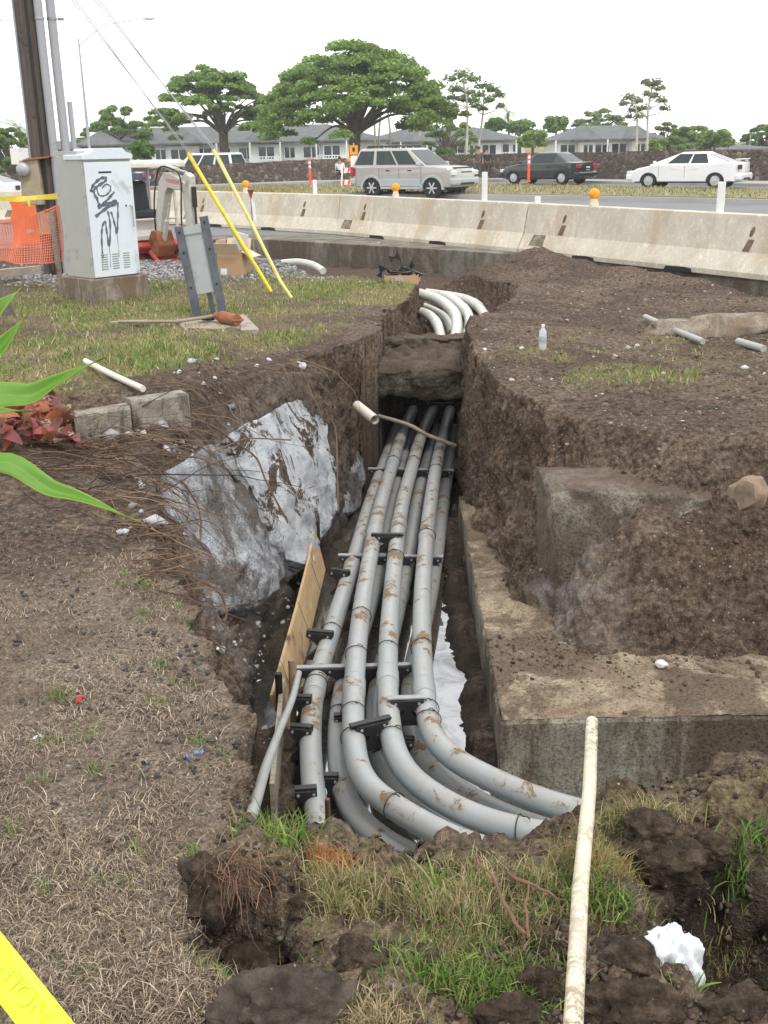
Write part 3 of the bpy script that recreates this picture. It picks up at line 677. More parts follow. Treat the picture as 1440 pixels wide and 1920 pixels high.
# ---------------------------------------------------------------- things in and around the trench
def jitter_loop(pts, step=.08, amp=.006, seed=0):
    out = []; rg = random.Random(seed)
    for i in range(len(pts)):
        a = Vector(pts[i]); b = Vector(pts[(i+1) % len(pts)]); n = max(1, int((b-a).length/step))
        for k in range(n):
            p = a.lerp(b, k/n); out.append((p.x+rg.uniform(-amp, amp), p.y+rg.uniform(-amp, amp)))
    return out
def make_slab():
    import bmesh
    t = thing('concrete_slab', 'low flat concrete slab with stained front face, right of the conduits', 'slab', (.55, 4.71, -1.55))
    pts = [(.55, 4.71), (3.2, 4.72), (7.4, 4.75), (7.4, 6.1), (1.4, 6.3), (.95, 7.2), (.75, 8.3), (.605, 8.3), (.58, 6.5)]
    lp = jitter_loop(pts, .05, .005, 3); m = MB(); n = len(lp)
    rg = random.Random(5); rings = []
    for z in (-1.62, -1.40, -1.22, -1.055, -1.03):
        ins = .012 if z == -1.03 else 0
        rings.append([Vector((x+ins*(1 if x < .7 else 0)+rg.uniform(-.004, .004)-.02*(z+1.03)*(x < .7), y+ins+rg.uniform(-.004, .004), z+rg.uniform(-.004, .004))) for x, y in lp])
    m.loft(rings, cap=False); o = m.build('side_face', 'slab', t, world=True)
    # top as a grid so it can undulate
    xs = np.arange(.50, 7.4, .03); ys = np.arange(4.72, 8.3, .03); X, Y = np.meshgrid(xs, ys); x, y = X.ravel(), Y.ravel()
    ex = .562+.012*(y-4.71); z = -1.03+.012*fbm(x*5, y*5, None, 4, 91)+.006*fbm(x*25, y*25, None, 2, 92)
    x = np.where(X == xs[0], 0, x.reshape(X.shape)).ravel() if False else x
    x = np.maximum(x, ex); keep = (y < 6.2) | (x < .62+.9*np.clip(8.3-y, 0, 2)*.5)
    V = np.stack([x-.55, y-4.71, z+1.55], 1); i = np.arange(len(x)).reshape(X.shape)
    F = np.stack([i[:-1, :-1], i[:-1, 1:], i[1:, 1:], i[1:, :-1]], -1).reshape(-1, 4); F = F[keep[F].all(1)]
    me = fast_mesh('top_face', V, F, smooth=True); me.materials.append(MAT['slab_top']); o = bpy.data.objects.new('top_face', me); link(o, t)
make_slab()
def hull(name, mat, pts, seed, amp, freq, label, cat, cuts=4, origin=None, ridged=True, passes=2):
    import bmesh
    bm = bmesh.new(); vs = [bm.verts.new(p) for p in pts]
    r = bmesh.ops.convex_hull(bm, input=bm.verts); bmesh.ops.delete(bm, geom=[g for g in r['geom_interior'] if isinstance(g, bmesh.types.BMVert)], context='VERTS')
    for _ in range(passes): bmesh.ops.subdivide_edges(bm, edges=bm.edges[:], cuts=cuts, use_grid_fill=True)
    bmesh.ops.triangulate(bm, faces=bm.faces[:]); bm.normal_update()
    co = np.array([v.co[:] for v in bm.verts]); no = np.array([v.normal[:] for v in bm.verts])
    n = fbm(co[:, 0]*freq, co[:, 1]*freq, co[:, 2]*freq, 6, seed, .62)
    if ridged: n = n + .6*(1-2*np.abs(fbm(co[:, 0]*freq*.8, co[:, 1]*freq*.8, co[:, 2]*freq*.8, 3, seed+9)))-.4
    co = co + no*(n*amp)[:, None]; o3 = np.array(origin if origin is not None else co.mean(0))
    F = np.array([[v.index for v in f.verts] for f in bm.faces]); bm.free()
    me = fast_mesh(name, co-o3, F, smooth=True); me.materials.append(MAT[mat]); o = bpy.data.objects.new(name, me); o.location = o3; link(o); tag(o, label, cat); return o
# broken lime-white concrete leaning on the left bank
PN = Vector((.9, -.173, .398)).normalized(); PO = Vector((-.61, 8.87, -.3))
def onbank(px, py, off=0.0):
    v = ray(px, py); o = Vector((0, 0, CAMH)); t = (PO+PN*off-o).dot(PN)/v.dot(PN); return o+v*t
def bank_rock(outline, off, back, seed, label, amp=.05, freq=3.0, name='broken_concrete', mat='lime_concrete'):
    f = [onbank(x, y, off+random.uniform(-.02, .02)) for x, y in outline]; b = [p-PN*back-Vector((0, 0, .1)) for p in f]
    c = sum(f, Vector())/len(f)+PN*.06
    return hull(name, mat, [tuple(p) for p in f+b+[c]], seed, amp, freq, label, 'concrete', 4)
bank_rock([(580, 738), (604, 772), (628, 850), (640, 950), (606, 1005), (580, 1060), (540, 1050), (510, 985), (452, 880), (430, 812), (500, 795), (552, 786)], .03, .35, 3, 'large pale broken concrete face leaning on the left bank beneath the lawn', .06, 3.4)
bank_rock([(300, 900), (395, 845), (450, 890), (508, 985), (538, 1080), (515, 1118), (455, 1140), (385, 1150), (330, 1060)], -.01, .35, 8, 'lower grey lump of broken concrete under the hanging roots', .075, 3.6, mat='lime_dirty')
bank_rock([(625, 800), (668, 790), (690, 850), (676, 960), (650, 960)], -.12, .3, 12, 'narrow grey concrete remnant behind the tall pale concrete face', .05, 3.5, mat='lime_dirty')
# concrete corner showing in the right terrace
hull('buried_concrete_block', 'old_block', [tuple(P(1034, 925, Y=6.02)), tuple(P(1062, 915, Y=5.98)), tuple(P(1200, 922, Y=5.95)), tuple(P(1335, 935, Y=5.93)), tuple(P(1345, 960, Y=5.95)), tuple(P(1340, 1080, Y=6.0)), tuple(P(1200, 1090, Y=5.98)), tuple(P(1050, 1120, Y=5.96)), tuple(P(1034, 1060, Y=6.02)),
     (.95, 6.5, -.25), (2.0, 6.5, -.25), (2.0, 6.4, -.95), (.95, 6.4, -.95)], 21, .035, 4.2, 'stained concrete corner exposed in the soil terrace above the slab', 'concrete')
# old concrete duct bridging the trench
hull('old_concrete_duct', 'old_duct', [(-.12, 10.15, -.36), (.35, 10.1, -.40), (.92, 10.1, -.36), (-.1, 10.2, -.60), (.9, 10.15, -.60), (-.12, 11.3, -.30), (.95, 11.3, -.28), (-.1, 11.2, -.7), (.95, 11.2, -.7), (.4, 10.7, -.28)], 31, .10, 3.2, 'soil-covered old concrete duct crossing the trench over the conduits', 'duct')
hull('old_concrete_sill', 'old_duct', [(-.05, 11.25, -.24), (.9, 11.2, -.22), (.95, 11.7, -.28), (.1, 11.75, -.28), (-.05, 11.25, -.6), (.9, 11.2, -.6), (.5, 11.6, -.6)], 33, .08, 3.4, 'rough concrete sill at the mouth of the far hole', 'concrete')
# ---- conduits
PR = .057
def nearest_i(path, py):
    best = min(range(len(path)), key=lambda i: abs(pix(path[i])[1]-py)); return best
CMI = CM.inverted()
def pix(p):
    q = CMI @ Vector(p); return (720+FPX*q.x/-q.z, 960-FPX*q.y/-q.z)
def make_conduit(label, pts, z, mat='conduit', bells=(), ties=(), group='grey conduits laid through the trench', ext=None, r=PR, name='conduit'):
    w = []
    for q in pts:
        zz = q[2] if len(q) > 2 else z
        w.append(P(q[0], q[1], z=zz))
    if ext: w = [Vector(e) for e in ext[0]] + w + [Vector(e) for e in ext[1]]
    path = catmull(w, 5)
    # smooth the hand-laid line
    for _ in range(14):
        path = [path[0]]+[(path[i-1]+path[i]*2+path[i+1])/4 for i in range(1, len(path)-1)]+[path[-1]]
    t = thing(name, label, 'conduit', tuple(path[0]), group=group)
    rr = []; 
    m = MB(); m.tube(path, r, 22); m.build('pipe', mat, t, smooth=40, world=True)
    for by in bells:
        i = nearest_i(path, by); a = path[i]; d = (path[min(i+1, len(path)-1)]-path[max(i-1, 0)]).normalized()
        m = MB(); m.tube([a-d*.085, a-d*.083, a-d*.06, a+d*.06, a+d*.075, a+d*.076], [r*1.003, r*1.03, r*1.085, r*1.085, r*1.075, r*1.002], 22); m.build('coupling', mat, t, smooth=40, world=True)
    for k, ty in enumerate(ties):
        i = nearest_i(path, ty); a = path[i]; d = (path[min(i+1, len(path)-1)]-path[max(i-1, 0)]).normalized(); rg = random.Random(k+int(ty))
        d = (d+Vector((rg.uniform(-.12, .12), 0, rg.uniform(-.2, .2)))).normalized()
        u = d.orthogonal().normalized(); v = d.cross(u); q = r*1.09+.003
        m = MB(); m.tube([a+u*math.cos(s*math.pi/12)*q+v*math.sin(s*math.pi/12)*q for s in range(25)], .0026, 6)
        e = a+Vector((rg.uniform(-.02, .02), 0, q)); m.tube([e, e+Vector((.015, -.02, .012)), e+Vector((.03, -.015, -.004))], .0026, 5)
        m.build('tie_wire', 'wire', t, smooth=True, world=True)
    return path
A = [(783, 753), (754, 807), (737, 870), (718, 928), (704, 987), (694, 1045), (684, 1103), (676, 1155), (669, 1220), (665, 1270), (663, 1320), (662, 1364), (665, 1410), (674, 1447), (695, 1480), (735, 1511), (809, 1555), (877, 1585), (945, 1604)]
B = [(816, 762), (791, 807), (775, 870), (758, 928), (747, 987), (741, 1047), (735, 1110), (729, 1180), (727, 1250), (727, 1310), (731, 1364), (737, 1395), (748, 1427), (772, 1460), (810, 1490), (877, 1528), (955, 1553), (1048, 1570)]
C_ = [(845, 765), (836, 800), (824, 845), (811, 912), (801, 995), (795, 1064), (791, 1134), (791, 1203), (793, 1272), (799, 1335), (809, 1375), (826, 1402), (866, 1434), (926, 1464), (999, 1496), (1077, 1521)]
D = [(739, 815), (727, 853), (704, 912), (684, 974), (664, 1050), (650, 1095), (634, 1144), (619, 1196), (603, 1245), (590, 1290), (583, 1343), (582, 1395), (584, 1440), (588, 1485), (595, 1530), (603, 1565)]
E = [(770, 810), (741, 920), (725, 1010), (707, 1081), (680, 1180), (650, 1260), (637, 1330), (633, 1395), (637, 1455), (652, 1510), (690, 1556), (740, 1590), (800, 1618)]
F_ = [(812, 830), (786, 912), (770, 1020), (752, 1116), (725, 1220), (706, 1300), (703, 1364), (712, 1425), (735, 1468), (780, 1512), (830, 1546), (900, 1580)]
G = [(847, 837), (832, 925), (818, 1050), (800, 1150), (778, 1230), (768, 1300), (770, 1360), (784, 1415), (806, 1437), (853, 1478), (907, 1512), (980, 1545)]
def tail(pts, z, dx, dy, k):   # carry each pipe on into the bank on the right
    p = P(*pts[-1][:2], z=z); q = P(*pts[-2][:2], z=z); d = (p-q).normalized(); d2 = Vector((1, -.05, 0)); out = []
    for i in range(1, k+1):
        d = (d*.7+d2*.3).normalized(); p = p+d*.35; out.append(tuple(p))
    return out
def head(pts, z, rise=True):
    p = P(*pts[0][:2], z=z); q = P(*pts[1][:2], z=z); d = (p-q).normalized()
    return [tuple(p+d*.9+Vector((0, 0, -.02))), tuple(p+d*.45)]
TZ, LZ = -1.08, -1.275
make_conduit('grey conduit on top of the bundle, leftmost of the upper three, curving right', A, TZ, 'conduit', (872, 1000, 1290), (872, 1160, 1225, 1338, 1380, 1510), ext=(head(A, TZ), tail(A, TZ, 0, 0, 4)))
make_conduit('grey conduit in the middle of the upper three, curving right', B, TZ, 'conduit', (985, 1275), (872, 1040, 1222, 1380, 1555), ext=(head(B, TZ), tail(B, TZ, 0, 0, 4)))
make_conduit('grey conduit on top at the right, nearest the slab, curving right', C_, TZ, 'conduit', (1002, 1300), (1012, 1222, 1335, 1348, 880), ext=(head(C_, TZ), tail(C_, TZ, 0, 0, 4)))
make_conduit('outermost left grey conduit beside the plywood, running straight towards the viewer', D, -1.22, 'conduit', (1050, 1290), (1180, 1285), ext=(head(D, -1.22), [tuple(P(610, 1600, z=-1.22))]))
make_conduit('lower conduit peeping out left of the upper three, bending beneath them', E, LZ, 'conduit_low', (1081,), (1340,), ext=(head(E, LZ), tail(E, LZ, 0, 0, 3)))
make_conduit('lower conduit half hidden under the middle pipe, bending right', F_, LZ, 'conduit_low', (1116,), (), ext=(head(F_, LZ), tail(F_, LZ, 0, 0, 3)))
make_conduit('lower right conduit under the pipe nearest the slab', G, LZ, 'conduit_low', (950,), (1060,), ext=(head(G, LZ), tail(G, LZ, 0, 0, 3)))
# conduits of the far hole, sweeping left
def far_pipe(label, pts, r=.062, ties=()):
    w = [P(x, y, Y=Y) for x, y, Y in pts]; path = catmull(w, 6); t = thing('conduit', label, 'conduit', tuple(w[0]), group='pale conduits bending out of the far hole')
    m = MB(); m.tube(path, r, 20); m.build('pipe', 'conduit_pale', t, smooth=40, world=True)
    i = len(path)//2; d = (path[i+1]-path[i-1]).normalized(); m = MB(); m.tube([path[i]-d*.1, path[i]-d*.09, path[i]+d*.09, path[i]+d*.1], [r*1.01, r*1.07, r*1.07, r*1.01], 20); m.build('coupling', 'conduit_pale', t, smooth=40, world=True)
far_pipe('pale conduit bend at the front of the far hole, largest arc', [(780, 549, 13.9), (812, 558, 13.7), (835, 570, 13.4), (852, 588, 13.0), (857, 608, 12.6), (854, 634, 12.2), (850, 650, 12.0)], .064)
far_pipe('pale conduit bend just behind the largest arc in the far hole', [(800, 550, 14.3), (835, 556, 14.1), (862, 572, 13.7), (878, 592, 13.3), (880, 612, 12.9), (872, 635, 12.6)], .064)
far_pipe('rearmost pale conduit bend, ending against the soil at right', [(825, 553, 14.6), (868, 560, 14.5), (893, 572, 14.2), (909, 592, 13.9), (914, 610, 13.7)], .064)
far_pipe('low pale conduit emerging at the left of the far hole', [(790, 585, 13.4), (806, 592, 13.1), (818, 606, 12.8), (825, 625, 12.5), (826, 645, 12.2)], .058)
far_pipe('shadowed conduit lying low behind the front arcs', [(795, 576, 14.0), (820, 587, 13.8), (840, 604, 13.5), (848, 625, 13.2)], .058)
# ---- spacers
def spacer(label, e0, e1, z, webs, drop=.15, flip=False):
    a, b = P(*e0, z=z), P(*e1, z=z); u = (b-a); L = u.length; u.normalize(); n = Vector((-u.y, u.x, 0)).normalized(); c = (a+b)/2
    t = thing('conduit_spacer', label, 'spacer', tuple(c), group='plastic conduit spacers')
    m = MB(); m.bar(a, b, .036, .010); m.bar(a+Vector((0, 0, -.011)), b+Vector((0, 0, -.011)), .014, .016); m.build('top_bar', 'spacer_grey' if webs > 1 or 'notched' in label else 'spacer_black', t, world=True, bevel=.002)
    for k in range(webs):
        f = (k+.5)/webs if webs > 1 else .5; o = a.lerp(b, f)-Vector((0, 0, .006)); hw = min(.085, L/webs*.5)
        ol = [(-hw, 0), (hw, 0), (hw, -.03), (hw*.45, -.055), (.012, -drop*.52), (hw*.45, -drop*.78), (hw, -drop), (hw, -drop-.022), (-hw, -drop-.022), (-hw, -drop), (-hw*.45, -drop*.78), (-.014, -drop*.52), (-hw*.45, -.055), (-hw, -.03)]
        m = MB(); m.prism(ol, o, u, (0, 0, 1), n, -.03, .03); w = m.build('saddle_web', 'spacer_black', t, world=True, bevel=.003)
        for s in (-1, 1): m = MB(); m.lathe([(.007, 0), (.007, .006)], o+u*s*hw*.7-Vector((0, 0, .016))-n*.036, 'Y', 8); m.build('bolt', 'galv', w, world=True)
spacer('long spacer bar under the upper conduits, farthest of the three long ones', (690, 878), (851, 881), -1.155, 4)
spacer('long spacer bar under the upper conduits, middle of the three long ones', (634, 1040), (831, 1043), -1.155, 4)
spacer('long spacer bar under the upper conduits, nearest of the three long ones', (556, 1251), (772, 1245), -1.155, 4)
spacer('short spacer on top between the left and middle upper conduits, far along', (696, 1001), (757, 1001), -1.005, 1, .11)
spacer('short notched spacer between the middle and right upper conduits before the bend', (725, 1309), (801, 1306), -1.005, 1, .12)
spacer('tilted short spacer between the left and middle upper conduits before the bend', (656, 1361), (732, 1343), -1.0, 1, .12)
spacer('small spacer on the outer left conduit beside the tall end of the plywood', (621, 1066), (654, 1071), -1.13, 1, .16)
spacer('small spacer on the outer left conduit halfway along the plywood', (576, 1181), (624, 1185), -1.13, 1, .16)
spacer('small spacer left of the outer conduit, just past the long near bar', (545, 1304), (584, 1305), -1.13, 1, .16)
spacer('small spacer left of the outer conduit beside the wood strip', (545, 1359), (585, 1362), -1.13, 1, .16)
spacer('small spacer across the outer left conduit nearest the viewer', (552, 1478), (594, 1475), -1.13, 1, .16)
spacer('spacer low between the outer left conduit and its neighbour', (603, 1452), (634, 1452), -1.2, 1, .15)
spacer('black spacer standing between the lower conduits under the left upper pipe', (626, 1340), (652, 1338), -1.19, 1, .15)
spacer('black spacer standing low between the bending lower conduits', (696, 1392), (718, 1391), -1.19, 1, .15)
spacer('black spacer standing low under the right bending conduit', (752, 1382), (776, 1384), -1.19, 1, .15)
spacer('spacer at the far mouth under the old duct', (800, 754), (850, 755), -1.0, 2, .12)
spacer('spacer between the front two pale bends of the far hole', (853, 578), (880, 580), -.28, 1, .12)
# ---- plywood form and its stakes
def make_form():
    a, b = Vector((-.575, 5.30, -1.44)), Vector((-.43, 7.55, -1.40)); u = (b-a).normalized(); L = (b-a).length
    w = Vector((-.24, 0, 1)).normalized(); n = u.cross(w).normalized()
    t = thing('plywood_board', 'long tan plywood form board standing left of the conduits', 'board', tuple(a))
    m = MB(); m.prism([(0, 0), (L*.98, .08), (L, .36), (L*.97, .40), (L*.8, .34), (L*.45, .30), (0, .27)], a, u, w, n, -.009, .009); m.build('sheet', 'plywood', t, world=True, bevel=.002)
    for k, f in enumerate((.15, .5, .8)):
        p = a+u*L*f; m = MB(); m.tube([p+w*.1-n*.012+u*.02, p+w*.29-n*.013, p+w*.345, p+w*.29+n*.013, p+w*.05+n*.013+u*.03], .0013, 5); m.build('tie_wire', 'wire', t, world=True)
    a2, b2 = Vector((-.545, 4.35, -1.46)), Vector((-.585, 5.42, -1.44)); u = (b2-a2).normalized(); L = (b2-a2).length; n = u.cross(Vector((0, 0, 1)))
    m = MB(); m.prism([(0, 0), (L, 0), (L, .30), (0, .33)], a2, u, (0, 0, 1), n, -.012, .012); o = m.build('form_board', 'form_board', None, bevel=.002); tag(o, 'narrow weathered form board continuing the plywood towards the viewer', 'board')
make_form()
def rod(name, label, cat, path, r, mat, segs=8, group=None, smooth=True, cap_mat=None):
    path = [Vector(p) for p in path]; o3 = path[0]
    m = MB(); m.tube([p-o3 for p in path], r, segs); o = m.build(name, mat, None, smooth=45); o.location = o3; return tag(o, label, cat, group)
def vrod(px, py0, py1, Y, r, mat, name, label, cat, lean=0):
    a = P(px, py1, Y=Y); b = P(px, py0, Y=Y+lean); b.x = a.x+(b.x-a.x)*.5; a = a-Vector((0, 0, .25))
    return rod(name, label, cat, [a, b], r, mat)
vrod(598, 978, 1055, 7.6, .012, 'black_steel', 'steel_stake', 'dark steel stake standing behind the tall end of the plywood', 'stake')
vrod(552, 1136, 1180, 7.0, .014, 'rebar', 'steel_stake', 'rusty stake behind the middle of the plywood', 'stake')
vrod(537, 1182, 1230, 6.6, .014, 'rebar', 'steel_stake', 'second rusty stake behind the plywood, nearer the water', 'stake')
vrod(549, 1237, 1340, 5.25, .018, 'stake_wood', 'wood_stake', 'brown wooden stake in front of the near plywood end', 'stake')
vrod(524, 1262, 1335, 5.25, .02, 'black_steel', 'steel_stake', 'black flat stake at the near lower corner of the plywood', 'stake')
vrod(615, 1498, 1560, 3.45, .010, 'rebar', 'steel_stake', 'short rusty stake at the near end of the trench', 'stake')
def front_board():
    a, b = P(604, 1558, z=-.80), P(704, 1614, z=-.80); m = MB(); o = (a+b)/2
    m.bar(a-o-Vector((0, 0, .09)), b-o-Vector((0, 0, .09)), .035, .18); q = m.build('form_board', 'form_board', None, bevel=.003); q.location = o; tag(q, 'short grey form board across the near end of the trench', 'board')
front_board()
# ---- loose pipes
rod('pvc_pipe', 'thin grey pipe rising from the plywood to the near left bank', 'pipe', catmull([P(560, 1262, z=-1.05), P(548, 1310, z=-.95), P(526, 1365, z=-.75), P(503, 1425, z=-.45), P(486, 1480, z=-.18), P(470, 1535, z=-.06)], 6), .0175, 'pvc_grey', 14)
a, b = P(1110, 1353, Y=2.78), P(1074, 1940, Y=1.45); q = a+(a-b).normalized()*0
rod('pvc_pipe', 'long mottled white pipe lying over the near bank at right', 'pipe', [a, a.lerp(b, .33)+Vector((.004, 0, 0)), a.lerp(b, .66)+Vector((-.003, 0, 0)), b, b+(b-a)*.06], .0175, 'pvc_mottled', 18)
rod('wood_pole', 'weathered stick laid across the conduits at the far end, tied with rope', 'pole', catmull([P(700, 777, Y=10.1), P(765, 796, Y=9.9), P(800, 815, Y=9.85), P(855, 836, Y=9.8)], 4), .019, 'weathered', 10)
def stub():
    a, b = P(672, 762, Y=9.2), P(703, 787, Y=8.9); d = (b-a).normalized(); t = thing('pvc_pipe', 'short open pale pipe stub sticking out of the bank by the stick', 'pipe', tuple(a))
    m = MB(); m.tube([a-d*.03, b], .042, 16, cap=False); m.tube([b, b-d*.13], .036, 16, cap=False); m.add([], []); m.build('pipe', 'pvc_white', t, smooth=60, world=True)
stub()
rod('pvc_pipe', 'white pipe lying on the lawn behind the kerb stones', 'pipe', [P(160, 677, z=.17), P(215, 705, z=.165), P(268, 729, z=.16)], .022, 'pvc_white', 12)
rod('pvc_pipe', 'pale grey pipe lying on the soil at right, dark joint at its end', 'pipe', [P(1210, 594, z=-.02), P(1262, 618, z=-.01), P(1318, 640, z=-.02)], .028, 'pvc_grey', 12)
rod('pvc_pipe', 'short grey pipe piece on the soil at the far right edge', 'pipe', [P(1384, 640, z=-.02), P(1432, 654, z=-.02)], .032, 'pvc_grey', 12)
rod('pvc_pipe', 'large cream pipe curving over the gravel before the road edge', 'pipe', catmull([P(524, 494, Y=16.4), P(556, 491, Y=16.3), P(585, 496, Y=16.0), P(606, 508, Y=15.7)], 5), .05, 'conduit_pale', 14)
# ---------------------------------------------------------------- vegetation, roots, clods and litter near the trench
def blades_mesh(name, base, length, width, lean, tint, segs=2, curl=.5, az=None):
    """base (n,3), length/width (n,), lean (n,) horizontal fraction, tint (n,3)"""
    n = len(base); az = RNG.uniform(0, 2*np.pi, n) if az is None else az
    d = np.stack([np.cos(az), np.sin(az), np.zeros(n)], 1); side = np.stack([-np.sin(az), np.cos(az), np.zeros(n)], 1)
    tw = RNG.uniform(-.9, .9, n); side = side*np.cos(tw)[:, None]+d*np.sin(tw)[:, None]
    V = []; 
    for k in range(segs+1):
        f = k/segs; hor = lean*length*(f**(1+curl)); ver = length*np.sqrt(np.clip(1-(lean*f**curl)**2, .0, 1))*f
        c = base+d*hor[:, None]; c[:, 2] += ver
        w = width*(1-.9*f**1.6)/2
        V.append(c-side*w[:, None]); V.append(c+side*w[:, None])
    V = np.stack(V, 1).reshape(-1, 3); m = 2*(segs+1); o = np.arange(n)[:, None]*m
    F = np.concatenate([o+np.array([[2*k, 2*k+1, 2*k+3, 2*k+2]]) for k in range(segs)], 0)
    cols = np.repeat(np.concatenate([tint, np.ones((n, 1))], 1), m, 0)
    return fast_mesh(name, V, F, cols)
def pick(tints, n, jit=.25):
    t = np.array(tints)[RNG.integers(0, len(tints), n)]; return np.clip(t*RNG.uniform(1-jit, 1+jit, (n, 1)), 0, 1)
GREEN = [(.10, .19, .03), (.14, .25, .045), (.19, .30, .06), (.08, .15, .03)]; DRY = [(.44, .36, .20), (.36, .29, .16), (.52, .44, .27), (.28, .22, .12)]; OLIVE = [(.26, .26, .09), (.32, .30, .12), (.20, .20, .07)]
STRAW = [(.46, .37, .27), (.35, .27, .19), (.56, .47, .35), (.24, .18, .125), (.15, .11, .08), (.30, .22, .155), (.13, .095, .07)]
def scatter_xy(n, x0, x1, y0, y1): return RNG.uniform(x0, x1, n), RNG.uniform(y0, y1, n)
def scatter_lawn():
    n = 150000; y = 6.2+10.8*RNG.random(n)**.8; x = RNG.uniform(-1, 1, n)*(y*.40)-.1*y; x = np.where(x > 3, 3, x)
    gx, gy = slope_at(x, y); s = np.hypot(gx, gy); h = H(x, y); g, gv, st, li, re, mu = masks(x, y, h, s)
    keep = RNG.random(n) < g*(1-gv)*.9; x, y, h = x[keep], y[keep], h[keep]; n = len(x)
    n1 = fbm(x*1.3, y*1.3, None, 3, 101); gr = sstep(-.05, .35, n1); pickg = RNG.random(n) < gr*.5
    right = x > .55
    pickg = np.where(right, RNG.random(n) < .35, pickg)
    t = np.where(pickg[:, None], pick(GREEN+[(.20, .32, .06)], n), pick(OLIVE+DRY+OLIVE, n))
    L = RNG.uniform(.02, .055, n)*(1+.6*gr)
    me = blades_mesh('lawn_grass', np.stack([x, y, h-.004], 1), L, RNG.uniform(.006, .012, n), RNG.uniform(.3, .95, n), t, 2)
    stuff('lawn_grass', me, 'blades', 'short patchy green and yellow lawn grass', 'grass')
scatter_lawn()
def scatter_straw():
    n = 120000; y = 1.5+4.2*RNG.random(n)**1.5; x = RNG.uniform(-1, .0, n)*(y*.42+.25)+.02
    gx, gy = slope_at(x, y); s = np.hypot(gx, gy); h = H(x, y)
    rim = sdf(RIM, x, y); edge = sstep(-.05, .02, rim); tear = sstep(-.22, -.42, x+.25*np.clip(2.4-y, 0, 1)*0)
    dens = edge*np.where(y < 2.7, tear, 1)*sstep(5.2, 3.6, y)*(.10+.90*sstep(-.22, .22, fbm(x*2.6, y*2.6, None, 4, 111)))*sstep(1.5, .8, s)
    k = RNG.random(n) < dens; x, y, h = x[k], y[k], h[k]; n = len(x)
    L = RNG.uniform(.008, .036, n)*RNG.choice([.6, 1, 1, 1, 1.8], n); lean = RNG.uniform(.85, 1.0, n)
    me = blades_mesh('dry_straw', np.stack([x, y, h+RNG.uniform(.0, .008, n)], 1), L, RNG.uniform(.0010, .0030, n), lean, pick(STRAW, n, .35), 2, RNG.uniform(.1, .9))
    stuff('dry_straw', me, 'straw_mix', 'dry straw and dead grass strewn on the left foreground', 'straw')
    # a few green sprigs
    n = 900; c = 40; cx = RNG.uniform(-1.1, -.45, c); cy = RNG.uniform(1.8, 4.2, c); i = RNG.integers(0, c, n); x = cx[i]+RNG.normal(0, .022, n); y = cy[i]+RNG.normal(0, .022, n); h = H(x, y)
    ok = sdf(RIM, x, y) > 0; x, y, h = x[ok], y[ok], h[ok]; n = len(x)
    me = blades_mesh('grass_sprigs', np.stack([x, y, h], 1), RNG.uniform(.015, .045, n), RNG.uniform(.0025, .005, n), RNG.uniform(.3, .9, n), pick(GREEN, n), 2)
    stuff('grass_sprigs', me, 'blades', 'small green grass sprigs among the straw', 'grass')
scatter_straw()
def pebbles(name, x, y, size, tints, label, cat, sub=1, sink=.3, flat=.75, jit=.35, z=None):
    V0, F0 = ico(sub); n = len(x); h = H(x, y) if z is None else np.full(n, z); var = 24; shapes = []
    for k in range(var):
        q = V0*(1+.25*RNG.normal(0, 1, (len(V0), 1)).clip(-1.2, 1.2))
        for c_ in range(4):
            nn = RNG.normal(0, 1, 3); nn /= np.linalg.norm(nn); dd = np.maximum(q @ nn-RNG.uniform(.35, .7), 0); q = q-dd[:, None]*nn
        shapes.append(q)
    shapes = np.array(shapes); sh = shapes[RNG.integers(0, var, n)]; a = RNG.uniform(0, 2*np.pi, n); ca, sa = np.cos(a)[:, None], np.sin(a)[:, None]
    s = size[:, None]; X = (sh[:, :, 0]*ca-sh[:, :, 1]*sa*.8)*s; Y = (sh[:, :, 0]*sa+sh[:, :, 1]*.8*ca)*s; Z = sh[:, :, 2]*s*flat
    V = np.stack([X+x[:, None], Y+y[:, None], Z+(h+size*(flat-sink*2)*.6)[:, None]], -1).reshape(-1, 3)
    F = (F0[None]+(np.arange(n)*len(V0))[:, None, None]).reshape(-1, 3); c = np.repeat(np.concatenate([pick(tints, n, jit), np.ones((n, 1))], 1), len(V0), 0)
    return stuff(name, fast_mesh(name, V, F, c, smooth=False), 'pebble_mix', label, cat)
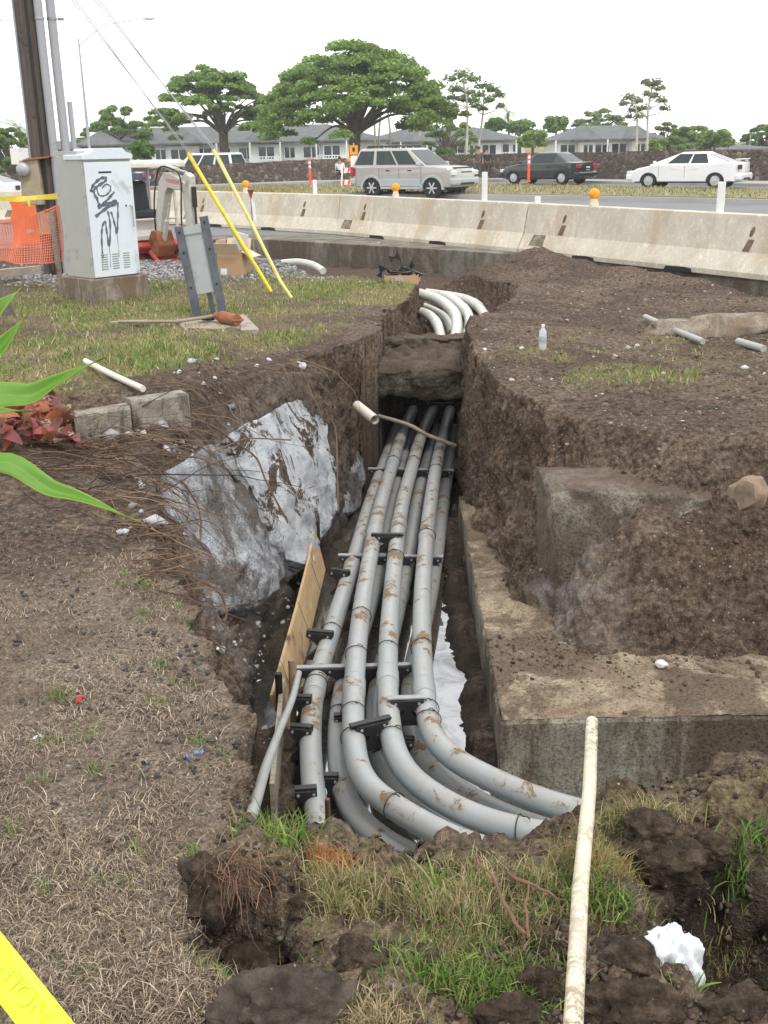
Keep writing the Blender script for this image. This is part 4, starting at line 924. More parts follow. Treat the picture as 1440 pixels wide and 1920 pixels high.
def scatter_pebbles():
    # dark crumbs in the straw
    n = 16000; y = 1.5+3.6*RNG.random(n)**1.4; x = RNG.uniform(-1, .05, n)*(y*.42+.2); k = (sdf(RIM, x, y) > .0) & ((x < -.38) | (RNG.random(n) < .3)) & (RNG.random(n) < .15+.85*sstep(-.1, .35, fbm(x*2.2, y*2.2, None, 3, 121))); x, y = x[k], y[k]
    pebbles('soil_crumbs', x, y, np.minimum(RNG.gamma(1.6, .0032, len(x))+.002, .014), [(.07, .062, .056), (.10, .09, .08), (.055, .05, .048), (.13, .115, .10)], 'dark soil crumbs and gravel on the left foreground', 'gravel')
    # crumbs on the right terrace, heap and bank
    n = 9000; y = 5.0+11.5*RNG.random(n); x = RNG.uniform(.6, 1, n)*0+RNG.uniform(.45, .40*y+.6, n); x = np.where(RNG.random(n) < .12, RNG.uniform(-.3, .6, n)-.6, x)
    k = (x > .45) & ((sdf(RIM, x, y) > -.6)); x, y = x[k], y[k]
    pebbles('soil_crumbs', x, y, RNG.gamma(1.5, .0045, len(x))+.003, [(.13, .095, .068), (.09, .065, .045), (.17, .13, .10), (.11, .08, .06), (.24, .20, .16)], 'loose soil crumbs and stones over the right terrace and heap', 'gravel')
    n = 200; y = 5.6+10*RNG.random(n)**1.2; x = RNG.uniform(.7, .38*y+.4, n); k = sdf(RIM, x, y) > .0; x, y = x[k], y[k]
    pebbles('pale_pebbles', x, y, RNG.gamma(1.6, .005, len(x))+.005, [(.45, .42, .38), (.36, .32, .27), (.55, .54, .52)], 'pale pebbles dotted over the right terrace', 'gravel')
    n = 2600; x = .58+4.2*RNG.random(n); y = 4.74+.95*RNG.random(n)**.7; k = RNG.random(n) < .12+.88*sstep(4.8, 5.4, y+.15*fbm(x*3, y*3, None, 3, 77)); x, y = x[k], y[k]
    pebbles('soil_crumbs', x, y, RNG.gamma(1.4, .004, len(x))+.002, [(.09, .065, .045), (.13, .095, .07), (.07, .05, .036), (.20, .16, .12)], 'soil crumbs fallen on the slab', 'soil', 1, z=-1.028)
    # foreground clods
    n = 15000; x = RNG.uniform(-.45, 1.2, n); y = RNG.uniform(1.5, 2.65, n); k = RNG.random(n) < .15+.85*sstep(-.1, .3, fbm(x*3, y*3, None, 3, 131)); x, y = x[k], y[k]
    pebbles('soil_crumbs', x, y, np.minimum(RNG.gamma(1.1, .0048, len(x))+.0015, .013), [(.075, .055, .04), (.055, .04, .03), (.10, .08, .062), (.13, .10, .08)], 'crumbled dark soil in the foreground', 'soil', 1)
    # gravel round the digger
    n = 9000; x = RNG.normal(-2.9, 1.5, n); y = RNG.normal(16.1, .75, n); k = (y < 18.6) & (x < .2); x, y = x[k], y[k]
    pebbles('gravel', x, y, RNG.uniform(.018, .045, len(x)), [(.25, .24, .235), (.18, .175, .17), (.34, .33, .32), (.13, .125, .12)], 'grey crushed gravel heaped around the digger', 'gravel')
    # rubble below the kerb and at the foot of the white concrete
    for cx, cy, sx, sy, n, sz in ((-1.40, 6.75, .22, .12, 130, .022), (-.72, 6.0, .14, .35, 420, .014), (-.98, 6.2, .15, .5, 200, .018), (-1.05, 7.9, .25, .3, 60, .02), (-.6, 7.0, .08, .3, 120, .014)):
        x = RNG.normal(cx, sx, n); y = RNG.normal(cy, sy, n); pebbles('concrete_rubble', x, y, RNG.gamma(2, sz*.4, n)+.004, [(.40, .41, .43), (.52, .53, .55), (.28, .28, .28), (.15, .12, .10)], 'broken concrete crumbs on the left bank', 'rubble', 1, .1)
scatter_pebbles()
# ---- grass tufts on the torn near bank: each tuft one thing
def tuft(label, px, py, z, n, spread, L, tints, wid=(.0018, .0042), lean=(.15, .95), name='grass_tuft'):
    c = P(px, py, z=z); x = RNG.normal(c.x, spread[0], n); y = RNG.normal(c.y, spread[1], n); h = H(x, y)
    base = np.stack([x-c.x, y-c.y, h-c.z-.004], 1)
    me = blades_mesh(name, base, RNG.uniform(L[0], L[1], n), RNG.uniform(wid[0], wid[1], n), RNG.uniform(lean[0], lean[1], n), pick(tints, n), 3, .8)
    me.materials.append(MAT['blades']); o = bpy.data.objects.new(name, me); o.location = c; link(o); return tag(o, label, 'grass', 'grass tufts on the torn near bank', 'stuff')
tuft('green tuft at the near left corner of the trench beside the thin pipe', 520, 1545, .02, 500, (.045, .05), (.03, .10), GREEN+OLIVE, (.003, .007))
tuft('orange-brown dried tuft at the foot of the grey form board', 615, 1600, .0, 700, (.035, .02), (.02, .055), [(.55, .20, .06), (.46, .24, .09), (.40, .28, .12)], (.0015, .003))
tuft('dry tuft with green tips left of centre on the near bank', 640, 1680, .0, 900, (.05, .04), (.03, .09), DRY+OLIVE+GREEN[:1])
tuft('large shaggy mound of half-dry grass in front of the curving conduits', 850, 1630, .08, 1900, (.07, .05), (.02, .07), OLIVE+DRY+DRY+GREEN[:2])
tuft('flat tuft of mixed grass below the large grass mound', 890, 1740, .04, 1500, (.10, .06), (.015, .05), OLIVE+GREEN+DRY)
tuft('tuft of rusty dry grass just right of the mottled pipe', 1130, 1600, .05, 1000, (.045, .04), (.03, .10), [(.40, .27, .12), (.46, .33, .15)]+OLIVE)
tuft('green broad-bladed tuft right of the mottled pipe above the hole', 1130, 1690, .0, 700, (.05, .05), (.02, .07), GREEN+OLIVE, (.003, .006))
tuft('bright green tuft at the foot of the near bank, centre', 900, 1850, .0, 1100, (.09, .035), (.02, .06), GREEN+GREEN+OLIVE, (.0025, .006))
tuft('straw-coloured tuft on top of the big foreground clod', 680, 1850, .10, 800, (.05, .02), (.02, .06), DRY+[(.5, .42, .25)])
tuft('thin pale grass hanging over the right rim of the hole', 1410, 1600, .0, 500, (.06, .03), (.02, .06), DRY+OLIVE)
tuft('small green tuft by the slab foot at right', 1200, 1510, .02, 500, (.06, .02), (.03, .08), OLIVE+DRY+GREEN[:1])
tuft('sparse green blades at the right picture edge', 1420, 1540, .02, 200, (.05, .03), (.03, .08), GREEN, (.003, .006))
tuft('low green blades between clods at lower left of centre', 480, 1770, .0, 500, (.05, .04), (.02, .06), GREEN+OLIVE, (.0025, .005))
tuft('grassy fringe along the near edge of the trench', 760, 1600, .05, 800, (.16, .025), (.015, .04), OLIVE+DRY)
tuft('matted grass left of the mottled pipe', 1000, 1650, .06, 900, (.06, .05), (.02, .06), OLIVE+DRY+GREEN[:1])
tuft('grass among the clods at the bottom right', 1330, 1850, -.05, 350, (.10, .04), (.02, .05), OLIVE+GREEN[:1])
def leafy(label, px, py, z, L, n):
    c = P(px, py, z=z); c.z = Hs(c.x, c.y)-.01; az = RNG.uniform(0, 6.28, n)
    me = blades_mesh('broad_leaf_weed', np.zeros((n, 3)), RNG.uniform(L*.5, L, n), RNG.uniform(.009, .016, n), RNG.uniform(.35, .8, n), pick([(.17, .32, .05), (.22, .36, .07), (.30, .38, .10)], n), 5, .6, az)
    me.materials.append(MAT['blades']); o = bpy.data.objects.new('broad_leaf_weed', me); o.location = c; link(o); tag(o, label, 'weed', 'broad leaved weeds on the near bank')
leafy('tall green weed standing before the curving conduits', 820, 1590, .10, .15, 9); leafy('small green weed beside the dark clod at centre', 865, 1760, .05, .07, 4); leafy('green weed with broad leaves just right of the mottled pipe', 1125, 1640, .03, .08, 7)
leafy('small green weed at the bottom near the picture edge', 1000, 1890, .0, .06, 5); leafy('green weed by the pipe end on the left bank', 540, 1560, .02, .11, 8); leafy('green weed at the hole rim above the white bag', 1155, 1735, .0, .07, 5); leafy('pale weed leaning beside the white bag', 1300, 1850, -.05, .10, 3)
# ---- clods: each big one a thing
def clod(label, px, py, z, size_, seed, mat='soil', rot=(0, 0, 0), rough=.55, flat=0, sub=5):
    k_ = 1.0 if mat == 'clay' else .78; size = tuple(q*k_ for q in size_); c = P(px, py, z=z); c.z = min(c.z, Hs(c.x, c.y)+size[2]*.35); m = MB(); m.blob((0, 0, 0), size, seed, rough, sub, rot, flat)
    co = np.array([v[:] for v in m.v]); nn = co/np.linalg.norm(co, axis=1)[:, None]; k = 14
    q = fbm((co[:, 0]+c.x)*k, (co[:, 1]+c.y)*k, co[:, 2]*k, 4, seed, .6); rd = 1-2*np.abs(fbm((co[:, 0]+c.x)*k*1.3, (co[:, 1]+c.y)*k*1.3, co[:, 2]*k*1.3, 3, seed+40)); cr_ = fbm((co[:, 0]+c.x)*70, (co[:, 1]+c.y)*70, co[:, 2]*70, 2, seed+80)
    co = co + nn*((.030*q+.022*rd+.010*cr_)*(1 if mat == 'soil' else .75))[:, None]*min(1.2, max(size)*11); m.v = [Vector(v) for v in co]
    o = m.build('soil_clod', mat, None, smooth=True); o.location = c; return tag(o, label, 'clod', 'soil clods of the near bank')
clod('big smooth clay clod with spade-cut face at the bottom left of centre', 540, 1890, .02, (.13, .06, .085), 3, 'clay', (.35, .1, .2), .45, 0)
clod('rounded dark clod behind the big clay clod', 500, 1815, .07, (.085, .05, .035), 4, 'soil', (0, .1, .2))
clod('flat grey-brown clod near the middle of the bank', 680, 1790, .06, (.065, .05, .032), 5, 'soil', (.3, 0, .3), .6, 0)
clod('lumpy clod above the dry tuft, left', 565, 1655, .07, (.05, .04, .035), 6)
clod('long ridge of clods left of the dry tuft', 470, 1690, .03, (.10, .04, .03), 7, 'soil', (0, 0, .3))
clod('small clod on the near rim by the form board', 560, 1590, .05, (.03, .025, .022), 8)
clod('tall clod on the rim at the right of the conduits', 1225, 1540, .04, (.07, .06, .05), 9, 'soil', (0, 0, .5))
clod('undercut dark sod hanging over the hole', 1240, 1600, -.02, (.11, .05, .06), 10, 'soil', (.3, 0, -.3))
clod('blunt clay block at the left edge of the hole', 1170, 1690, -.02, (.045, .05, .04), 11, 'clay', (0, .2, .4), .25)
clod('large lump just right of the pipe at the bottom', 1170, 1810, .02, (.085, .06, .055), 12, 'soil')
clod('bottom lump right of the pipe, below the large lump', 1180, 1890, .02, (.10, .05, .05), 13, 'soil')
clod('lump left of the mottled pipe at the bottom', 1010, 1845, .0, (.06, .05, .045), 14, 'soil')
clod('lowest lump left of the mottled pipe', 960, 1905, .0, (.07, .045, .04), 15, 'soil')
clod('lumpy bank of clods at the right picture edge', 1400, 1790, -.03, (.12, .07, .06), 16, 'soil')
clod('crumbly clod at the bottom right corner', 1400, 1890, -.02, (.10, .05, .05), 17, 'soil')
clod('dark clod right of the white bag', 1330, 1830, -.05, (.06, .04, .035), 18, 'soil')
clod('dark root ball torn up at the left of the near bank', 400, 1650, .03, (.085, .075, .085), 19, 'soil', (0, .3, .3), .6)
clod('clod against the near end of the slab', 1330, 1560, -.02, (.07, .05, .04), 20, 'soil')
clod('clod at the lower left of the clay block', 440, 1870, .0, (.05, .04, .03), 22, 'soil')
clod('clod just left of the pipe at the middle of the bank', 1045, 1750, .0, (.035, .03, .03), 23, 'soil')
clod('clod beside the thin pipe at the near left rim', 470, 1560, .03, (.04, .03, .03), 24, 'soil')
# ---- roots
def root_mesh(name, paths, tints, segs=5):
    m = MB(); cols = []
    for path, r in paths:
        rr = [max(r*(1-.7*i/(len(path)-1)), .0008) for i in range(len(path))]; b = len(m.v); m.tube(path, rr, segs); c = random.choice(tints); k = random.uniform(.7, 1.3); cols += [(c[0]*k, c[1]*k, c[2]*k, 1)]*(len(m.v)-b)
    return m, cols
def roots(name, label, paths, tints, kind='stuff'):
    m, cols = root_mesh(name, paths, tints); o = m.build(name, 'roots_mix', None, smooth=True)
    a = o.data.attributes.new('tint', 'FLOAT_COLOR', 'POINT'); a.data.foreach_set('color', np.array(cols, np.float32).ravel()); return tag(o, label, 'roots', None, kind)
RT = [(.13, .08, .05), (.09, .06, .042), (.16, .10, .065), (.06, .042, .032), (.22, .155, .10)]
def wander(p, d, n, step, g, wig):
    out = [Vector(p)]; d = Vector(d).normalized()
    for i in range(n):
        d = (d+Vector((random.gauss(0, wig), random.gauss(0, wig), random.gauss(0, wig)-g))).normalized(); out.append(out[-1]+d*step)
    return out
def make_roots():
    rimx = lambda y: float(np.interp(y, [q[1] for q in RIM[:12]], [q[0] for q in RIM[:12]])); ps = []
    for k in range(330):
        y = random.uniform(4.7, 7.0) if k % 3 else random.uniform(6.8, 9.0); x = rimx(y)-random.uniform(-.05, .3); z = Hs(x, y)+random.uniform(-.02, .05)
        n = random.randint(6, 14); ps.append((wander((x, y, z), (random.uniform(.3, 1), random.uniform(-.8, .1), random.uniform(-.2, .4)), n, random.uniform(.035, .065), random.uniform(.04, .22), .16), random.uniform(.0015, .0045)))
    for k in range(90):   # mat of long roots sweeping along the rim
        y = random.uniform(5.6, 6.9); x = rimx(y)-random.uniform(.1, .9); z = Hs(x, y)+.02; path = wander((x, y, z), (1, random.uniform(-.7, .1), .1), 10, random.uniform(.06, .11), .03, .14)
        path = [Vector((p.x, p.y, max(p.z, Hs(p.x, p.y)+.004))) for p in path]; ps.append((path, random.uniform(.002, .006)))
    roots('exposed_roots', 'tangle of thin brown roots hanging from the left rim of the trench', ps, RT)
    ps = []
    for k in range(46):   # orange-brown roots at the lower left rim
        y = random.uniform(3.9, 4.9); x = rimx(y)-random.uniform(-.02, .15); z = Hs(x, y)+.01; ps.append((wander((x, y, z), (1, random.uniform(-.5, .2), random.uniform(-.1, .3)), random.randint(5, 9), .045, .06, .18), random.uniform(.002, .005)))
    roots('exposed_roots', 'orange-brown roots reaching over the rim below the hanging root tangle', ps, [(.20, .115, .065), (.15, .088, .055), (.10, .065, .045)])
    ps = []
    for k in range(70):
        c = P(420, 1620, z=.10); ps.append((wander(c+Vector((random.gauss(.02, .03), random.gauss(0, .03), random.uniform(-.03, .03))), (random.uniform(-.1, 1), -.5, .3), random.randint(6, 11), .014, .18, .2), random.uniform(.0007, .0016)))
    roots('root_fibres', 'reddish root fibres hanging from the torn root ball at lower left', ps, [(.26, .135, .075), (.20, .11, .065), (.13, .08, .055), (.09, .06, .045)])
    for i, (lab, pts, r) in enumerate((('grey root stem arching over the pale concrete', [(345, 780), (400, 800), (440, 830), (480, 858), (500, 905), (540, 980)], .007), ('thin branch forking on the pale concrete', [(395, 850), (440, 830), (470, 822), (545, 825)], .005), ('thin grey shoot hanging in front of the grey concrete', [(340, 900), (375, 960), (372, 1040), (355, 1110)], .006),
                                  ('brown root bent over the lower grey concrete', [(290, 1080), (360, 1085), (410, 1110), (425, 1150), (418, 1165)], .007), ('dark root running down beside the pale concrete peak', [(600, 760), (628, 800), (632, 870), (634, 960)], .006))):
        rod('root_stem', lab, 'root', catmull([onbank(x, y, .12) for x, y in pts], 4), r, 'root_wood', 6, 'single root stems on the left bank')
    for lab, a, b, r in (('brown root sticking up across the near bank, centre', (735, 1660), (705, 1600), .004), ('long brown root slanting down left of the mottled pipe', (985, 1760), (900, 1610), .0055), ('forked brown root leaning on the long slanting root', (990, 1755), (988, 1660), .004), ('reddish root lying by the trench edge', (950, 1640), (1060, 1690), .0045)):
        p, q = P(*a, z=.04), P(*b, z=.07); p.z = max(p.z, Hs(p.x, p.y)+.015); q.z = max(q.z, Hs(q.x, q.y)+.03); path_ = catmull([p+(q-p)*f_+Vector((random.gauss(0, .006), random.gauss(0, .004), random.uniform(0, .008))) for f_ in (0, .15, .3, .45, .6, .75, .9, 1)], 4); rod('root_stem', lab, 'root', path_, [r*random.uniform(.75, 1.15)*(1.1-.6*i_/len(path_)) for i_ in range(len(path_))], 'root_wood', 7, 'thick roots on the near bank')
make_roots()
# ---- kerb stones
def kerb(label, p0, p1, h, w, seed):
    a, b = Vector(p0), Vector(p1); d = (b-a).normalized(); n = Vector((-d.y, d.x, 0)); L = (b-a).length; K = 14; rings = []; rg = random.Random(seed)
    for i in range(K+1):
        c = a+d*L*i/K; e = .010*rg.uniform(-1, 1)
        rings.append([c+n*(0+e)+Vector((0, 0, -h)), c+n*(w)+Vector((0, 0, -h)), c+n*(w+e)+Vector((0, 0, -.012)), c+n*(w-.015), c+n*(.015+e)+Vector((0, 0, rg.uniform(-.006, .004))), c+n*(e)+Vector((0, 0, -.015))])
    m = MB(); m.loft([[v-a for v in r] for r in rings]); o = m.build('kerb_stone', 'kerb_old', None); o.location = a; tag(o, label, 'kerb', 'broken kerb stones by the lawn')
kerb('longer mossy kerb stone half buried beside the red plant', P(138, 780, z=.13), P(244, 762, z=.15), .32, .14, 1)
kerb('shorter kerb stone with a fresh broken grey face', P(247, 752, z=.17), P(353, 737, z=.17), .24, .14, 2)
for i, (px, py, z, s, lab) in enumerate(((560, 688, -.02, .06, 'pale concrete chunk resting on the soil above the white concrete'), (1405, 925, .03, .11, 'flat brown rock leaning at the right edge of the terrace'), (380, 1157, -.95, .05, 'flat pale stone chip on the lower grey concrete'), (1240, 1245, -1.0, .035, 'cream stone chip lying on the slab'), (1278, 795, -.05, .035, 'pale round stone on the right terrace'),
                                         (482, 686, .02, .025, 'white pebble on the soil by the roots'), (710, 455, -.0, .02, 'tiny pale stone before the road edge'), (1275, 600, .0, .0, ''), (985, 605, .0, .0, ''), (1040, 575, -.02, .0, ''))):
    if s == 0: continue
    c = P(px, py, z=z); m = MB(); m.blob((0, 0, 0), (s, s*.75, s*(.6 if i != 1 else .8)), 40+i, .5, 3, (0.2, .3 if i == 1 else 0, i)); o = m.build('stone', 'rock_brown' if i == 1 else ('rubble_pale' if i != 0 else 'rubble'), None, smooth=35); o.location = c; tag(o, lab, 'stone')
def lump(px, py, z, size, seed, label, mat='old_duct', name='concrete_lump', rot=(0, 0, 0)):
    c = P(px, py, z=z); m = MB(); m.blob((0, 0, 0), size, seed, .4, 4, rot); o = m.build(name, mat, None, smooth=50); o.location = c; tag(o, label, 'concrete')
lump(1350, 622, -.05, (.60, .30, .17), 61, 'long grey concrete lump half buried at the back right', 'footing')
# ---- big strap-leaved plant left of the picture
def strap_leaf(parent, pts, wid, fold=.25):
    path = catmull([Vector(p) for p in pts], 10); fr = ring_frames(path); n = len(path); V = []; F = []; C = []; K = 6
    for i, (p, (t, N_, B_)) in enumerate(zip(path, fr)):
        f = i/(n-1); w = wid*(math.sin(math.pi*min(1, .12+f*.88))**.6)*(1 if f < .6 else max(.0, 1-((f-.6)/.4)**1.8)) + .0006
        vw = (p-Vector((0, 0, CAMH))).normalized(); s = t.cross(Vector((0, 0, 1))*.45-vw*.75*(f**.5)).normalized(); u = s.cross(t).normalized()
        for k in range(K+1):
            g = k/K*2-1; V.append(p+s*g*w+u*(abs(g)*w*fold+.004*math.sin(f*14+g*2))); C.append((k/K, f, 0, 1))
    for i in range(n-1):
        for k in range(K): F.append((i*(K+1)+k, i*(K+1)+k+1, (i+1)*(K+1)+k+1, (i+1)*(K+1)+k))
    im = mw_of(parent).inverted(); me = fast_mesh('leaf', np.array([im @ v for v in V]), np.array(F), np.array(C), smooth=True); me.materials.append(MAT['strap_leaf']); o = bpy.data.objects.new('leaf', me); link(o, parent)
    s = o.modifiers.new('thick', 'SOLIDIFY'); s.thickness = .0016
def strap_plant():
    b = Vector((-1.02, 1.78, -.02)); t = thing('strap_leaf_plant', 'bright green strap-leaved plant reaching in from the left edge', 'plant', tuple(b))
    def leaf(tip, mid, w, base=(0, 0, 0)): strap_leaf(t, [b+Vector(base), b+Vector((base[0]*1.5+.03, 0, .55)), Vector(mid[0]), Vector(mid[1]), Vector(tip)], w)
    leaf(P(262, 979, d=1.72), (P(-60, 915, d=1.80), P(110, 922, d=1.78)), .019, (.0, -.03, 0))
    leaf(P(198, 669, d=1.85), (P(-70, 830, d=1.86), P(70, 735, d=1.88)), .025, (.02, .03, 0))
    leaf(P(52, 588, d=1.9), (P(-80, 720, d=1.88), P(-5, 655, d=1.9)), .022, (-.02, .05, 0))
    leaf(P(42, 540, d=2.0), (P(-70, 640, d=1.95), P(-20, 590, d=1.98)), .03, (.04, .06, 0))
    leaf(P(60, 770, d=1.75), (P(-120, 800, d=1.86), P(-40, 775, d=1.8)), .020, (.0, .0, 0))
    leaf(b+Vector((-.7, .2, .7)), (b+Vector((-.25, .05, .85)), b+Vector((-.5, .1, .9))), .034); leaf(b+Vector((-.4, -.5, .8)), (b+Vector((-.1, -.15, .8)), b+Vector((-.25, -.35, .95))), .034); leaf(b+Vector((-.3, .6, 1.0)), (b+Vector((-.1, .15, .8)), b+Vector((-.2, .4, 1.05))), .034)
strap_plant()
def red_plant():
    c = P(45, 800, z=-.02); t = thing('red_leaf_plant', 'low plant with crumpled red and orange leaves at the left edge', 'plant', tuple(c)); rg = random.Random(4)
    tints = [(.30, .085, .075), (.34, .10, .06), (.40, .15, .07), (.24, .06, .065), (.42, .22, .13), (.30, .18, .12), (.18, .07, .055), (.50, .36, .25), (.22, .06, .05), (.28, .12, .09)]
    for k in range(120):
        px, py = rg.uniform(-25, 134), rg.uniform(735, 825)
        if px > 90: py = rg.uniform(770, 828)
        p = P(px, py, z=max(.03, .22-.0012*(py-700))); a = rg.uniform(0, 6.28); L = rg.uniform(.08, .19); w = L*rg.uniform(.20, .34); dr = rg.uniform(-.9, .6); col = rg.choice(tints); kk = rg.uniform(.75, 1.2)
        M = Euler((rg.uniform(-.8, .8), dr, a)).to_matrix(); V = []; F = []; Cc = []
        for i in range(6):
            f = i/5; ww = w*math.sin(math.pi*(.12+.82*f))**.8
            for g in (-1, -.4, .4, 1): V.append(p+M @ Vector((f*L-L*.3, g*ww, .03*math.sin(f*3+k)*1.0+abs(g)*ww*.5+.006*math.sin(f*9+g*4+k)))-c); Cc.append((col[0]*kk, col[1]*kk, col[2]*kk, 1))
        for i in range(5):
            for g in range(3): F.append((i*4+g, i*4+g+1, i*4+g+5, i*4+g+4))
        me = fast_mesh('leaf', np.array(V), np.array(F), np.array(Cc), smooth=True); me.materials.append(MAT['red_leaf']); o = bpy.data.objects.new('leaf', me); link(o, t)
    for k in range(5):
        m = MB(); q = P(rg.uniform(0, 120), 800, z=.1); m.tube([Vector((q.x, q.y, -.1)), q+Vector((.01, 0, .05))], .006, 6); m.build('stem', 'root_wood', t, world=True)
red_plant()
# ---- caution tape across the near left corner
def caution_tape():
    a, b = P(-260, 1480, d=1.72), P(210, 2080, d=1.45); d = (b-a).normalized(); L = (b-a).length
    vis = (P(60, 1800, d=1.6)-Vector((0, 0, CAMH))).normalized(); s = d.cross(vis).normalized(); n = d.cross(s).normalized()
    t = thing('caution_tape', 'bright yellow caution tape stretched across the lower left corner', 'tape', tuple(a)); m = MB(); K = 40; vs = []; fs = []
    for i in range(K+1):
        c = a+d*L*i/K+n*.006*math.sin(i*.35); tw = .25*math.sin(i*.1)
        for g in (-1, -.5, 0, .5, 1): vs.append(c+(s*math.cos(tw)+n*math.sin(tw))*g*.029+n*.004*g*g)
    for i in range(K):
        for g in range(4): fs.append((i*5+g, i*5+g+1, i*5+g+6, i*5+g+5))
    m.add(vs, fs); o = m.build('ribbon', 'tape', t, smooth=True, world=True); sl = o.modifiers.new('thick', 'SOLIDIFY'); sl.thickness = .0006
    me = text_mesh('CAUTION  CAUTION  CAUTION', .040, 0, True); me.materials.append(MAT['tape_print']); tx = bpy.data.objects.new('printed_words', me); link(tx, t)
    nn = n if n.dot(vis) < 0 else -n
    X = d; Yv = nn.cross(X).normalized(); M = Matrix((X, Yv, nn)).transposed().to_4x4(); c = a.lerp(b, .62)+nn*.0075; M.translation = c
    M = mw_of(t).inverted() @ M; tx.matrix_local = M
caution_tape()
# ---- white plastic bag
def bag():
    c = P(1250, 1815, z=-.08); V0, F0 = ico(5); V = V0.copy()
    r = 1+.55*(1-2*np.abs(fbm(V[:, 0]*1.6+3, V[:, 1]*1.6, V[:, 2]*1.1, 4, 301, .55)))*.55; ang = np.arctan2(V[:, 1], V[:, 0]); r = r+.05*np.sin(ang*5+V[:, 2]*4)+.03*np.abs(np.sin(ang*9-V[:, 2]*6))+.02*fbm(V[:, 0]*9, V[:, 1]*9, V[:, 2]*9, 2, 307)
    V = V*r[:, None]*np.array([.066, .058, .098]); V[:, 2] = np.maximum(V[:, 2], -.045+.008*np.sin(ang*5)); V = V @ np.array(Euler((.35, -.15, .2)).to_matrix()).T
    me = fast_mesh('plastic_bag', V, F0, smooth=True); me.materials.append(MAT['bag']); o = bpy.data.objects.new('plastic_bag', me); o.location = c; link(o); tag(o, 'crumpled white plastic bag lying in the hole at lower right', 'bag')
bag()
# ---- water bottle
def bottle():
    c = P(1017, 655, z=0); c.z = Hs(c.x, c.y)+.0; c = P(1017, 657, z=c.z); t = thing('water_bottle', 'small clear water bottle standing on the right terrace', 'bottle', tuple(c)); m = MB()
    m.lathe([(.001, .002), (.028, 0), (.033, .008), (.033, .05), (.0315, .055), (.033, .06), (.033, .145), (.030, .16), (.016, .185), (.0125, .19), (.0125, .205)], segs=20); m.build('body', 'bottle_plastic', t, smooth=40)
    m = MB(); m.lathe([(.0335, .075), (.0338, .076), (.0338, .125), (.0335, .126)], segs=20); m.build('label_band', 'sign_back', t, smooth=40)
    m = MB(); m.lathe([(.0145, .200), (.0145, .218), (.001, .219)], segs=16); m.build('cap', 'paper_white', t, smooth=40)
bottle()
def litter(px, py, z, mat, lab, s=.03):
    c = P(px, py, z=z); c.z = Hs(c.x, c.y)+.008; m = MB(); rg = random.Random(px); vs = []; n = 7
    for i in range(n):
        for g in (-1, 1): vs.append(Vector((i/n*s*2-s, g*s*.25+rg.uniform(-.15, .15)*s, .012*rg.uniform(-.3, 1))))
    m.add(vs, [(2*i, 2*i+1, 2*i+3, 2*i+2) for i in range(n-1)]); o = m.build('plastic_scrap', mat, None); o.location = c; o.rotation_euler = (0, 0, rg.uniform(0, 3)); tag(o, lab, 'scrap'); q = o.modifiers.new('t', 'SOLIDIFY'); q.thickness = .001
litter(150, 1308, 0, 'red_lens', 'curled red plastic scrap in the straw'); litter(375, 1410, 0, 'label_blue', 'light blue plastic scrap in the straw', .018); litter(352, 1425, 0, 'label_blue', 'dark blue scrap beside the light blue one', .014); litter(72, 1382, 0, 'paper_white', 'white paper scrap in the straw at left', .016)
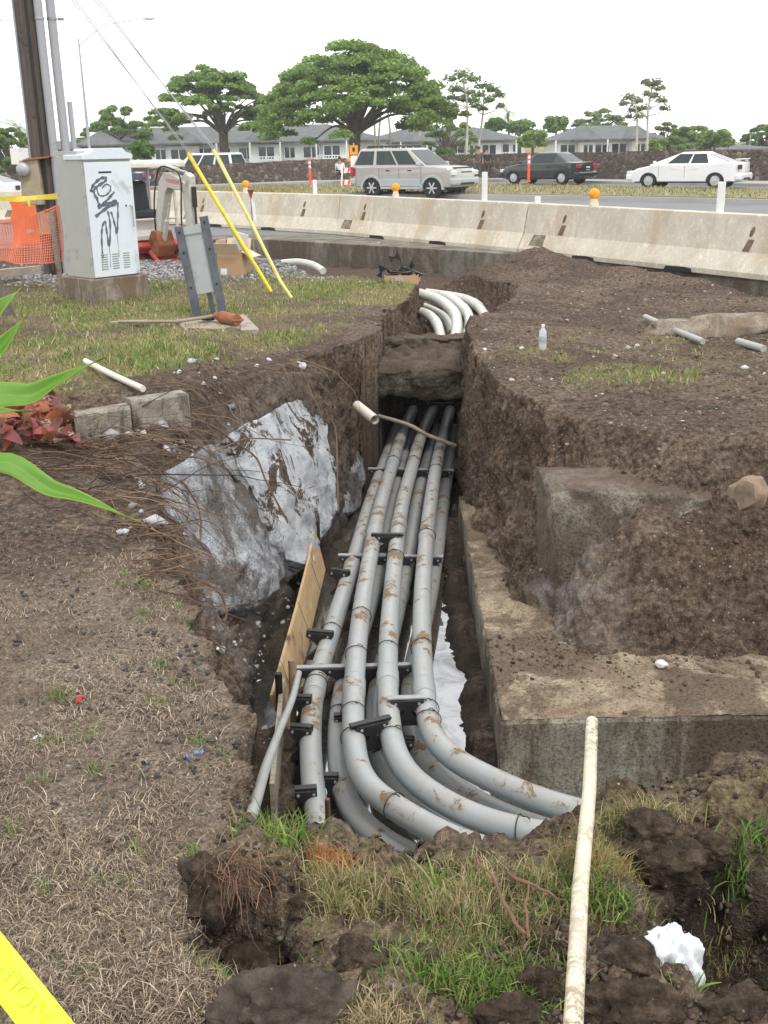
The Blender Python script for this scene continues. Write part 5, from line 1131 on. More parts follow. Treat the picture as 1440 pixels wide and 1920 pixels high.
# ---------------------------------------------------------------- site furniture on the lawn and by the road edge
def cabinet():
    c = P(177, 523, z=.27); t = thing('utility_cabinet', 'tall pale grey utility cabinet with dark graffiti on its door', 'cabinet', tuple(c), R(46)); W, Dp, Hh = .64, .58, 1.42
    m = MB(); m.box((W/2, Dp/2+.006, Hh/2-.03), (W, Dp-.012, Hh-.06)); m.build('housing', 'cabinet_shaded', t, bevel=.006)
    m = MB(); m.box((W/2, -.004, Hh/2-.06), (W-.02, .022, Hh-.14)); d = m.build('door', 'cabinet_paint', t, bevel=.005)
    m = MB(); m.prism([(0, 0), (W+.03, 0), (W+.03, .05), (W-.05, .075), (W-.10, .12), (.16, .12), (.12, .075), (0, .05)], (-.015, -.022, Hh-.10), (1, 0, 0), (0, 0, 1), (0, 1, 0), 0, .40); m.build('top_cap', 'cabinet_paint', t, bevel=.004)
    m = MB(); m.box((W/2, Dp/2+.06, Hh-.03), (W-.02, Dp-.14, .05)); m.build('roof_panel', 'cabinet_shaded', t, bevel=.004)
    for k in range(3):
        for j in range(7): m = MB(); m.box((.15+k*.15, -.017, .10+j*.027), (.085, .006, .013), rot=(.5, 0, 0)); m.build('louvre', 'cabinet_shaded', d)
    m = MB(); m.box((W*.42, -.017, Hh-.24), (.17, .004, .018)); m.build('slot', 'dark_slot', d)
    m = MB(); m.tube([(W-.07, -.012, .80), (W-.07, -.05, .79), (W-.068, -.055, .68), (W-.068, -.05, .58), (W-.06, -.045, .56)], .009, 8); m.build('handle', 'galv', d)
    m = MB(); m.lathe([(.010, 0), (.010, .008)], (W-.13, -.024, .80), 'Y', 10); m.build('lock', 'dark_slot', d)
    for z in (.2, .55, .9, 1.2): m = MB(); m.box((-.004, .02, z), (.014, .02, .09)); m.build('hinge', 'galv', t)
    def g(zx, zy): return Vector(((zx-880-(zy-300)*.088)/430*W*1.0, -.0165, Hh-.005-(zy-262)/(1500-262)*Hh))
    S = [([(950, 650), (970, 590), (1030, 530), (1080, 520), (1078, 552), (1010, 600), (975, 640), (995, 705)], .022), ([(1000, 600), (1020, 680), (1072, 692), (1122, 650), (1120, 600), (1080, 585), (1050, 622)], .012), ([(1000, 700), (1030, 780), (1090, 740), (1160, 660)], .02), ([(1010, 800), (1100, 772), (1185, 750)], .03), ([(990, 890), (1080, 820), (1190, 765)], .024),
         ([(1190, 760), (1192, 900), (1182, 1070), (1165, 980), (1130, 850)], .016), ([(1100, 840), (1122, 980), (1112, 1190), (1092, 1050), (1075, 940), (1050, 1000), (1045, 1120), (1055, 1300)], .017), ([(1055, 1280), (1052, 1420)], .005), ([(1115, 1190), (1128, 1400)], .004), ([(1185, 1070), (1205, 1300)], .004)]
    for pts, w in S:
        path = catmull([g(*q) for q in pts], 5); m = MB(); vs = []
        for i, p in enumerate(path):
            tt = (path[min(i+1, len(path)-1)]-path[max(i-1, 0)]).normalized(); nn = Vector((-tt.z, 0, tt.x)); ww = w*.85*(.8+.3*math.sin(i*1.7)); vs += [p+nn*ww-Vector((0, .0006*(i % 3), 0)), p-nn*ww-Vector((0, .0006*(i % 3), 0))]
        m.add(vs, [(2*i, 2*i+1, 2*i+3, 2*i+2) for i in range(len(path)-1)]); m.build('graffiti_stroke', 'graffiti', d)
    f = thing('concrete_footing', 'stained concrete footing under the utility cabinet', 'footing', (c.x, c.y, 0), R(46)); m = MB(); m.box((W/2, Dp/2, .04), (W+.12, Dp+.12, .455)); m.build('block', 'footing', f, bevel=.012)
cabinet()
def utility_pole():
    b = P(104, 512, z=0); t = thing('utility_pole', 'dark wooden utility pole with grey riser pipes behind the cabinet', 'pole', tuple(b)); hh = 11
    m = MB(); m.tube([(0, 0, -.3), (0, 0, 3), (0, 0, hh)], [.16, .148, .12], 20); m.build('shaft', 'pole_wood', t, smooth=40)
    for dx, dy, r, top in ((.20, -.09, .058, 9), (.345, .0, .062, 8.5), (.455, .05, .036, 2.35)):
        m = MB(); m.tube([(dx, dy, -.1), (dx, dy, top)], r, 14); q = m.build('riser_pipe', 'riser_grey', t, smooth=40)
        for z in (1.1, 1.62, 3.4): m = MB(); m.tube([(dx, dy, z), (dx, dy, z+.03)], r+.008, 14); m.build('strap', 'galv', q, smooth=40)
    m = MB(); m.tube([(-.15, -.05, .3), (-.15, -.05, 9)], .016, 8); m.build('ground_wire', 'riser_grey', t, smooth=40)
    m = MB(); m.tube([(.05, -.15, 0), (.055, -.15, 9)], .022, 8); m.build('cable', 'black_rubber', t, smooth=40)
    m = MB(); m.prism([(-.14, 0), (.16, 0), (.14, .62), (-.12, .60)], (-.14, -.26, .98), (1, 0, 0), (0, 0, 1), (0, 1, 0), 0, .14); bx = m.build('meter_box', 'meter_box', t, bevel=.006)
    m = MB(); m.lathe([(.095, 0), (.095, -.05), (.085, -.09), (.05, -.115), (.001, -.12)], (-.20, -.262, 1.46), 'Y', 20); m.build('meter', 'galv', bx, smooth=40)
    m = MB(); m.box((-.02, -.17, 1.61), (.36, .24, .015), rot=(.1, -.1, 0)); m.build('rain_hood', 'rust', bx)
    m = MB(); m.box((-.02, -.22, .72), (.16, .10, .30)); m.build('junction_box', 'meter_box', t, bevel=.005)
    m = MB(); m.tube([(-.02, -.2, .57), (-.02, -.2, .2), (.03, -.17, -.1)], .012, 8); m.build('drop_cable', 'black_rubber', t)
    m = MB(); m.box((-.31, -.02, 1.64), (.26, .01, .22)); m.build('notice_plate', 'white_plastic', t)
    # guys run to a second pole outside the picture
    q = thing('utility_pole', 'second utility pole outside the left edge holding the guy wires', 'pole', (-7.7, 13.4, 0)); m = MB(); m.tube([(0, 0, -.3), (0, 0, 11)], [.16, .12], 16); m.build('shaft', 'pole_wood', q, smooth=40)
utility_pole()
def guy(label, anchor, up, top, mat, r, bend=None):
    a = P(*anchor, z=.0); b = P(*up, Y=a.y+.15); d = (b-a).normalized(); t = thing('guy_wire', label, 'guy wire', tuple(a))
    end = Vector((-7.6, 13.35, 9.5)); m = MB()
    for k, (o, w) in enumerate(((.0, .006), (.03, .005))): m = MB(); m.tube([a+Vector((o, 0, -.1)), b+Vector((o, 0, 0)), end+Vector((0, 0, -.4*k))], w, 6); m.build('strand', 'guy_wire', t, world=True)
    m = MB(); p = [a+d*.03, a+d*.25+Vector((bend or 0, 0, 0)), a.lerp(b, .6)+Vector((.0, -.02, 0)), b]; m.tube(p, [r*.9, r, r, r], 12); m.build('guard_tube', mat, t, smooth=45, world=True)
guy('guy wire with bright yellow guard tube, left of the two', (511, 551), (352, 287), None, 'yellow_guard', .0225)
guy('guy wire with faded pale yellow guard tube, right of the two', (549, 563), (400, 281), None, 'yellow_guard_faded', .021, -.03)
def sign_frame():
    b = P(392, 589, z=.02); lean = Matrix.Rotation(-.135, 3, 'Y'); t = thing('sign_frame', 'leaning sign seen from behind on two dark steel channel posts', 'sign', tuple(b))
    def L(x, z): return lean @ Vector((x, 0, z))
    for dx, hh in ((-.13, .93), (.145, .99)):
        m = MB()
        for (ox, oy, sx, sy) in ((0, 0, .085, .012), (-.037, .02, .011, .045), (.037, .02, .011, .045)):
            p, q = L(dx+ox, -.12)+Vector((0, oy, 0)), L(dx+ox, hh)+Vector((0, oy, 0)); m.bar(p, q, sx, sy, (0, 1, 0))
        o = m.build('channel_post', 'channel_steel', t)
        for z in (.3, .66, hh-.06): m = MB(); m.lathe([(.012, 0), (.012, .01)], L(dx, z)+Vector((0, -.017, 0)), 'Y', 8); m.build('bolt', 'dark_slot', o)
    m = MB(); m.bar(L(.005, .22)+Vector((0, .02, 0)), L(.005, .90)+Vector((0, .02, 0)), .27, .006, (0, 1, 0)); m.build('panel', 'sign_back', t)
    m = MB(); m.bar(L(-.13, .87)+Vector((0, .012, 0)), L(.14, .87)+Vector((0, .012, 0)), .016, .07, (0, 0, 1)); m.build('cross_rail', 'sign_back', t)
    m = MB(); m.bar(L(.035, -.12)+Vector((0, .08, 0)), L(.035, .26)+Vector((0, .06, 0)), .05, .03, (0, 1, 0)); m.build('centre_post', 'channel_steel', t)
    # ground cover plate and hammer
    p = [P(332, 600, z=.07), P(352, 624, z=.07), P(486, 617, z=.07), P(458, 589, z=.07)]; c = sum(p, Vector())/4; m = MB(); m.loft([[v-c-Vector((0, 0, .08)) for v in p], [v-c for v in p]]); o = m.build('cover_plate', 'form_board', None, bevel=.004); o.location = c; tag(o, 'square muddy concrete cover plate in the lawn before the sign', 'cover')
    m = MB(); m.bar(P(333, 600, z=.08)-c, P(352, 623, z=.08)-c, .03, .02); s = m.build('edge_strip', 'weathered', o)
    h = thing('digging_tool', 'rusty reddish steel tool with long handle lying on the cover plate', 'tool', tuple(P(420, 596, z=.10)))
    a, b2 = P(404, 592, z=.13), P(445, 600, z=.13); m = MB(); m.tube([a, a.lerp(b2, .25), a.lerp(b2, .3), b2], [.035, .042, .06, .052], 14); m.build('head', 'rust', h, smooth=40, world=True)
    m = MB(); q = b2; m.tube([q+Vector((.05*math.cos(s*.52), .07*math.sin(s*.52), .0)) for s in range(13)], .012, 8); m.build('ring', 'rust', h, smooth=True, world=True)
    m = MB(); m.tube([a, P(330, 603, z=.11), P(222, 603, z=.13)], .017, 10); m.build('handle', 'weathered', h, smooth=40, world=True)
    m = MB(); x = P(388, 596, z=.11); m.blob(x, (.10, .05, .03), 77, .6, 3); o = m.build('soil_clod', 'soil', None, smooth=True); tag(o, 'small heap of soil on the cover plate by the tool', 'clod')
    for i, (a, b2, lab) in enumerate((((209, 605), (282, 606), 'weathered board lying under the tool handle'), ((222, 612), (330, 608), 'second thin board lying in the grass by the tool handle'))):
        a, b2 = P(*a, z=.085-i*.03), P(*b2, z=.085-i*.03); m = MB(); m.bar(a-a, b2-a, .075, .022); o = m.build('plank', 'weathered', None, bevel=.002); o.location = a; tag(o, lab, 'plank')
sign_frame()
def boxes():
    c = P(432, 519, z=.02); t = thing('cardboard_box', 'open brown cardboard box standing on the gravel', 'box', tuple(c), R(-18)); w, d, h = .36, .30, .33; m = MB(); th = .006
    for (x, y, sx, sy) in ((0, 0, w, th), (0, d, w, th), (-w/2, d/2, th, d), (w/2, d/2, th, d)): m.box((x, y, h/2), (sx+th, sy, h) if sx == w else (sx, sy-th*1.1, h))
    m.box((0, d/2, .004), (w, d, th)); m.build('carton', 'cardboard', t)
    for o, rot, s in (((0, -.07, h+.05), (-1.0, 0, 0), (w, .17, th)), ((w/2+.08, d/2, h-.03), (0, .45, 0), (.18, d, th)), ((-w/2-.02, d/2, h+.075), (0, -1.3, 0), (.16, d, th)), ((0, d+.03, h+.08), (1.2, 0, 0), (w, .17, th))): m = MB(); m.box(o, s, rot=rot); m.build('flap', 'cardboard_in', t)
    m = MB(); m.box((-.09, -.0055, .07), (.09, .003, .08)); m.build('shipping_label', 'paper_white', t)
    m = MB(); m.box((.12, .25, .42), (.20, .01, .32), rot=(.35, .3, 0)); o = m.build('foam_sheet', 'paper_white', None); o.location = c; tag(o, 'white foam sheet sticking out behind the cardboard box', 'sheet')
    c = P(752, 533, z=.0); t = thing('cardboard_tray', 'shallow cardboard tray at the lawn edge before the soil heap', 'box', tuple(c), R(-8)); w, d, h = .42, .34, .11; m = MB()
    for (x, y, sx, sy) in ((0, 0, w, th), (0, d, w, th), (-w/2, d/2, th, d), (w/2, d/2, th, d)): m.box((x, y, h/2), (sx+th, sy, h) if sx == w else (sx, sy-th*1.1, h))
    m.box((0, d/2, .004), (w, d, th)); m.build('tray', 'cardboard', t); m = MB(); m.box((-.02, -.0055, .06), (.10, .003, .04)); m.build('label_sticker', 'sign_back', t)
    rg = random.Random(3)
    labs = ['black plastic spacer standing tallest in the cardboard tray', 'black spacer poking out of the tray at left', 'black spacer lying over the middle of the tray', 'black spacer tilted at the back of the tray', 'black spacer at the right end of the tray', 'black spacer lying flat in the tray front']
    spots = [((-.02, .15, .26), (.1, 1.25, .3), .36), ((-.20, .15, .17), (.1, .45, .6), .30), ((.0, .12, .14), (.3, .1, .2), .32), ((.06, .22, .2), (.2, -.8, .9), .32), ((.15, .15, .15), (.1, .35, -.2), .28), ((-.04, .08, .13), (.5, -.1, .1), .34)]
    for lab, (p, r, L) in zip(labs, spots):
        s = thing('conduit_spacer', lab, 'spacer', tuple(MW[t] @ Vector(p)), rot=r, group='black spacers in the cardboard tray'); m = MB(); m.box((0, 0, 0), (L, .035, .012)); m.build('top_bar', 'spacer_black', s)
        for k in (-1, 1):
            m = MB(); m.prism([(-.06, 0), (.06, 0), (.03, -.03), (.014, -.06), (.05, -.12), (-.05, -.12), (-.014, -.06), (-.03, -.03)], (k*L*.25, 0, -.006), (1, 0, 0), (0, 0, 1), (0, 1, 0), -.015, .015); m.build('saddle_web', 'spacer_black', s)
boxes()
def mat_holder(): pass
def fence():
    # orange netting hung between posts at the far left
    A_ = [P(-90, 420, Y=14.2), P(-20, 415, Y=14.1), P(45, 408, Y=14.0), P(112, 384, Y=13.8)]; Bm = [P(-90, 492, Y=14.2), P(-20, 486, Y=14.0), P(45, 494, Y=13.9), P(116, 490, Y=13.8)]
    t = thing('safety_fence', 'sagging orange plastic safety netting left of the cabinet', 'fence', tuple(Bm[1])); top = catmull(A_, 16); bot = catmull(Bm, 16); n = len(top); m = MB(); rows = 20
    def pt(i, j):
        f = j/rows; p = top[i].lerp(bot[i], f); return p+Vector((0, .05*math.sin(i*.5+f*3)+.06*math.sin(f*3.1), 0))
    for j in range(rows+1):
        w = .009 if 0 < j < rows else .018
        for i in range(n-1): a, b = pt(i, j), pt(i+1, j); m.add([a-Vector((0, 0, w/2)), b-Vector((0, 0, w/2)), b+Vector((0, 0, w/2)), a+Vector((0, 0, w/2))], [(0, 1, 2, 3)])
    for i in range(n):
        for j in range(rows): a, b = pt(i, j), pt(i, j+1); e = Vector((.0045, 0, 0)); m.add([a-e, a+e, b+e, b-e], [(0, 1, 2, 3)])
    o = m.build('netting', 'net_orange', t, world=True); o['kind'] = 'stuff'
    for px, Y, lab in ((112, 13.75, 1), (-60, 14.1, 2)): a = P(px, 512, Y=Y); m = MB(); m.bar((a.x, a.y, -.2), (a.x-.02, a.y, 1.0), .075, .05); m.build('post', 'weathered', t, world=True)
    a = [P(-60, 376, Y=14.3), P(0, 373, Y=14.2), P(55, 372, Y=14.15), P(108, 367, Y=13.9)]; path = catmull(a, 5); m = MB(); vs = []
    for i, p in enumerate(path): vs += [p-Vector((0, 0, .03+.008*math.sin(i))), p+Vector((0, .01*math.sin(i*.8), .03))]
    m.add(vs, [(2*i, 2*i+1, 2*i+3, 2*i+2) for i in range(len(path)-1)]); o = m.build('caution_tape', 'tape_far', None); tag(o, 'distant yellow caution tape tied across to the utility pole', 'tape')
    m = MB(); q = P(52, 372, Y=14.1); m.add([q+Vector((-.02, 0, 0)), q+Vector((.03, 0, .0)), q+Vector((.02, 0, -.09)), q+Vector((.0, 0, -.1))], [(0, 1, 2, 3)]); k = m.build('knot', 'tape_far', o)
    c = P(56, 448, Y=23.2); c.z = -.11; t = thing('water_barrier', 'orange ribbed plastic road barrier behind the netting', 'barrier', tuple(c)); m = MB(); prof = [(-.40, 0), (.40, 0), (.40, .16), (.36, .20), (.36, .40), (.40, .44), (.38, .60), (.33, .64), (.33, .80), (.37, .84), (.36, .98), (-.36, .98), (-.37, .84), (-.33, .80), (-.33, .64), (-.38, .60), (-.40, .44), (-.36, .40), (-.36, .20), (-.40, .16)]
    m.prism([(x*.72, z) for x, z in prof], (0, 0, 0), (1, 0, 0), (0, 0, 1), (0, 1, 0), -.22, .22); m.build('shell', 'safety_orange', t, bevel=.02); m = MB(); m.box((.1, -.222, .28), (.14, .01, .07)); m.build('fork_slot', 'sign_back', t)
    for i, (px, py, Y, lab) in enumerate(((20, 462, 15.2, 'pale wooden plank lying behind the orange netting'), (-20, 455, 15.0, 'second plank beside the pale one at the left edge'))):
        a = P(px-15, py, Y=Y); a.z = .12; b = a+Vector((.42, .2, .02)); m = MB(); m.bar((0, 0, 0), b-a, .12, .10); o = m.build('plank', 'form_board', None); o.location = a; tag(o, lab, 'plank')
    # stump at the left edge
    c = P(2, 600, z=.02); m = MB(); m.tube([(c.x, c.y, -.1), (c.x+.02, c.y, .15), (c.x-.02, c.y, .36), (c.x-.10, c.y, .6)], [.16, .12, .10, .09], 12); co = np.array([v[:] for v in m.v]); co[:, 0] += .03*fbm(co[:, 0]*9, co[:, 1]*9, co[:, 2]*6, 3, 5); m.v = [Vector(v) for v in co]; o = m.build('tree_stump', 'bark', None, smooth=50); tag(o, 'rough brown palm stump at the left edge of the lawn', 'stump')
fence()
def stake_flag():
    a = P(477, 478, Y=17.2); b = P(470, 363, Y=17.2); t = thing('survey_stake', 'thin survey stake with red top and white flag before the barriers', 'stake', tuple(a)); m = MB(); m.tube([a-Vector((0, 0, .4)), b], .010, 6); m.build('stick', 'weathered', t, world=True)
    m = MB(); m.lathe([(.055, .06), (.03, .0), (.012, -.06)], b, 'Z', 10); m.build('red_cap', 'red_paint', t, world=True); m = MB(); m.add([b+Vector((.0, -.01, -.08)), b+Vector((.05, -.01, -.10)), b+Vector((.075, -.01, -.42)), b+Vector((.035, -.01, -.40))], [(0, 1, 2, 3)]); m.build('flag', 'paper_white', t, world=True)
stake_flag()
# ---- mini excavator
def excavator():
    c = P(282, 497, Y=19.6); c.z = -.46; t = thing('mini_excavator', 'small grey and red excavator with canopy parked behind the gravel', 'excavator', tuple(c), R(-48)); S = 1.0
    for y in (-.42, .42):
        m = MB(); ol = [(.55*math.cos(a)*(1)+(.0), .0) for a in (0,)]; pts = [(-.60+.17*math.cos(a), .18+.17*math.sin(a)) for a in np.linspace(math.pi/2, 3*math.pi/2, 9)]+[(.60+.17*math.cos(a), .18+.17*math.sin(a)) for a in np.linspace(-math.pi/2, math.pi/2, 9)]
        m.prism(pts, (0, y, 0), (1, 0, 0), (0, 0, 1), (0, 1, 0), -.11, .11); k = m.build('track', 'black_rubber', t, bevel=.015)
        for x in (-.6, -.2, .2, .6): m = MB(); m.lathe([(.11, -.125), (.11, .125)], (x, y, .18), 'Y', 14); m.build('roller', 'red_paint', k)
    m = MB(); m.box((0, 0, .38), (.8, .7, .16)); m.build('undercarriage', 'rust', t, bevel=.02)
    m = MB(); m.prism([(-.62, .46), (.50, .46), (.58, .60), (.5, .68), (-.62, .68)], (0, 0, 0), (1, 0, 0), (0, 0, 1), (0, 1, 0), -.50, .46); m.build('lower_deck', 'red_paint', t, bevel=.03)
    m = MB(); m.prism([(-.66, .685), (.1, .685), (.1, .78), (-.05, .80), (-.05, 1.02), (-.62, 1.02), (-.68, .9)], (0, 0, 0), (1, 0, 0), (0, 0, 1), (0, 1, 0), -.51, .47); h = m.build('engine_hood', 'machine_white', t, bevel=.03)
    m = MB(); m.box((-.42, -.525, .88), (.34, .03, .22)); m.build('side_panel', 'machine_white', h, bevel=.01)
    for z in (.84, .93): m = MB(); m.box((-.5, -.542, z), (.10, .006, .05)); m.build('vent', 'dark_slot', h)
    m = MB(); m.box((.36, -.30, .74), (.34, .40, .09)); m.build('foot_plate', 'machine_white', t, bevel=.015)
    # seat
    m = MB(); m.box((-.12, 0, 1.10), (.44, .46, .14)); m.build('seat', 'seat_black', t, bevel=.04); m = MB(); m.prism([(-.05, 0), (.10, 0), (.02, .52), (-.10, .56), (-.16, .5)], (-.30, 0, 1.10), (1, 0, 0), (0, 0, 1), (0, 1, 0), -.23, .23); m.build('seat_back', 'seat_black', t, bevel=.04)
    for y in (-.3, .3): m = MB(); m.tube([(.05, y, 1.0), (.16, y, 1.28), (.14, y, 1.42)], .014, 8); m.build('control_lever', 'black_trim', t)
    for x, y, x2 in ((-.60, -.46, -.58), (-.60, .44, -.58), (.28, -.46, .20), (.28, .44, .20)):
        m = MB(); m.tube([(x, y, .70), (x*.98, y, 1.3), (x2, y, 1.86)], .028, 10); m.build('canopy_post', 'machine_white', t, smooth=40)
    m = MB(); m.prism([(-.78, -.04), (-.74, .09), (-.55, .16), (.40, .17), (.52, .12), (.54, .04), (.40, .06), (-.55, .05), (-.74, -.03)], (0, 0, 1.83), (1, 0, 0), (0, 0, 1), (0, 1, 0), -.56, .54); m.build('canopy', 'machine_white', t, bevel=.02)
    m = MB(); m.tube([(.28, -.46, 1.02), (.28, .44, 1.02)], .02, 8); m.build('rail', 'machine_white', t)
    # boom: rises from the swing post, elbows over and the arm hangs down
    m = MB(); m.prism([(.50, .42), (.78, .42), (.86, .62), (.78, .86), (.62, .86), (.50, .68)], (0, 0, 0), (1, 0, 0), (0, 0, 1), (0, 1, 0), -.30, .02); m.build('swing_post', 'rust', t, bevel=.02)
    y0 = -.14
    m = MB(); m.prism([(.58, .74), (.74, .70), (.86, 1.05), (1.02, 1.46), (1.12, 1.56), (1.62, 1.50), (1.66, 1.64), (1.20, 1.80), (1.02, 1.80), (.86, 1.66), (.72, 1.25)], (0, y0, 0), (1, 0, 0), (0, 0, 1), (0, 1, 0), -.075, .075); bm_ = m.build('boom', 'machine_white', t, bevel=.012)
    me = text_mesh('TAKEUCHI', .085, 0, True); me.materials.append(MAT['machine_red_text']); tx = bpy.data.objects.new('lettering', me); link(tx, bm_); tx.location = (1.28, y0-.079, 1.66); tx.rotation_euler = (math.pi/2, .10, 0)
    m = MB(); m.prism([(1.54, 1.72), (1.66, 1.80), (1.78, 1.74), (1.74, 1.20), (1.72, .78), (1.58, .74), (1.56, 1.2)], (0, y0, 0), (1, 0, 0), (0, 0, 1), (0, 1, 0), -.06, .06); m.build('arm', 'machine_white', t, bevel=.01)
    for a, b, r, nm in (((.80, y0-.02, .70), (1.06, y0-.02, 1.30), .042, 'boom_cylinder'), ((1.05, y0, 1.88), (1.62, y0, 1.80), .045, 'arm_cylinder'), ((1.80, y0, 1.58), (1.80, y0, 1.0), .04, 'bucket_cylinder')):
        a, b = Vector(a), Vector(b); m = MB(); m.tube([a, a.lerp(b, .55)], r, 12); m.tube([a.lerp(b, .55), b], r*.5, 10); m.build(nm, 'machine_white' if nm != 'bucket_cylinder' else 'black_trim', t, smooth=40)
    for o in (.09, -.09): m = MB(); m.tube(catmull([(.66, y0+o, .8), (.70, y0+o, 1.35), (.92, y0+o, 1.85), (1.3, y0+o, 1.86), (1.56, y0+o, 1.72), (1.53, y0+o, 1.3), (1.5, y0+o, 1.0), (1.56, y0+o, .8)], 5), .013, 6); m.build('hose', 'black_rubber', t)
    m = MB(); m.prism([(0, 0), (.16, .02), (.20, -.16), (.12, -.34), (-.06, -.40), (-.20, -.34), (-.16, -.30), (0, -.28), (.05, -.15)], (1.62, y0, .78), (1, 0, 0), (0, 0, 1), (0, 1, 0), -.2, .2); m.build('bucket', 'rust', t, bevel=.01)
    m = MB(); m.box((.95, 0, .24), (.05, 1.06, .30), rot=(0, -.15, 0)); m.build('dozer_blade', 'red_paint', t, bevel=.01)
    m = MB(); m.tube([(.55, .30, .5), (.95, .30, .25)], .04, 8); m.tube([(.55, -.30, .5), (.95, -.30, .25)], .04, 8); m.build('blade_arm', 'red_paint', t)
excavator()
# ---------------------------------------------------------------- road, median, wall
M1 = [(-70, 50), (-35, 46), (-20, 45.5), (-10, 45), (-5, 44.5), (-3.5, 44), (3.6, 40), (11, 33), (22, 20), (40, -5), (60, -30)]
M2 = [(-70, 57), (-35, 54.5), (-20, 54.3), (-12, 54.8), (-6, 54.8), (-4.3, 54.2), (5, 49.5), (13.2, 39.2), (27, 24), (48, 0), (70, -24)]
S1 = [(-75, 66), (-38, 63.5), (-22, 63.3), (-13, 63.3), (-8, 62.5), (-5, 61.6), (5.2, 59.6), (15.6, 45.6), (32, 30), (54, 6), (76, -18)]
WL = [(-75, 69), (-40, 66), (-24, 65.6), (-14, 65.6), (-9, 64.8), (-6, 63.8), (4.6, 62.6), (17.2, 48.4), (34, 33), (56, 9), (78, -15)]
def RZ(x, y): return -.12 - .021*max(0.0, -4-x)*min(1, max(0, (y-25)/20))
def dense(line, k=6): return [Vector((p.x, p.y, 0)) for p in catmull([(x, y, 0) for x, y in line], k)]
def strip(name, mat, a, b, za, zb, label, cat, edge=None, n=4):
    A_, B_ = dense(a), dense(b); m = MB(); vs = []; w = n+1
    for p, q in zip(A_, B_):
        for k in range(w):
            c = p.lerp(q, k/n); vs.append(Vector((c.x, c.y, RZ(c.x, c.y)+za+(zb-za)*k/n)))
    fs = [(i*w+k, (i+1)*w+k, (i+1)*w+k+1, i*w+k+1) for i in range(len(A_)-1) for k in range(n)]
    m.add(vs, fs)
    return tag(m.build(name, mat), label, cat, None, 'structure')
strip('road', 'asphalt', KERB, S1, 0, 0, 'grey asphalt road', 'road')
strip('pavement', 'sidewalk', S1, WL, .12, .12, 'concrete pavement along the stone wall', 'pavement')
def edge_face(line, z0, z1, mat, name, label, off=.0, w=.0):
    L = dense(line, 10); m = MB(); vs = []
    for p in L: z = RZ(p.x, p.y); vs += [Vector((p.x, p.y, z+z0)), Vector((p.x, p.y, z+z1))]
    m.add(vs, [(2*i, 2*i+2, 2*i+3, 2*i+1) for i in range(len(L)-1)]); return tag(m.build(name, mat), label, 'kerb', None, 'structure')
def slab_edge():   # the cut concrete edge of the pavement, standing above the excavation
    L = dense(KERB, 12); m = MB(); rings = []
    for i, p in enumerate(L):
        a = L[max(i-1, 0)]; b = L[min(i+1, len(L)-1)]; d = (b-a).normalized(); n = Vector((d.y, -d.x, 0))*-1; n = n if n.y > 0 or n.x > 0 else -n
        e = .012*math.sin(i*2.3)
        rings.append([Vector((p.x, p.y, -.62))-n*(.02+e), Vector((p.x, p.y, -.30))-n*(.03+e), Vector((p.x, p.y, -.115))-n*(.03+e), Vector((p.x, p.y, -.105)), Vector((p.x, p.y, -.110))+n*1.3])
    m.loft(rings, cap=False, close=False); tag(m.build('road_edge', 'road_edge', None, smooth=40), 'cut concrete edge of the road above the excavation', 'kerb', None, 'structure')
slab_edge()
edge_face(S1, 0, .12, 'sidewalk', 'kerb', 'pale kerb along the far pavement')
def median():
    A_, B_ = dense(M1), dense(M2); m = MB(); rings = []
    for p, q in zip(A_, B_):
        z = RZ(p.x, p.y); d = (q-p).normalized(); z2 = RZ(q.x, q.y)
        rings.append([Vector((p.x, p.y, z-.05)), Vector((p.x, p.y, z+.14))+d*.02, Vector((p.x, p.y, z+.15))+d*.16, Vector((q.x, q.y, z2+.15))-d*.16, Vector((q.x, q.y, z2+.14))-d*.02, Vector((q.x, q.y, z2-.05))])
    m.loft(rings, cap=False, close=False); tag(m.build('median_kerb', 'sidewalk', None), 'kerbed median between the two carriageways', 'median', None, 'structure')
    vs = []; n = 6; m = MB()
    for p, q in zip(A_, B_):
        d = (q-p).normalized()
        for k in range(n+1): c = (p+d*.16).lerp(q-d*.16, k/n); vs.append(Vector((c.x, c.y, RZ(c.x, c.y)+.165+.05*math.sin(math.pi*k/n))))
    m.add(vs, [(i*(n+1)+k, (i+1)*(n+1)+k, (i+1)*(n+1)+k+1, i*(n+1)+k+1) for i in range(len(A_)-1) for k in range(n)])
    o = m.build('median_lawn', 'median_grass', None, smooth=True); tag(o, 'dry grass strip of the median', 'lawn', None, 'structure')
    # blades on the strip
    N_ = 26000; i = RNG.integers(6, len(A_)-14, N_); f = RNG.random(N_); g = RNG.random(N_)*.94+.03; a = np.array([p[:] for p in A_]); b = np.array([p[:] for p in B_]); p = a[i]*(1-f)[:, None]+a[i+1]*f[:, None]; q = b[i]*(1-f)[:, None]+b[i+1]*f[:, None]; c = p*(1-g)[:, None]+q*g[:, None]
    z = np.array([RZ(x, y) for x, y in c[:, :2]])+.165+.05*np.sin(np.pi*g); me = blades_mesh('median_grass', np.stack([c[:, 0], c[:, 1], z-.01], 1), RNG.uniform(.05, .16, N_), RNG.uniform(.02, .05, N_), RNG.uniform(.2, .9, N_), pick(DRY+OLIVE+[(.18, .22, .06)], N_), 1)
    stuff('median_grass', me, 'blades', 'dry grass blades on the median', 'grass')
def median_mat():
    m, t, b = nodes('median_grass'); v = coords(t); c = ramp(t, noise(t, v, 1.2, 6, .7), [(.3, (.13, .10, .06)), (.5, (.24, .21, .10)), (.7, (.19, .21, .07))]); t.links.new(c, b.inputs['Base Color']); b.inputs['Roughness'].default_value = .95
median_mat(); median()
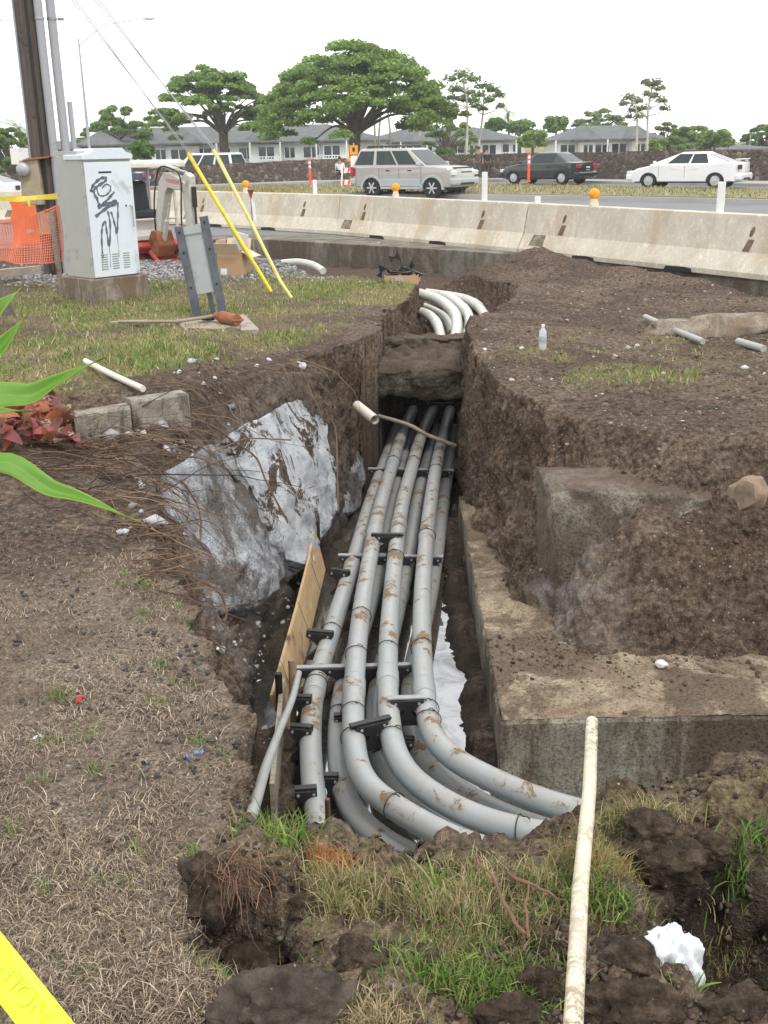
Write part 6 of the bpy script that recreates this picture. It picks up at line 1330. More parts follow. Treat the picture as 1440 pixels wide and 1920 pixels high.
def wall():
    L = dense(WL, 8); t = thing('stone_wall', 'long dark lava-stone wall behind the far road', 'wall', tuple(L[0])); m = MB(); rings = []
    for i, p in enumerate(L):
        a = L[max(i-1, 0)]; b = L[min(i+1, len(L)-1)]; d = (b-a).normalized(); n = Vector((-d.y, d.x, 0)); z = RZ(p.x, p.y)+.1; h = 1.0+.30*min(1, max(0, (p.x+15)/25))+.02*math.sin(i*1.9)
        rings.append([Vector((p.x, p.y, z-.4)), Vector((p.x, p.y, z+h)), Vector((p.x, p.y, z+h))+n*.45, Vector((p.x, p.y, z-.4))+n*.45])
    m.loft(rings); m.build('masonry', 'lava_stone', t, world=True)
wall()
def lane_marks():
    L = dense([((a[0]*.55+b[0]*.45), (a[1]*.55+b[1]*.45)) for a, b in zip(KERB, M1)], 10); 
    for i in range(10, len(L)-30, 4):
        p, q = L[i], L[i+1]; d = (q-p).normalized(); n = Vector((-d.y, d.x, 0))*.06; m = MB(); q = p+d*2.5; m.add([Vector((*(v).xy, RZ(v.x, v.y)+.004)) for v in (p-n, q-n, q+n, p+n)], [(0, 1, 2, 3)]); tag(m.build('lane_mark', 'road_line'), 'painted white lane dash on the near carriageway', 'road marking', 'lane dashes', 'structure')
lane_marks()
# ---------------------------------------------------------------- concrete barriers
J = [(-10.6, 31.8), (-5.0, 29.1), (-.74, 24.5), (2.66, 19.35), (5.75, 14.05), (8.5, 8.6)]
PROF = [(-.305, 0), (.305, 0), (.305, .075), (.175, .33), (.085, .81), (.07, .825), (-.07, .825), (-.085, .81), (-.175, .33), (-.305, .075)]
def barrier(i, label):
    a, b = Vector((*J[i], 0)), Vector((*J[i+1], 0)); d = (b-a).normalized(); n = Vector((d.y, -d.x, 0)); n = n if n.y < 0 else -n   # n faces the viewer
    L = (b-a).length; z = -.115; o = Vector((a.x, a.y, z)); t = thing('concrete_barrier', label, 'barrier', tuple(o), group='concrete road barriers in a curved line')
    def q(s, off, h): return o+d*s+n*off+Vector((0, 0, h))
    m = MB(); rings = []
    K = 24
    for k in range(K+1):
        s = .02+(L-.04)*k/K
        rings.append([q(s, x, h+(.0 if h > .1 else 0)) for x, h in PROF])
    m.loft(rings); m.build('body', 'barrier', t, world=True, bevel=.012)
    def face(h): # offset of the front face at height h
        return float(np.interp(h, [0, .075, .33, .81], [.305, .305, .175, .085]))
    def patch(nm, s, pts, mat, proud=.004):
        ol = [q(s+x, face(h)+proud, h) for x, h in pts]; m = MB(); m.add(ol+[p-n*.03 for p in ol], [tuple(range(len(ol)))]+[(i_, i_+len(ol), (i_+1) % len(ol)+len(ol), (i_+1) % len(ol)) for i_ in range(len(ol))]); m.build(nm, mat, t, world=True)
    for f in (.16, .80):
        s = L*f; patch('lift_hole', s+.05, [(.035*math.cos(a_)+.02*math.sin(a_), .60+.07*math.sin(a_)) for a_ in np.linspace(0, 6.28, 11)[:-1]], 'barrier_recess_shade'); patch('lift_slot', s, [(-.06, .34), (.06, .34), (.11, .50), (.01, .50)], 'barrier_recess_shade', .006)  # raised dark patches paint the shade inside the lifting recesses
    patch('keyed_patch', L*.07, [(-.16, .14), (.22, .14), (.20, .32), (-.12, .32)], 'footing', .005)
    for f in (.28, .62): patch('scupper', L*f, [(-.28, .0), (.28, .0), (.26, .055), (.1, .07), (-.24, .06)], 'dark_slot', .003)  # dark patches paint the shade of the drainage gaps
    m = MB(); m.box((0, 0, 0), (.05, .12, .10)); 
    return o, d, n, L
BI = []
for i, lab in enumerate(('farthest concrete barrier, mostly hidden behind the excavator', 'concrete barrier behind the guy wires, left of the first open joint', 'concrete barrier in the middle, below the silver off-roader', 'concrete barrier at right, below the two saloon cars', 'nearest concrete barrier, beyond the right picture edge')): BI.append(barrier(i, lab))
def on_barrier(px, seg):
    o, d, n, L = BI[seg]; best = min((abs(pix(o+d*s+Vector((0, 0, .825)))[0]-px), s) for s in np.linspace(.1, L-.1, 120)); return o+d*best[1]+Vector((0, 0, .823)), d, n
def amber(px, seg, lab):
    p, d, n = on_barrier(px, seg); p = p-Vector((0, 0, .0)); t = thing('warning_lamp', lab, 'lamp', tuple(p), group='amber warning lamps on the barriers'); m = MB(); m.box((0, 0, .055), (.15, .11, .11), taper=.62); m.build('base', 'lamp_base', t, bevel=.008)
    m = MB(); m.lathe([(.001, -.045), (.045, -.043), (.076, -.028), (.083, -.012), (.083, .012), (.076, .028), (.045, .043), (.001, .045)], (0, 0, .185), 'Y', 20); m.build('lens', 'amber', t, smooth=50); m = MB(); m.lathe([(.086, -.010), (.089, -.008), (.089, .008), (.086, .010)], (0, 0, .185), 'Y', 20); m.build('rim', 'amber', t)
amber(1112, 3, 'amber warning lamp on the barrier below the dark saloon'); amber(741, 2, 'amber warning lamp on the barrier in front of the off-roader'); amber(461, 1, 'amber warning lamp between the two guy wires'); amber(258, 0, 'amber warning lamp seen through the excavator canopy')
def post(px, seg, h, w, lab):
    p, d, n = on_barrier(px, seg); m = MB(); m.box((0, 0, h/2), (w, .03, h)); o = m.build('delineator_post', 'white_plastic', None, bevel=.006); o.location = p; o.rotation_euler = (0, 0, math.atan2(d.y, d.x)+.6); tag(o, lab, 'post', 'white flat posts on the barriers')
post(1352, 3, .41, .105, 'white flat post on the barrier at right before the white saloon'); post(910, 2, .50, .10, 'white flat post on the barrier right of the off-roader'); post(592, 1, .30, .09, 'white flat post on the barrier left of the off-roader'); post(1009, 3, .11, .10, 'short white post stub on the barrier joint')
def delineator(px, py, hpx, lab):
    p = P(px, py, z=.08); h = hpx*p.y/FPX*1.02; t = thing('traffic_delineator', lab, 'delineator', tuple(p), group='orange delineators on the median'); m = MB(); m.lathe([(.10, 0), (.10, .04), (.06, .06), (.06, h*.97), (.05, h), (.001, h)], segs=12); m.build('tube', 'delineator_orange', t, smooth=40)
    for z in (.62, .78): m = MB(); m.lathe([(.062, h*z), (.062, h*(z+.10))], segs=12); m.build('reflective_band', 'white_plastic', t)
delineator(582, 344, 42, 'orange delineator on the median left of the off-roader'); delineator(991, 341, 50, 'orange delineator in front of the dark saloon')
def barricade():
    c = P(655, 357, z=-.1); t = thing('a_frame_barricade', 'white A-frame barricade with orange stripes behind the off-roader', 'barricade', tuple(c)); h = 1.15
    for y in (-.35, .35):
        for x in (-.35, .35): m = MB(); m.bar((x, y, 0), (x*.75, 0, h), .05, .03); m.build('leg', 'white_plastic', t)
    for z in (.35, .85):
        m = MB(); m.box((0, -.16+.12*(z > .5), z), (.72, .03, .22)); b = m.build('board', 'white_plastic', t)
        for x in (-.25, 0, .25): m = MB(); m.prism([(x-.08, -.10), (x+.02, -.10), (x+.08, .10), (x-.02, .10)], (0, -.18+.12*(z > .5), z), (1, 0, 0), (0, 0, 1), (0, 1, 0), -.002, .003); m.build('stripe', 'delineator_orange', b)
    m = MB(); m.lathe([(.001, -.05), (.09, -.03), (.10, 0), (.09, .03), (.001, .05)], (0, 0, h+.15), 'Y', 14); m.build('lamp', 'amber', t)
    c = P(665, 350, Y=47); c.z = RZ(c.x, c.y)+.1; t = thing('work_sign', 'small orange work sign on a post above the barricade', 'sign', tuple(c)); m = MB(); m.tube([(0, 0, 0), (0, 0, 1.9)], .03, 8); m.build('post', 'galv', t); m = MB(); m.box((0, -.04, 1.62), (.34, .02, .36)); m.build('orange_panel', 'amber', t); m = MB(); m.box((0, -.04, 1.15), (.28, .02, .5)); m.build('white_panel', 'white_plastic', t); m = MB(); m.box((0, -.055, 1.64), (.1, .01, .16)); m.build('symbol', 'black_trim', t)
barricade()
# ---------------------------------------------------------------- vehicles
def wheel(t, x, y, r, w, side, spokes=6):
    q = bpy.data.objects.new('wheel', None); link(q, t); q.location = (x, y, r); MW[q] = MW[t] @ Matrix.Translation((x, y, r))
    m = MB(); m.lathe([(r*.62, -w/2), (r*.9, -w/2), (r, -w*.38), (r, w*.38), (r*.9, w/2), (r*.62, w/2), (r*.62, w*.3)], (0, 0, 0), 'Y', 22); m.build('tyre', 'tyre', q, smooth=40)
    m = MB(); s = side; m.lathe([(r*.63, s*w*.42), (r*.58, s*w*.46), (r*.55, s*w*.30)], (0, 0, 0), 'Y', 22); m.lathe([(r*.56, s*w*.18), (.001, s*w*.16)], (0, 0, 0), 'Y', 22)
    for k in range(spokes): a = 2*math.pi*k/spokes; m.bar((0, s*w*.42, 0), (math.cos(a)*r*.58, s*w*.40, math.sin(a)*r*.58), .05, r*.26, (0, 1, 0))
    m.lathe([(r*.15, s*w*.3), (r*.15, s*w*.47), (.001, s*w*.48)], (0, 0, 0), 'Y', 12); m.build('rim', 'rim', q, smooth=35)
def arch(cx, r, zb, n=9): return [(cx+r*math.cos(a), r*math.sin(a)+zb) for a in np.linspace(math.pi, 0, n)]
def car(name, label, cat, loc, head, S):
    """x forward; S: dict of proportions"""
    t = thing(name, label, cat, loc, head); L, W, r = S['L'], S['W'], S['r']; sill = S['sill']; fx, rx = S['fx'], S['rx']; mat = S['mat']
    top = S['top']                                  # (x,z) from rear to front along hood, belt and boot
    ar = r*1.17; low = [(L/2-.04, sill+.04)]+[(x, z) for x, z in reversed(arch(fx, ar, r*.85))]+[(x, z) for x, z in reversed(arch(rx, ar, r*.85))]+[(-L/2+.04, sill+.06)]
    low = [(x, max(z, sill)) for x, z in low]
    ol = top+low
    def ring(y, e, zs):
        out = []
        for x, z in ol:
            k = max(0, abs(x)-L/2*.80)/(L/2*.20); xx = x-math.copysign(e*(.4+k*1.6), x)*k; zz = z-(z-S['mid'])*zs; out.append(Vector((xx, y, zz)))
        return out
    m = MB(); hw = W/2; m.loft([ring(-hw, .22, .10), ring(-hw+.03, .14, .035), ring(-hw+.12, .07, .01), ring(-hw*.5, .0, -.01), ring(hw*.5, .0, -.01), ring(hw-.12, .07, .01), ring(hw-.03, .14, .035), ring(hw, .22, .10)]); body = m.build('body', mat, t, smooth=32, bevel=.01)
    m = MB(); m.box((0, 0, sill+.12), (L*.86, W*.8, .22)); m.box((fx, 0, r+.12), (ar*2.1, W*.82, .42)); m.box((rx, 0, r+.12), (ar*2.1, W*.82, .42)); m.build('chassis', 'black_trim', t)
    # cabin
    cb, ct = S['cab_base'], S['cab_top']; zb, zt = S['belt'], S['roof']; wb, wt = W/2-.07, W/2-S.get('tumble', .22)
    base = [Vector((cb[0], -wb, zb)), Vector((cb[1], -wb, zb)), Vector((cb[1], wb, zb)), Vector((cb[0], wb, zb))]; tp = [Vector((ct[0], -wt, zt)), Vector((ct[1], -wt, zt)), Vector((ct[1], wt, zt)), Vector((ct[0], wt, zt))]
    mid = [b.lerp(c, .5)+Vector((0, (.02 if b.y > 0 else -.02), .02)) for b, c in zip(base, tp)]; cap = [Vector((v.x*.93+.07*(ct[0]+ct[1])/2, v.y*.86, zt+.035)) for v in tp]
    m = MB(); m.loft([[v-Vector((0, 0, .08)) for v in base], base, tp, cap]); o_ = m.build('cabin', mat, t, smooth=60, bevel=.09); o_.modifiers['bevel'].segments = 4; o_.modifiers['bevel'].angle_limit = R(20)
    def pane(nm, a, b, c, d, f0, f1, g0, g1, mat_='glass_car', off=.012):
        """quad a b (bottom) c d (top), fraction window"""
        def q(f, g): return a.lerp(b, f).lerp(d.lerp(c, f), g)
        n = (b-a).cross(d-a).normalized(); pts = [q(f0[0], g0), q(f1[0], g0), q(f1[1], g1), q(f0[1], g1)]; ctr = (a+b+c+d)/4
        if n.dot(ctr-Vector(((cb[0]+cb[1])/2, 0, zb))) < 0: n = -n
        m = MB(); m.add([p+n*off for p in pts]+[p-n*.02 for p in pts], [(0, 1, 2, 3), (0, 4, 5, 1), (1, 5, 6, 2), (2, 6, 7, 3), (3, 7, 4, 0)]); return m.build(nm, mat_, t)
    for s in (0, 1):
        A1, B1, C1, D1 = (base[0], base[1], tp[1], tp[0]) if s == 0 else (base[3], base[2], tp[2], tp[3])
        for f0, f1 in S['side_win']: pane('side_window', A1, B1, C1, D1, f0, f1, .10, .90)
    pane('windscreen', base[1], base[2], tp[2], tp[1], (.05, .07), (.95, .93), .06, .93); pane('rear_window', base[0], base[3], tp[3], tp[0], (.06, .1), (.94, .9), .10, .9)
    for x in (fx, rx):
        for s in (-1, 1): wheel(t, x, s*(W/2-S['tw']/2-.01), r, S['tw'], s)
    zf = S['lamp_z']
    for s in (-1, 1):
        m = MB(); m.box((L/2-.13, s*(W/2-.26), zf), (.20, .36, .15), rot=(0, .1, -s*.35)); m.build('headlight', 'headlamp', t, bevel=.02)
        m = MB(); m.box((-L/2+.09, s*(W/2-.22), S['tail_z']), (.16, .34, S.get('tail_h', .16)), rot=(0, 0, s*.25)); m.build('tail_light', S.get('tail_mat', 'red_lens'), t, bevel=.015)
        m = MB(); m.box((cb[1]-.25, s*(W/2+.08), zb+.08), (.10, .18, .13)); m.build('mirror', S.get('mirror', mat), t, bevel=.03)
        for x in S['handles']: m = MB(); m.box((x, s*(W/2+.004), zb-.14), (.16, .03, .04)); m.build('door_handle', 'black_trim' if mat != 'car_white' else mat, t)
        for x in S['seams']: m = MB(); m.box((x, s*(W/2-.010), (zb+sill)/2+.08), (.010, .03, zb-sill-.25)); m.build('door_seam', 'black_trim', t)
        if S.get('clad'): m = MB(); m.box(((fx+rx)/2, s*(W/2+.005), sill+.20), (abs(fx-rx)-2.2*ar, .05, .26)); m.build('side_cladding', S['clad'], t, bevel=.015)
        if S.get('clad'):
            for x in (fx, rx):
                m = MB(); pts = [(x+(ar+.08)*math.cos(a), (ar+.08)*math.sin(a)+r*.85) for a in np.linspace(math.pi, 0, 14)]+[(x+(ar-.01)*math.cos(a), (ar-.01)*math.sin(a)+r*.85) for a in np.linspace(0, math.pi, 14)]; m.prism(pts, (0, s*(W/2-.03), 0), (1, 0, 0), (0, 0, 1), (0, 1, 0), -.05, .05); m.build('wheel_flare', S['clad'], t, bevel=.01)
    m = MB(); m.box((-L/2+.015, 0, S['plate_z']), (.03, .32, .16)); m.build('number_plate', 'plate', t); m = MB(); m.box((L/2-.02, 0, sill+.22), (.05, .32, .15)); m.build('number_plate', 'plate', t)
    m = MB(); m.box((L/2-.07, 0, zf-.02), (.12, W*.42, .13)); m.build('grille', 'black_trim', t, bevel=.02)
    for x, s in ((L/2-.10, 1), (-L/2+.10, -1)): m = MB(); m.box((x, 0, sill+.23), (.26, W*.97, .26)); b = m.build('bumper', S.get('clad', mat), t, bevel=.07); m = MB(); m.box((x+s*.128, 0, sill+.15), (.02, W*.5, .08)); m.build('bumper_opening', 'black_trim', b)
    return t
def at(px, py, Y): p = P(px, py, Y=Y); return (p.x, p.y, RZ(p.x, p.y)+.004)
suv = car('off_roader', 'silver beige off-road estate car driving right behind the barriers', 'car', at(776, 355, 42), R(-36), dict(L=4.62, W=1.78, r=.37, sill=.36, fx=1.38, rx=-1.30, mat='car_silver', mid=.75, tw=.27, belt=1.12, roof=1.72, tumble=.20,
    top=[(-2.28, .55), (-2.30, .85), (-2.26, 1.12), (-1.5, 1.14), (.9, 1.14), (1.05, 1.13), (1.5, 1.12), (2.0, 1.08), (2.20, 1.02), (2.30, .88), (2.31, .55)], cab_base=(-2.24, 1.10), cab_top=(-1.95, .22), side_win=[((.03, .04), (.29, .31)), ((.34, .36), (.62, .62)), ((.65, .65), (.90, .95))], lamp_z=.88, tail_z=.95, tail_h=.34, plate_z=.75, handles=(-.55, .42), seams=(-.95, -.05, .92), clad='car_cladding', mirror='car_cladding'))
for s in (-1, 1): m = MB(); m.tube([(-1.7, s*.58, 1.78), (-1.6, s*.58, 1.82), (-.1, s*.58, 1.83), (0, s*.58, 1.79)], .022, 8); m.build('roof_rail', 'black_trim', suv)
for s in (-1, 1): m = MB(); m.box((0.03, s*.88, .36), (1.7, .16, .07)); m.build('running_board', 'car_cladding', suv, bevel=.02)
m = MB(); m.box((2.12, 0, 1.05), (.12, 1.2, .06)); m.build('bonnet_guard', 'black_trim', suv, bevel=.02)
SED = dict(L=4.6, W=1.74, r=.315, sill=.22, fx=1.36, rx=-1.32, mid=.55, tw=.21, belt=.93, roof=1.36, tumble=.27, top=[(-2.27, .45), (-2.30, .70), (-2.26, .98), (-1.55, 1.02), (-1.1, .96), (1.0, .94), (1.3, .90), (1.9, .78), (2.2, .66), (2.30, .52), (2.30, .40)], cab_base=(-1.95, 1.35), cab_top=(-.80, .15), side_win=[((.27, .03), (.50, .44)), ((.53, .48), (.80, .93))], lamp_z=.62, tail_z=.82, plate_z=.72, handles=(-.55, .35), seams=(-.1, .95), mat='car_white', tail_mat='dark_lens')
w = car('saloon_car', 'white saloon car with rear spoiler driving left on the far road', 'car', at(1290, 341, 45.5), R(147), SED)
m = MB(); m.box((-2.12, 0, 1.10), (.22, 1.35, .035)); 
for s in (-1, 1): m.box((-2.12, s*.55, 1.05), (.12, .05, .10))
m.build('spoiler', 'car_white', w, bevel=.01)
SB = dict(SED); SB.update(mat='car_black', L=4.43, W=1.70, tail_mat='red_lens', roof=1.40, cab_base=(-1.60, 1.15), cab_top=(-.85, .20)); SB['top'] = [(x*.965, z) for x, z in SED['top']]
car('saloon_car', 'dark green-black saloon car driving away on the far road', 'car', at(1026, 335, 53.5), R(138), SB)
VAN = dict(L=4.75, W=1.9, r=.33, sill=.24, fx=1.45, rx=-1.4, mid=.7, tw=.21, belt=1.05, roof=1.78, tumble=.22, mat='car_white', top=[(-2.3, .5), (-2.36, .8), (-2.34, 1.06), (-1, 1.08), (1.2, 1.06), (1.5, 1.02), (2.0, .88), (2.3, .72), (2.37, .5)], cab_base=(-2.32, 1.55), cab_top=(-2.1, .55), side_win=[((.03, .03), (.30, .32)), ((.34, .36), (.60, .62)), ((.63, .66), (.86, .96))], lamp_z=.7, tail_z=1.0, tail_h=.4, plate_z=.8, handles=(-.6, .4), seams=(-1.0, .0, .95))
car('minivan', 'white minivan driving left beyond the yellow guy guards', 'van', at(388, 342, 67), R(156), VAN)
SUV2 = dict(SED); SUV2.update(mat='car_blue', tail_mat='red_lens'); car('saloon_car', 'dark blue car half hidden between cabinet and excavator', 'car', at(206, 342, 62), R(172), SUV2)
SW = dict(SED); car('saloon_car', 'white car with only its tail showing at the left picture edge', 'car', at(-52, 365, 46), R(176), SW)
# ---------------------------------------------------------------- people by the wall
def person(label, px, py, Y, face, shirt, legs, pose='stand', hgt=1.62):
    p = P(px, py, Y=Y); z = RZ(p.x, p.y)+.12; t = thing('person', label, 'person', (p.x, p.y, z), face); k = hgt/1.75
    def skin(nm, mat, V, E, rad, parent=t, sub=1):
        me = bpy.data.meshes.new(nm); me.from_pydata([(x*k, y*k, zz*k) for x, y, zz in V], E, []); me.materials.append(MAT[mat]); o = bpy.data.objects.new(nm, me); link(o, parent); md = o.modifiers.new('skin', 'SKIN'); md.use_smooth_shade = True
        for i, rr in enumerate(rad): me.skin_vertices[0].data[i].radius = (rr*k, rr*k)
        me.skin_vertices[0].data[0].use_root = True; s = o.modifiers.new('sub', 'SUBSURF'); s.levels = sub; s.render_levels = sub; return o
    V = [(0, 0, .95), (0, 0, 1.2), (0, 0, 1.42), (0, .0, 1.52), (0, .01, 1.63), (0, .0, 1.72), (-.10, 0, .90), (-.11, .03, .50), (-.11, -.01, .08), (-.11, .14, .04), (.10, 0, .90), (.12, -.02, .50), (.13, .0, .08), (.13, .14, .04), (-.20, 0, 1.40), (-.26, -.02, 1.12), (-.24, .08, .88), (-.235, .11, .80), (.20, 0, 1.40), (.26, -.02, 1.12), (.24, .10, .90), (.235, .13, .82)]
    if pose == 'sit': V = [(x, y+(.0), z2-.42) if i in (0, 1, 2, 3, 4, 5, 14, 15, 16, 17, 18, 19, 20, 21) else {6: (-.10, .08, .50), 7: (-.12, .42, .52), 8: (-.12, .40, .08), 9: (-.12, .54, .04), 10: (.10, .08, .50), 11: (.12, .42, .52), 12: (.12, .40, .08), 13: (.12, .54, .04)}[i] for i, (x, y, z2) in enumerate(V)]
    E = [(0, 1), (1, 2), (2, 3), (3, 4), (4, 5), (0, 6), (6, 7), (7, 8), (8, 9), (0, 10), (10, 11), (11, 12), (12, 13), (2, 14), (14, 15), (15, 16), (16, 17), (2, 18), (18, 19), (19, 20), (20, 21)]
    rad = [.13, .14, .13, .055, .095, .075, .085, .06, .045, .035, .085, .06, .045, .035, .06, .042, .034, .03, .06, .042, .034, .03]
    skin('body', 'skin', V, E, rad); grow = lambda idx, f: [rad[i]*f for i in idx]
    idx = [1, 0, 2, 14, 15, 18, 19]; mp_ = {q: j for j, q in enumerate(idx)}; skin('shirt', shirt, [V[i] for i in idx], [(mp_[a], mp_[b]) for a, b in E if a in mp_ and b in mp_], grow(idx, 1.14))
    idx = [0, 6, 7, 8, 10, 11, 12]; mp_ = {q: j for j, q in enumerate(idx)}; skin('trousers', legs, [V[i] for i in idx], [(mp_[a], mp_[b]) for a, b in E if a in mp_ and b in mp_], grow(idx, 1.18))
    hv = V[4]; m = MB(); m.blob((hv[0]*k, (hv[1]-.02)*k, (hv[2]+.06)*k), (.10*k, .11*k, .085*k), 3, .1, 2); m.build('hair', 'hair_dark', t, smooth=True)
person('standing person in a brown top by the stone wall, left of the pair', 897, 328, 61, R(160), 'cloth_brown', 'cloth_brown'); person('standing person in dark clothes by the stone wall, right of the pair', 912, 327, 61.3, R(200), 'cloth_dark', 'cloth_brown', hgt=1.56); person('person in a white shirt sitting before the wall behind the barricade', 638, 333, 61, R(180), 'cloth_white', 'cloth_dark', 'sit')
# ---------------------------------------------------------------- houses beyond the wall
def house(label, x0, x1, Y, depth, z0, ze, zr, wall, bays, hips=1, rail=True, rot=0):
    W = x1-x0; t = thing('house', label, 'house', ((x0+x1)/2, Y+depth/2, z0), R(rot)); h = ze-z0; rr = zr-z0; ov = .45
    m = MB(); m.box((0, 0, h/2), (W, depth, h)); m.build('wall', wall, t)
    m = MB(); e = [(-W/2-ov, -depth/2-ov), (W/2+ov, -depth/2-ov), (W/2+ov, depth/2+ov), (-W/2-ov, depth/2+ov)]; k = min(depth/2, W*.28)
    m.add([Vector((x, y, h)) for x, y in e]+[Vector((x, y, h+.14)) for x, y in e]+[Vector((-W/2+k, 0, rr)), Vector((W/2-k, 0, rr))], [(0, 3, 2, 1), (0, 1, 5, 4), (1, 2, 6, 5), (2, 3, 7, 6), (3, 0, 4, 7), (4, 5, 9, 8), (5, 6, 9), (6, 7, 8, 9), (7, 4, 8)]); rf = m.build('roof', 'roof_shingle', t)
    for i in range(hips):   # projecting hipped gable wings
        cx = -W/2+W*(i+.5)/hips; ww = min(7.0, W/hips*.55); d2 = 1.6; y0 = -depth/2-d2
        m = MB(); m.box((cx, -depth/2-d2/2+.01, h/2-.02), (ww-1.2, d2, h-.04)); m.build('wing_wall', wall, t)
        m = MB(); z1 = h+.02; a = [(cx-ww/2, y0-.5), (cx+ww/2, y0-.5)]; pk = z1+.14+(rr-h)*.78
        m.add([Vector((a[0][0], a[0][1], z1)), Vector((a[1][0], a[1][1], z1)), Vector((a[1][0], a[1][1], z1+.14)), Vector((a[0][0], a[0][1], z1+.14)), Vector((cx, y0+ww*.42, pk)), Vector((cx+ww/2, -depth/2+1.2, z1+.14)), Vector((cx-ww/2, -depth/2+1.2, z1+.14)), Vector((cx, depth*.1, pk))], [(0, 1, 2, 3), (3, 2, 4), (2, 5, 7, 4), (6, 3, 4, 7), (0, 3, 6), (1, 5, 2)]); m.build('wing_roof', 'roof_shingle', rf)
    yf = -depth/2
    n = max(1, bays)
    for i in range(n):
        cx = -W/2+W*(i+.5)/n; inwing = any(abs(cx-(-W/2+W*(q+.5)/hips)) < (min(7.0, W/hips*.55)-1.2)/2 for q in range(hips)); y = yf-(1.6 if inwing else 0)
        kind = i % 3
        m = MB(); w = 1.25 if kind != 1 else .8; m.box((cx, y-.02, h-.72), (w, .06, .78 if kind != 0 else .9)); f = m.build('window', 'glass_dark', t); m = MB()
        for dx in (-w/2-.04, 0, w/2+.04): m.box((cx+dx, y-.05, h-.72), (.08, .06, .98))
        m.box((cx, y-.052, h-.22), (w+.2, .05, .08)); m.box((cx, y-.052, h-1.22), (w+.2, .07, .08)); m.build('frame', 'house_trim', f)
        if rail and kind == 0:
            m = MB(); yy = y-1.0; m.box((cx, yy, h-1.0), (2.4, .06, .08)); m.box((cx, yy, h-1.85), (2.4, .06, .08)); m.box((cx, y-.5, h-1.95), (2.5, 1.1, .12))
            for q in range(11): m.box((cx-1.15+q*.23, yy, h-1.42), (.07, .04, .82))
            m.box((cx-1.2, yy, h-.9), (.12, .1, 2.0)); m.box((cx+1.2, yy, h-.9), (.12, .1, 2.0)); m.build('balcony', 'house_trim', t)
    return t
def HZ(py, Y, px=720): return CAMH+(278+(720-px)*.02-py)*Y/FPX*1.0
house('long white two-storey apartment house with grey hip roofs, behind the big tree', -25.5, .8, 93, 10, -1.2, HZ(272, 93, 450), HZ(240, 95, 450), 'house_wall', 15, 4)
house('second long white house with grey roof, right of the big tree', -1.5, 14.0, 108, 10, -1.2, HZ(269, 108, 800), HZ(244, 112, 800), 'house_wall', 11, 2)
house('separate white house with two hipped roofs, behind the dark saloon', 16.0, 25.0, 100, 9, -1.2, HZ(265, 100, 1120), HZ(239, 103, 1120), 'house_wall_warm', 6, 2)
house('bluish end house at the left behind the round tree', -27.5, -23.8, 88, 8, -1.5, HZ(281, 88, 260), HZ(264, 90, 260), 'house_blue', 2, 1, False)
house('low white-gabled house at the far left behind the wall', -37, -29.0, 88, 7, -2.5, HZ(333, 88, 20), HZ(312, 90, 20), 'house_wall', 3, 1, False)
def shed(px, Y, w, lab): p = P(px, 285, Y=Y); house(lab, p.x-w/2, p.x+w/2, Y, 6, -1, HZ(281, Y, px), HZ(272, Y, px), 'house_wall', 2, 1, False)
shed(1395, 100, 6, 'low pale roof glimpsed among the trees at far right')
# ---------------------------------------------------------------- trees
def leaves(name, centres, radii, per, size, tints, parent, bias=.6):
    cs = []; col = []
    for (c, r) in zip(centres, radii):
        n = per; d = RNG.normal(0, 1, (n, 3)); d /= np.linalg.norm(d, axis=1)[:, None]; d[:, 2] = np.where(d[:, 2] < -.3, -d[:, 2]*.5, d[:, 2]); rad = RNG.random(n)**(1/(2+bias)); cs.append(np.array(c)+d*rad[:, None]*np.array(r)); k = RNG.uniform(.8, 1.2); b = pick(tints, n, .25)*k; col.append(b)
    C = np.concatenate(cs); T = np.clip(np.concatenate(col), 0, 1); n = len(C); a = RNG.normal(0, 1, (n, 3)); a[:, 2] *= .45; a /= np.linalg.norm(a, axis=1)[:, None]; b = np.cross(a, RNG.normal(0, 1, (n, 3))); b /= np.linalg.norm(b, axis=1)[:, None]
    s = (size*RNG.uniform(.6, 1.4, n))[:, None]; V = np.stack([C-a*s-b*s*.45, C+a*s*.2-b*s*.6, C+a*s+b*s*.3, C-a*s*.3+b*s*.6], 1).reshape(-1, 3); F = np.arange(n*4).reshape(n, 4); cols = np.repeat(np.concatenate([T, np.ones((n, 1))], 1), 4, 0)
    im = mw_of(parent).inverted(); off = np.array(im.translation); me = fast_mesh(name, V+off, F, cols); me.materials.append(MAT['leaf_mass']); o = bpy.data.objects.new(name, me); link(o, parent); return o
DG = [(.16, .27, .06), (.20, .32, .075), (.14, .23, .055), (.25, .36, .09)]; MG = [(.24, .37, .085), (.30, .43, .12), (.19, .31, .07), (.34, .41, .14)]; LG = [(.13, .25, .05), (.17, .31, .065), (.10, .20, .04)]; EG = [(.22, .28, .14), (.28, .33, .19), (.18, .23, .11)]
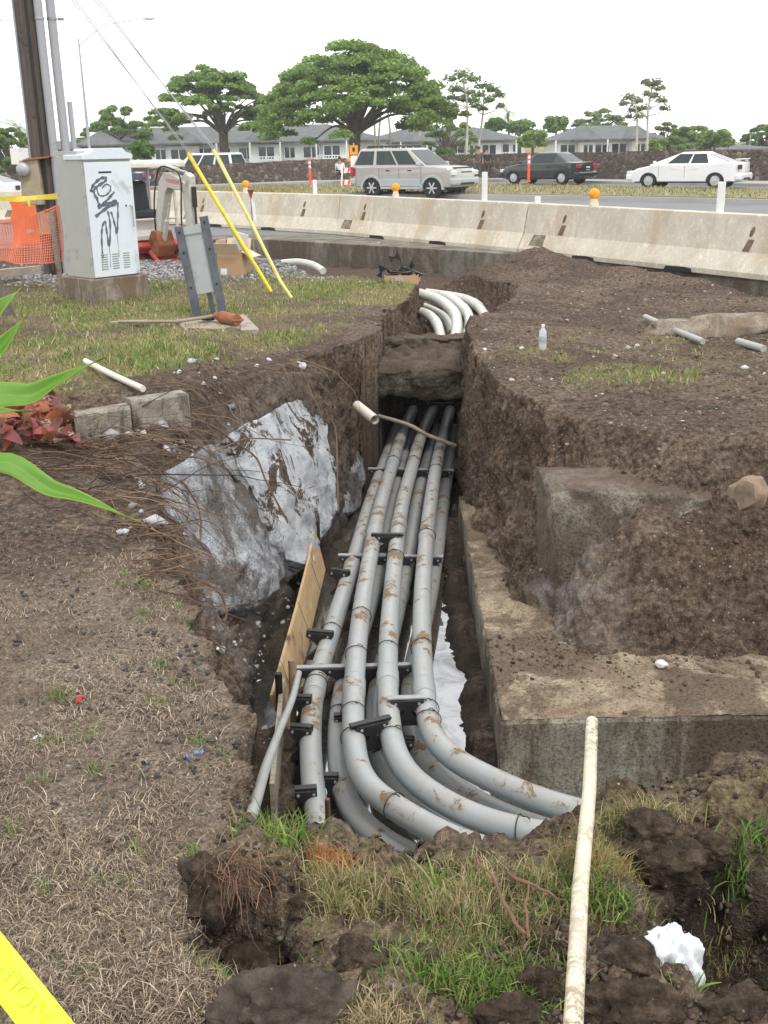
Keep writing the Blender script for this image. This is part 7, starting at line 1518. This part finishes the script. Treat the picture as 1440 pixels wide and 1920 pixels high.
def umbrella(label, px, Y, xl, xr, ytop, ylow, tints, per=230, ncl=85, seed=1, trunk_r=.45, fork=2, size=.30, zbase=-.6):
    rg = random.Random(seed); b = P(px, 330, Y=Y); b.z = zbase; t = thing('monkeypod_tree', label, 'tree', tuple(b)); L = P(xl, ytop, Y=Y).x; Rr = P(xr, ytop, Y=Y).x; zt = HZ(ytop, Y, px); zl = HZ(ylow, Y, px); a = (Rr-L)/2; cx = (L+Rr)/2
    cen = []; rad = []
    for k in range(ncl):
        u = math.sqrt(rg.random()); th = rg.uniform(0, 6.283); x = cx+a*.90*u*math.cos(th); y = b.y+a*.75*u*math.sin(th); dome = zt-(zt-zl)*(u**2.2)*.80; z = dome-abs(rg.gauss(0, .20))*(zt-zl)*(1-.2*u)-.08*(zt-zl)
        cen.append((x, y, z)); q = a*rg.uniform(.08, .15); rad.append((q, q, q*.55))
    hub = Vector((b.x, b.y, zl-(zl-zbase)*.10)); m = MB(); m.tube(catmull([b-Vector((0, 0, .5)), b.lerp(hub, .5)+Vector((rg.uniform(-.1, .1), 0, 0)), hub], 5), [trunk_r*1.15]+[trunk_r]*9+[trunk_r*.9], 12); m.build('trunk', 'bark', t, smooth=50, world=True)
    for i in rg.sample(range(ncl), min(ncl, 26)):
        c = Vector(cen[i]); e = c-Vector((0, 0, rad[i][2]*.5)); mid = hub.lerp(e, .5)+Vector((rg.uniform(-.3, .3), rg.uniform(-.3, .3), (e-hub).length*.12)); m = MB(); n = 9; path = catmull([hub-Vector((0, 0, .3)), hub.lerp(mid, .45), mid, e], 3); m.tube(path, [max(.03, trunk_r*.42*(1-.85*j/(len(path)-1))) for j in range(len(path))], 7); m.build('branch', 'bark', t, smooth=50, world=True)
    leaves('crown', cen, rad, per, size, tints, t)
umbrella('broadest umbrella-shaped tree with dark trunk, towering over the off-roader', 668, 74, 466, 866, 96, 238, MG+DG, 330, 250, 3, .36, 2, .095)
umbrella('umbrella-shaped tree left of the broadest one, above the white minivan', 424, 84, 262, 524, 138, 240, MG+DG[:2], 300, 150, 5, .34, 2, .105)
umbrella('low spreading tree behind the cabinet and guy wires', 210, 95, 128, 300, 205, 285, MG+DG, 504, 60, 8, .4, 2, 0.15)
umbrella('dark spreading tree at the far left edge', 25, 78, -60, 85, 238, 320, DG, 596, 60, 9, .4, 2, 0.14, -1)
umbrella('flat green tree crown right of the pale-trunked pair', 1300, 110, 1225, 1370, 238, 285, DG+MG, 596, 60, 11, .4, 2, 0.15)
umbrella('dark green tree crown at the right picture edge', 1425, 105, 1370, 1500, 232, 290, DG, 550, 50, 12, .4, 2, 0.15)
umbrella('sparse wide tree behind the separate house', 1110, 120, 1050, 1195, 208, 262, EG+MG, 137, 60, 14, .3, 2, 0.14)
umbrella('green tree crown just right of the separate house', 1245, 104, 1208, 1290, 224, 290, MG, 596, 40, 15, .35, 2, 0.14)
umbrella('far tree crown between the two long houses', 800, 125, 740, 860, 205, 270, MG+EG, 413, 45, 17, .3, 2, 0.16)
umbrella('green tree rising right behind the broadest tree', 835, 100, 790, 900, 200, 285, MG, 413, 40, 18, .3, 2, 0.14)
def gum(label, px, Y, top, cl, tints=EG, seed=1, r=.14, base=300):
    rg = random.Random(seed); b = P(px, base, Y=Y); b.z = -1; t = thing('gum_tree', label, 'tree', tuple(b)); tp = P(top[0], top[1], Y=Y); path = catmull([b, b.lerp(tp, .4)+Vector((rg.uniform(-.2, .2), 0, 0)), b.lerp(tp, .75)+Vector((rg.uniform(-.3, .3), 0, 0)), tp], 4); m = MB(); m.tube(path, [r*(1-.75*i/(len(path)-1)) for i in range(len(path))], 9); m.build('trunk', 'bark_pale', t, smooth=50, world=True); cen = []; rad = []
    for x, y, s in cl:
        c = P(x, y, Y=Y+rg.uniform(-1, 1)); q = s*Y/FPX*1.35; cen.append(tuple(c)); rad.append((q, q, q*.8)); a = min(path, key=lambda p: (p-c).length+abs(p.z-(c.z-q))); m = MB(); m.tube([a, a.lerp(c, .6)+Vector((0, 0, -.1)), c], [r*.35, r*.25, r*.12], 6); m.build('branch', 'bark_pale', t, smooth=50, world=True)
    leaves('crown', cen, rad, 105, .12, tints, t, -.6)
gum('slim pale-trunked gum tree with rounded crown, left of a similar pair', 870, 72, (868, 150), [(850, 150, 14), (868, 143, 15), (885, 152, 13), (858, 170, 13), (880, 175, 11), (846, 185, 10), (868, 188, 9), (890, 190, 9), (872, 215, 8), (850, 200, 8)], EG+MG[:1], 2, .12)
gum('slim pale-trunked gum tree with light green drooping crown, right of the first', 895, 76, (908, 168), [(905, 163, 12), (922, 170, 12), (935, 180, 9), (898, 180, 11), (918, 190, 9), (890, 200, 8), (905, 205, 7), (938, 200, 6)], LG[:1]+EG, 3, .12)
gum('tall sparse gum tree behind the white saloon, taller of its pair', 1213, 85, (1225, 158), [(1222, 160, 11), (1235, 168, 10), (1228, 182, 10), (1242, 190, 9), (1215, 178, 8), (1246, 205, 9), (1210, 155, 6), (1232, 155, 7)], EG, 4, .13)
gum('shorter sparse gum tree behind the white saloon, left of its pair', 1196, 85, (1190, 188), [(1180, 185, 11), (1195, 192, 11), (1206, 205, 10), (1188, 208, 10), (1172, 196, 8), (1200, 220, 9), (1178, 220, 6)], EG, 5, .13)
for i, (px, ty, lab) in enumerate(((700, 165, 'thin bare pale trunk right of the broadest tree, leftmost'), (712, 150, 'thin pale trunk right of the broadest tree, middle'), (722, 160, 'thin pale trunk right of the broadest tree, rightmost'))): gum(lab, px, 80, (px-6+i*9, 100+i*14), [(px-10+i*12, 96+i*14, 7), (px-2+i*9, 108+i*10, 8)], EG, 20+i, .10)
gum('far thin gum tree showing over the broad crown at right', 790, 110, (782, 118), [(778, 122, 7), (788, 132, 8), (770, 140, 7)], EG, 30, .12)
def bush(label, px, py, Y, rpx, tints, hpx=None, name='round_tree', trunk=True):
    c = P(px, py, Y=Y); q = rpx*Y/FPX; t = thing(name, label, 'tree' if trunk else 'shrub', (c.x, c.y, -.8)); rg = random.Random(px); cen = []; rad = []
    for k in range(22): a = rg.uniform(0, 6.28); u = rg.random()**.5; v = rg.uniform(-.6, .7); cen.append((c.x+q*.7*u*math.cos(a), c.y+q*.7*u*math.sin(a), c.z+q*(hpx or 1)*.8*v)); rad.append((q*.36,)*3)
    leaves('crown', cen, rad, 230, q*.06+.05, tints, t); m = MB(); m.tube([(c.x, c.y, -1), (c.x, c.y, c.z)], [.16, .09], 8); m.build('trunk', 'bark', t, smooth=50, world=True)
bush('small round bright green tree above the excavator canopy', 266, 286, 75, 25, LG); bush('dark green round bush between the houses', 999, 266, 92, 30, MG, .6); bush('green tree behind the left end of the separate house', 1043, 238, 112, 24, LG+MG, .9); bush('bushy trees behind the right end of the second house', 975, 243, 118, 28, LG+MG, .6)
bush('bright shrub at the far left below the dark tree', 40, 305, 78, 16, LG); bush('pale green tree between palm and house', 930, 237, 115, 22, LG, .6)
bush('green bush beyond the far wall at right', 1340, 268, 95, 34, DG+MG, .6); bush('low green growth before the right house trees', 1230, 276, 92, 20, MG, .7)
def palm(label, px, py, Y, basepy, r=.14, L=2.2, n=16):
    c = P(px, py, Y=Y); b = Vector((c.x+.2, c.y, -1)); t = thing('palm_tree', label, 'tree', tuple(b)); m = MB(); m.tube(catmull([b, b.lerp(c, .5)+Vector((.1, 0, 0)), c], 4), [r*1.3]+[r]*8, 9); m.build('trunk', 'bark', t, smooth=50, world=True); rg = random.Random(int(px))
    for k in range(n):
        a = 6.283*k/n+rg.uniform(-.2, .2); el = rg.uniform(-.2, 1.1); pth = []; d = Vector((math.cos(a)*math.cos(el), math.sin(a)*math.cos(el), math.sin(el))); p = c.copy()
        for i in range(9): pth.append(p.copy()); p = p+d*L/8; d = (d+Vector((0, 0, -.16))).normalized()
        vs = []; fs = []
        for i in range(8):
            tt = (pth[i+1]-pth[i]).normalized(); s = tt.cross(Vector((0, 0, 1))).normalized(); w = .42*math.sin(math.pi*(.15+.8*i/8))*L/2.2
            for q in (0, .5):
                o = pth[i].lerp(pth[i+1], q)
                for sg in (-1, 1): bi = len(vs); vs += [o, o+tt*.07, o+s*sg*w+tt*.22+Vector((0, 0, -.22*w))]; fs.append((bi, bi+1, bi+2))
        col = rg.choice(MG+LG); me = bpy.data.meshes.new('frond'); im = mw_of(t).inverted(); me.from_pydata([tuple(im @ v) for v in vs], [], fs); at_ = me.attributes.new('tint', 'FLOAT_COLOR', 'POINT'); at_.data.foreach_set('color', [x for _ in vs for x in (*col, 1)]); me.materials.append(MAT['leaf_mass']); o = bpy.data.objects.new('frond', me); link(o, t)
palm('palm rising over the dark tree at the far left', 34, 240, 92, 300, .16, 2.4, 18); palm('small palm right of the gum tree pair', 952, 212, 120, 270, .12, 1.5, 14); palm('second palm head beside the utility pole', 62, 258, 95, 300, .14, 2.0, 16); palm('distant palm head over the second house', 925, 228, 125, 270, .12, 1.6, 14)
# ---------------------------------------------------------------- street lights and wires
def lamp_post(label, px, ybase, ytop, Y, arms):
    b = P(px, ybase, Y=Y); b.z = RZ(b.x, b.y); tp = P(px-(ybase-ytop)*.085, ytop, Y=Y); tp.x = b.x; t = thing('street_light', label, 'street light', tuple(b)); m = MB(); m.tube([b, b.lerp(tp, .6), tp], [.075, .05, .03], 10); m.build('pole', 'galv', t, smooth=40, world=True)
    for dx, dz in arms:
        e = tp+Vector((dx, 0, dz)); m = MB(); m.tube(catmull([tp-Vector((0, 0, .3)), tp+Vector((dx*.4, 0, dz*.6)), e], 5), .015, 8); a = m.build('arm', 'galv', t, smooth=40, world=True); m = MB(); m.blob(e+Vector((math.copysign(.25, dx), 0, 0)), (.26, .14, .07), 2, .05, 2); m.build('lamp_head', 'white_plastic', a, smooth=True, world=True)  # head colour whitened to imitate glare from the bright sky
lamp_post('tall grey street light with two arms behind the cabinet', 175, 352, 72, 48, [(-3.0, .75), (2.7, .70)])
lamp_post('thin distant light pole among the trees at right', 1353, 290, 247, 98, [(-.9, .2)])
lamp_post('second thin distant light pole at far right', 1404, 290, 252, 98, [(.7, .2)])
for i, (x0, x1, lab) in enumerate(((200, 222, 'overhead wire, leftmost of three at the top'), (228, 238, 'overhead wire, middle of three at the top'), (252, 264, 'overhead wire, rightmost of three at the top'))):
    a, b = P(x1, 22, Y=40), P(x0-30, -90, Y=14); rod('overhead_wire', lab, 'wire', [a+(a-b)*1.2, a, b], .006, 'guy_wire', 5)
# ---------------------------------------------------------------- thin humid air over the whole place
def haze():
    m = bpy.data.materials.new('haze'); m.use_nodes = True; t = m.node_tree; t.nodes.clear(); o = t.nodes.new('ShaderNodeOutputMaterial'); v = t.nodes.new('ShaderNodeVolumePrincipled'); v.inputs['Density'].default_value = 0.0008; v.inputs['Color'].default_value = (.93, .96, 1, 1); v.inputs['Anisotropy'].default_value = .3; t.links.new(v.outputs[0], o.inputs['Volume'])
    b = MB(); b.box((0, 40, 5.5), (340, 280, 15)); q = b.build('haze', m); tag(q, 'thin pale haze in the air', 'haze', None, 'stuff')
haze()
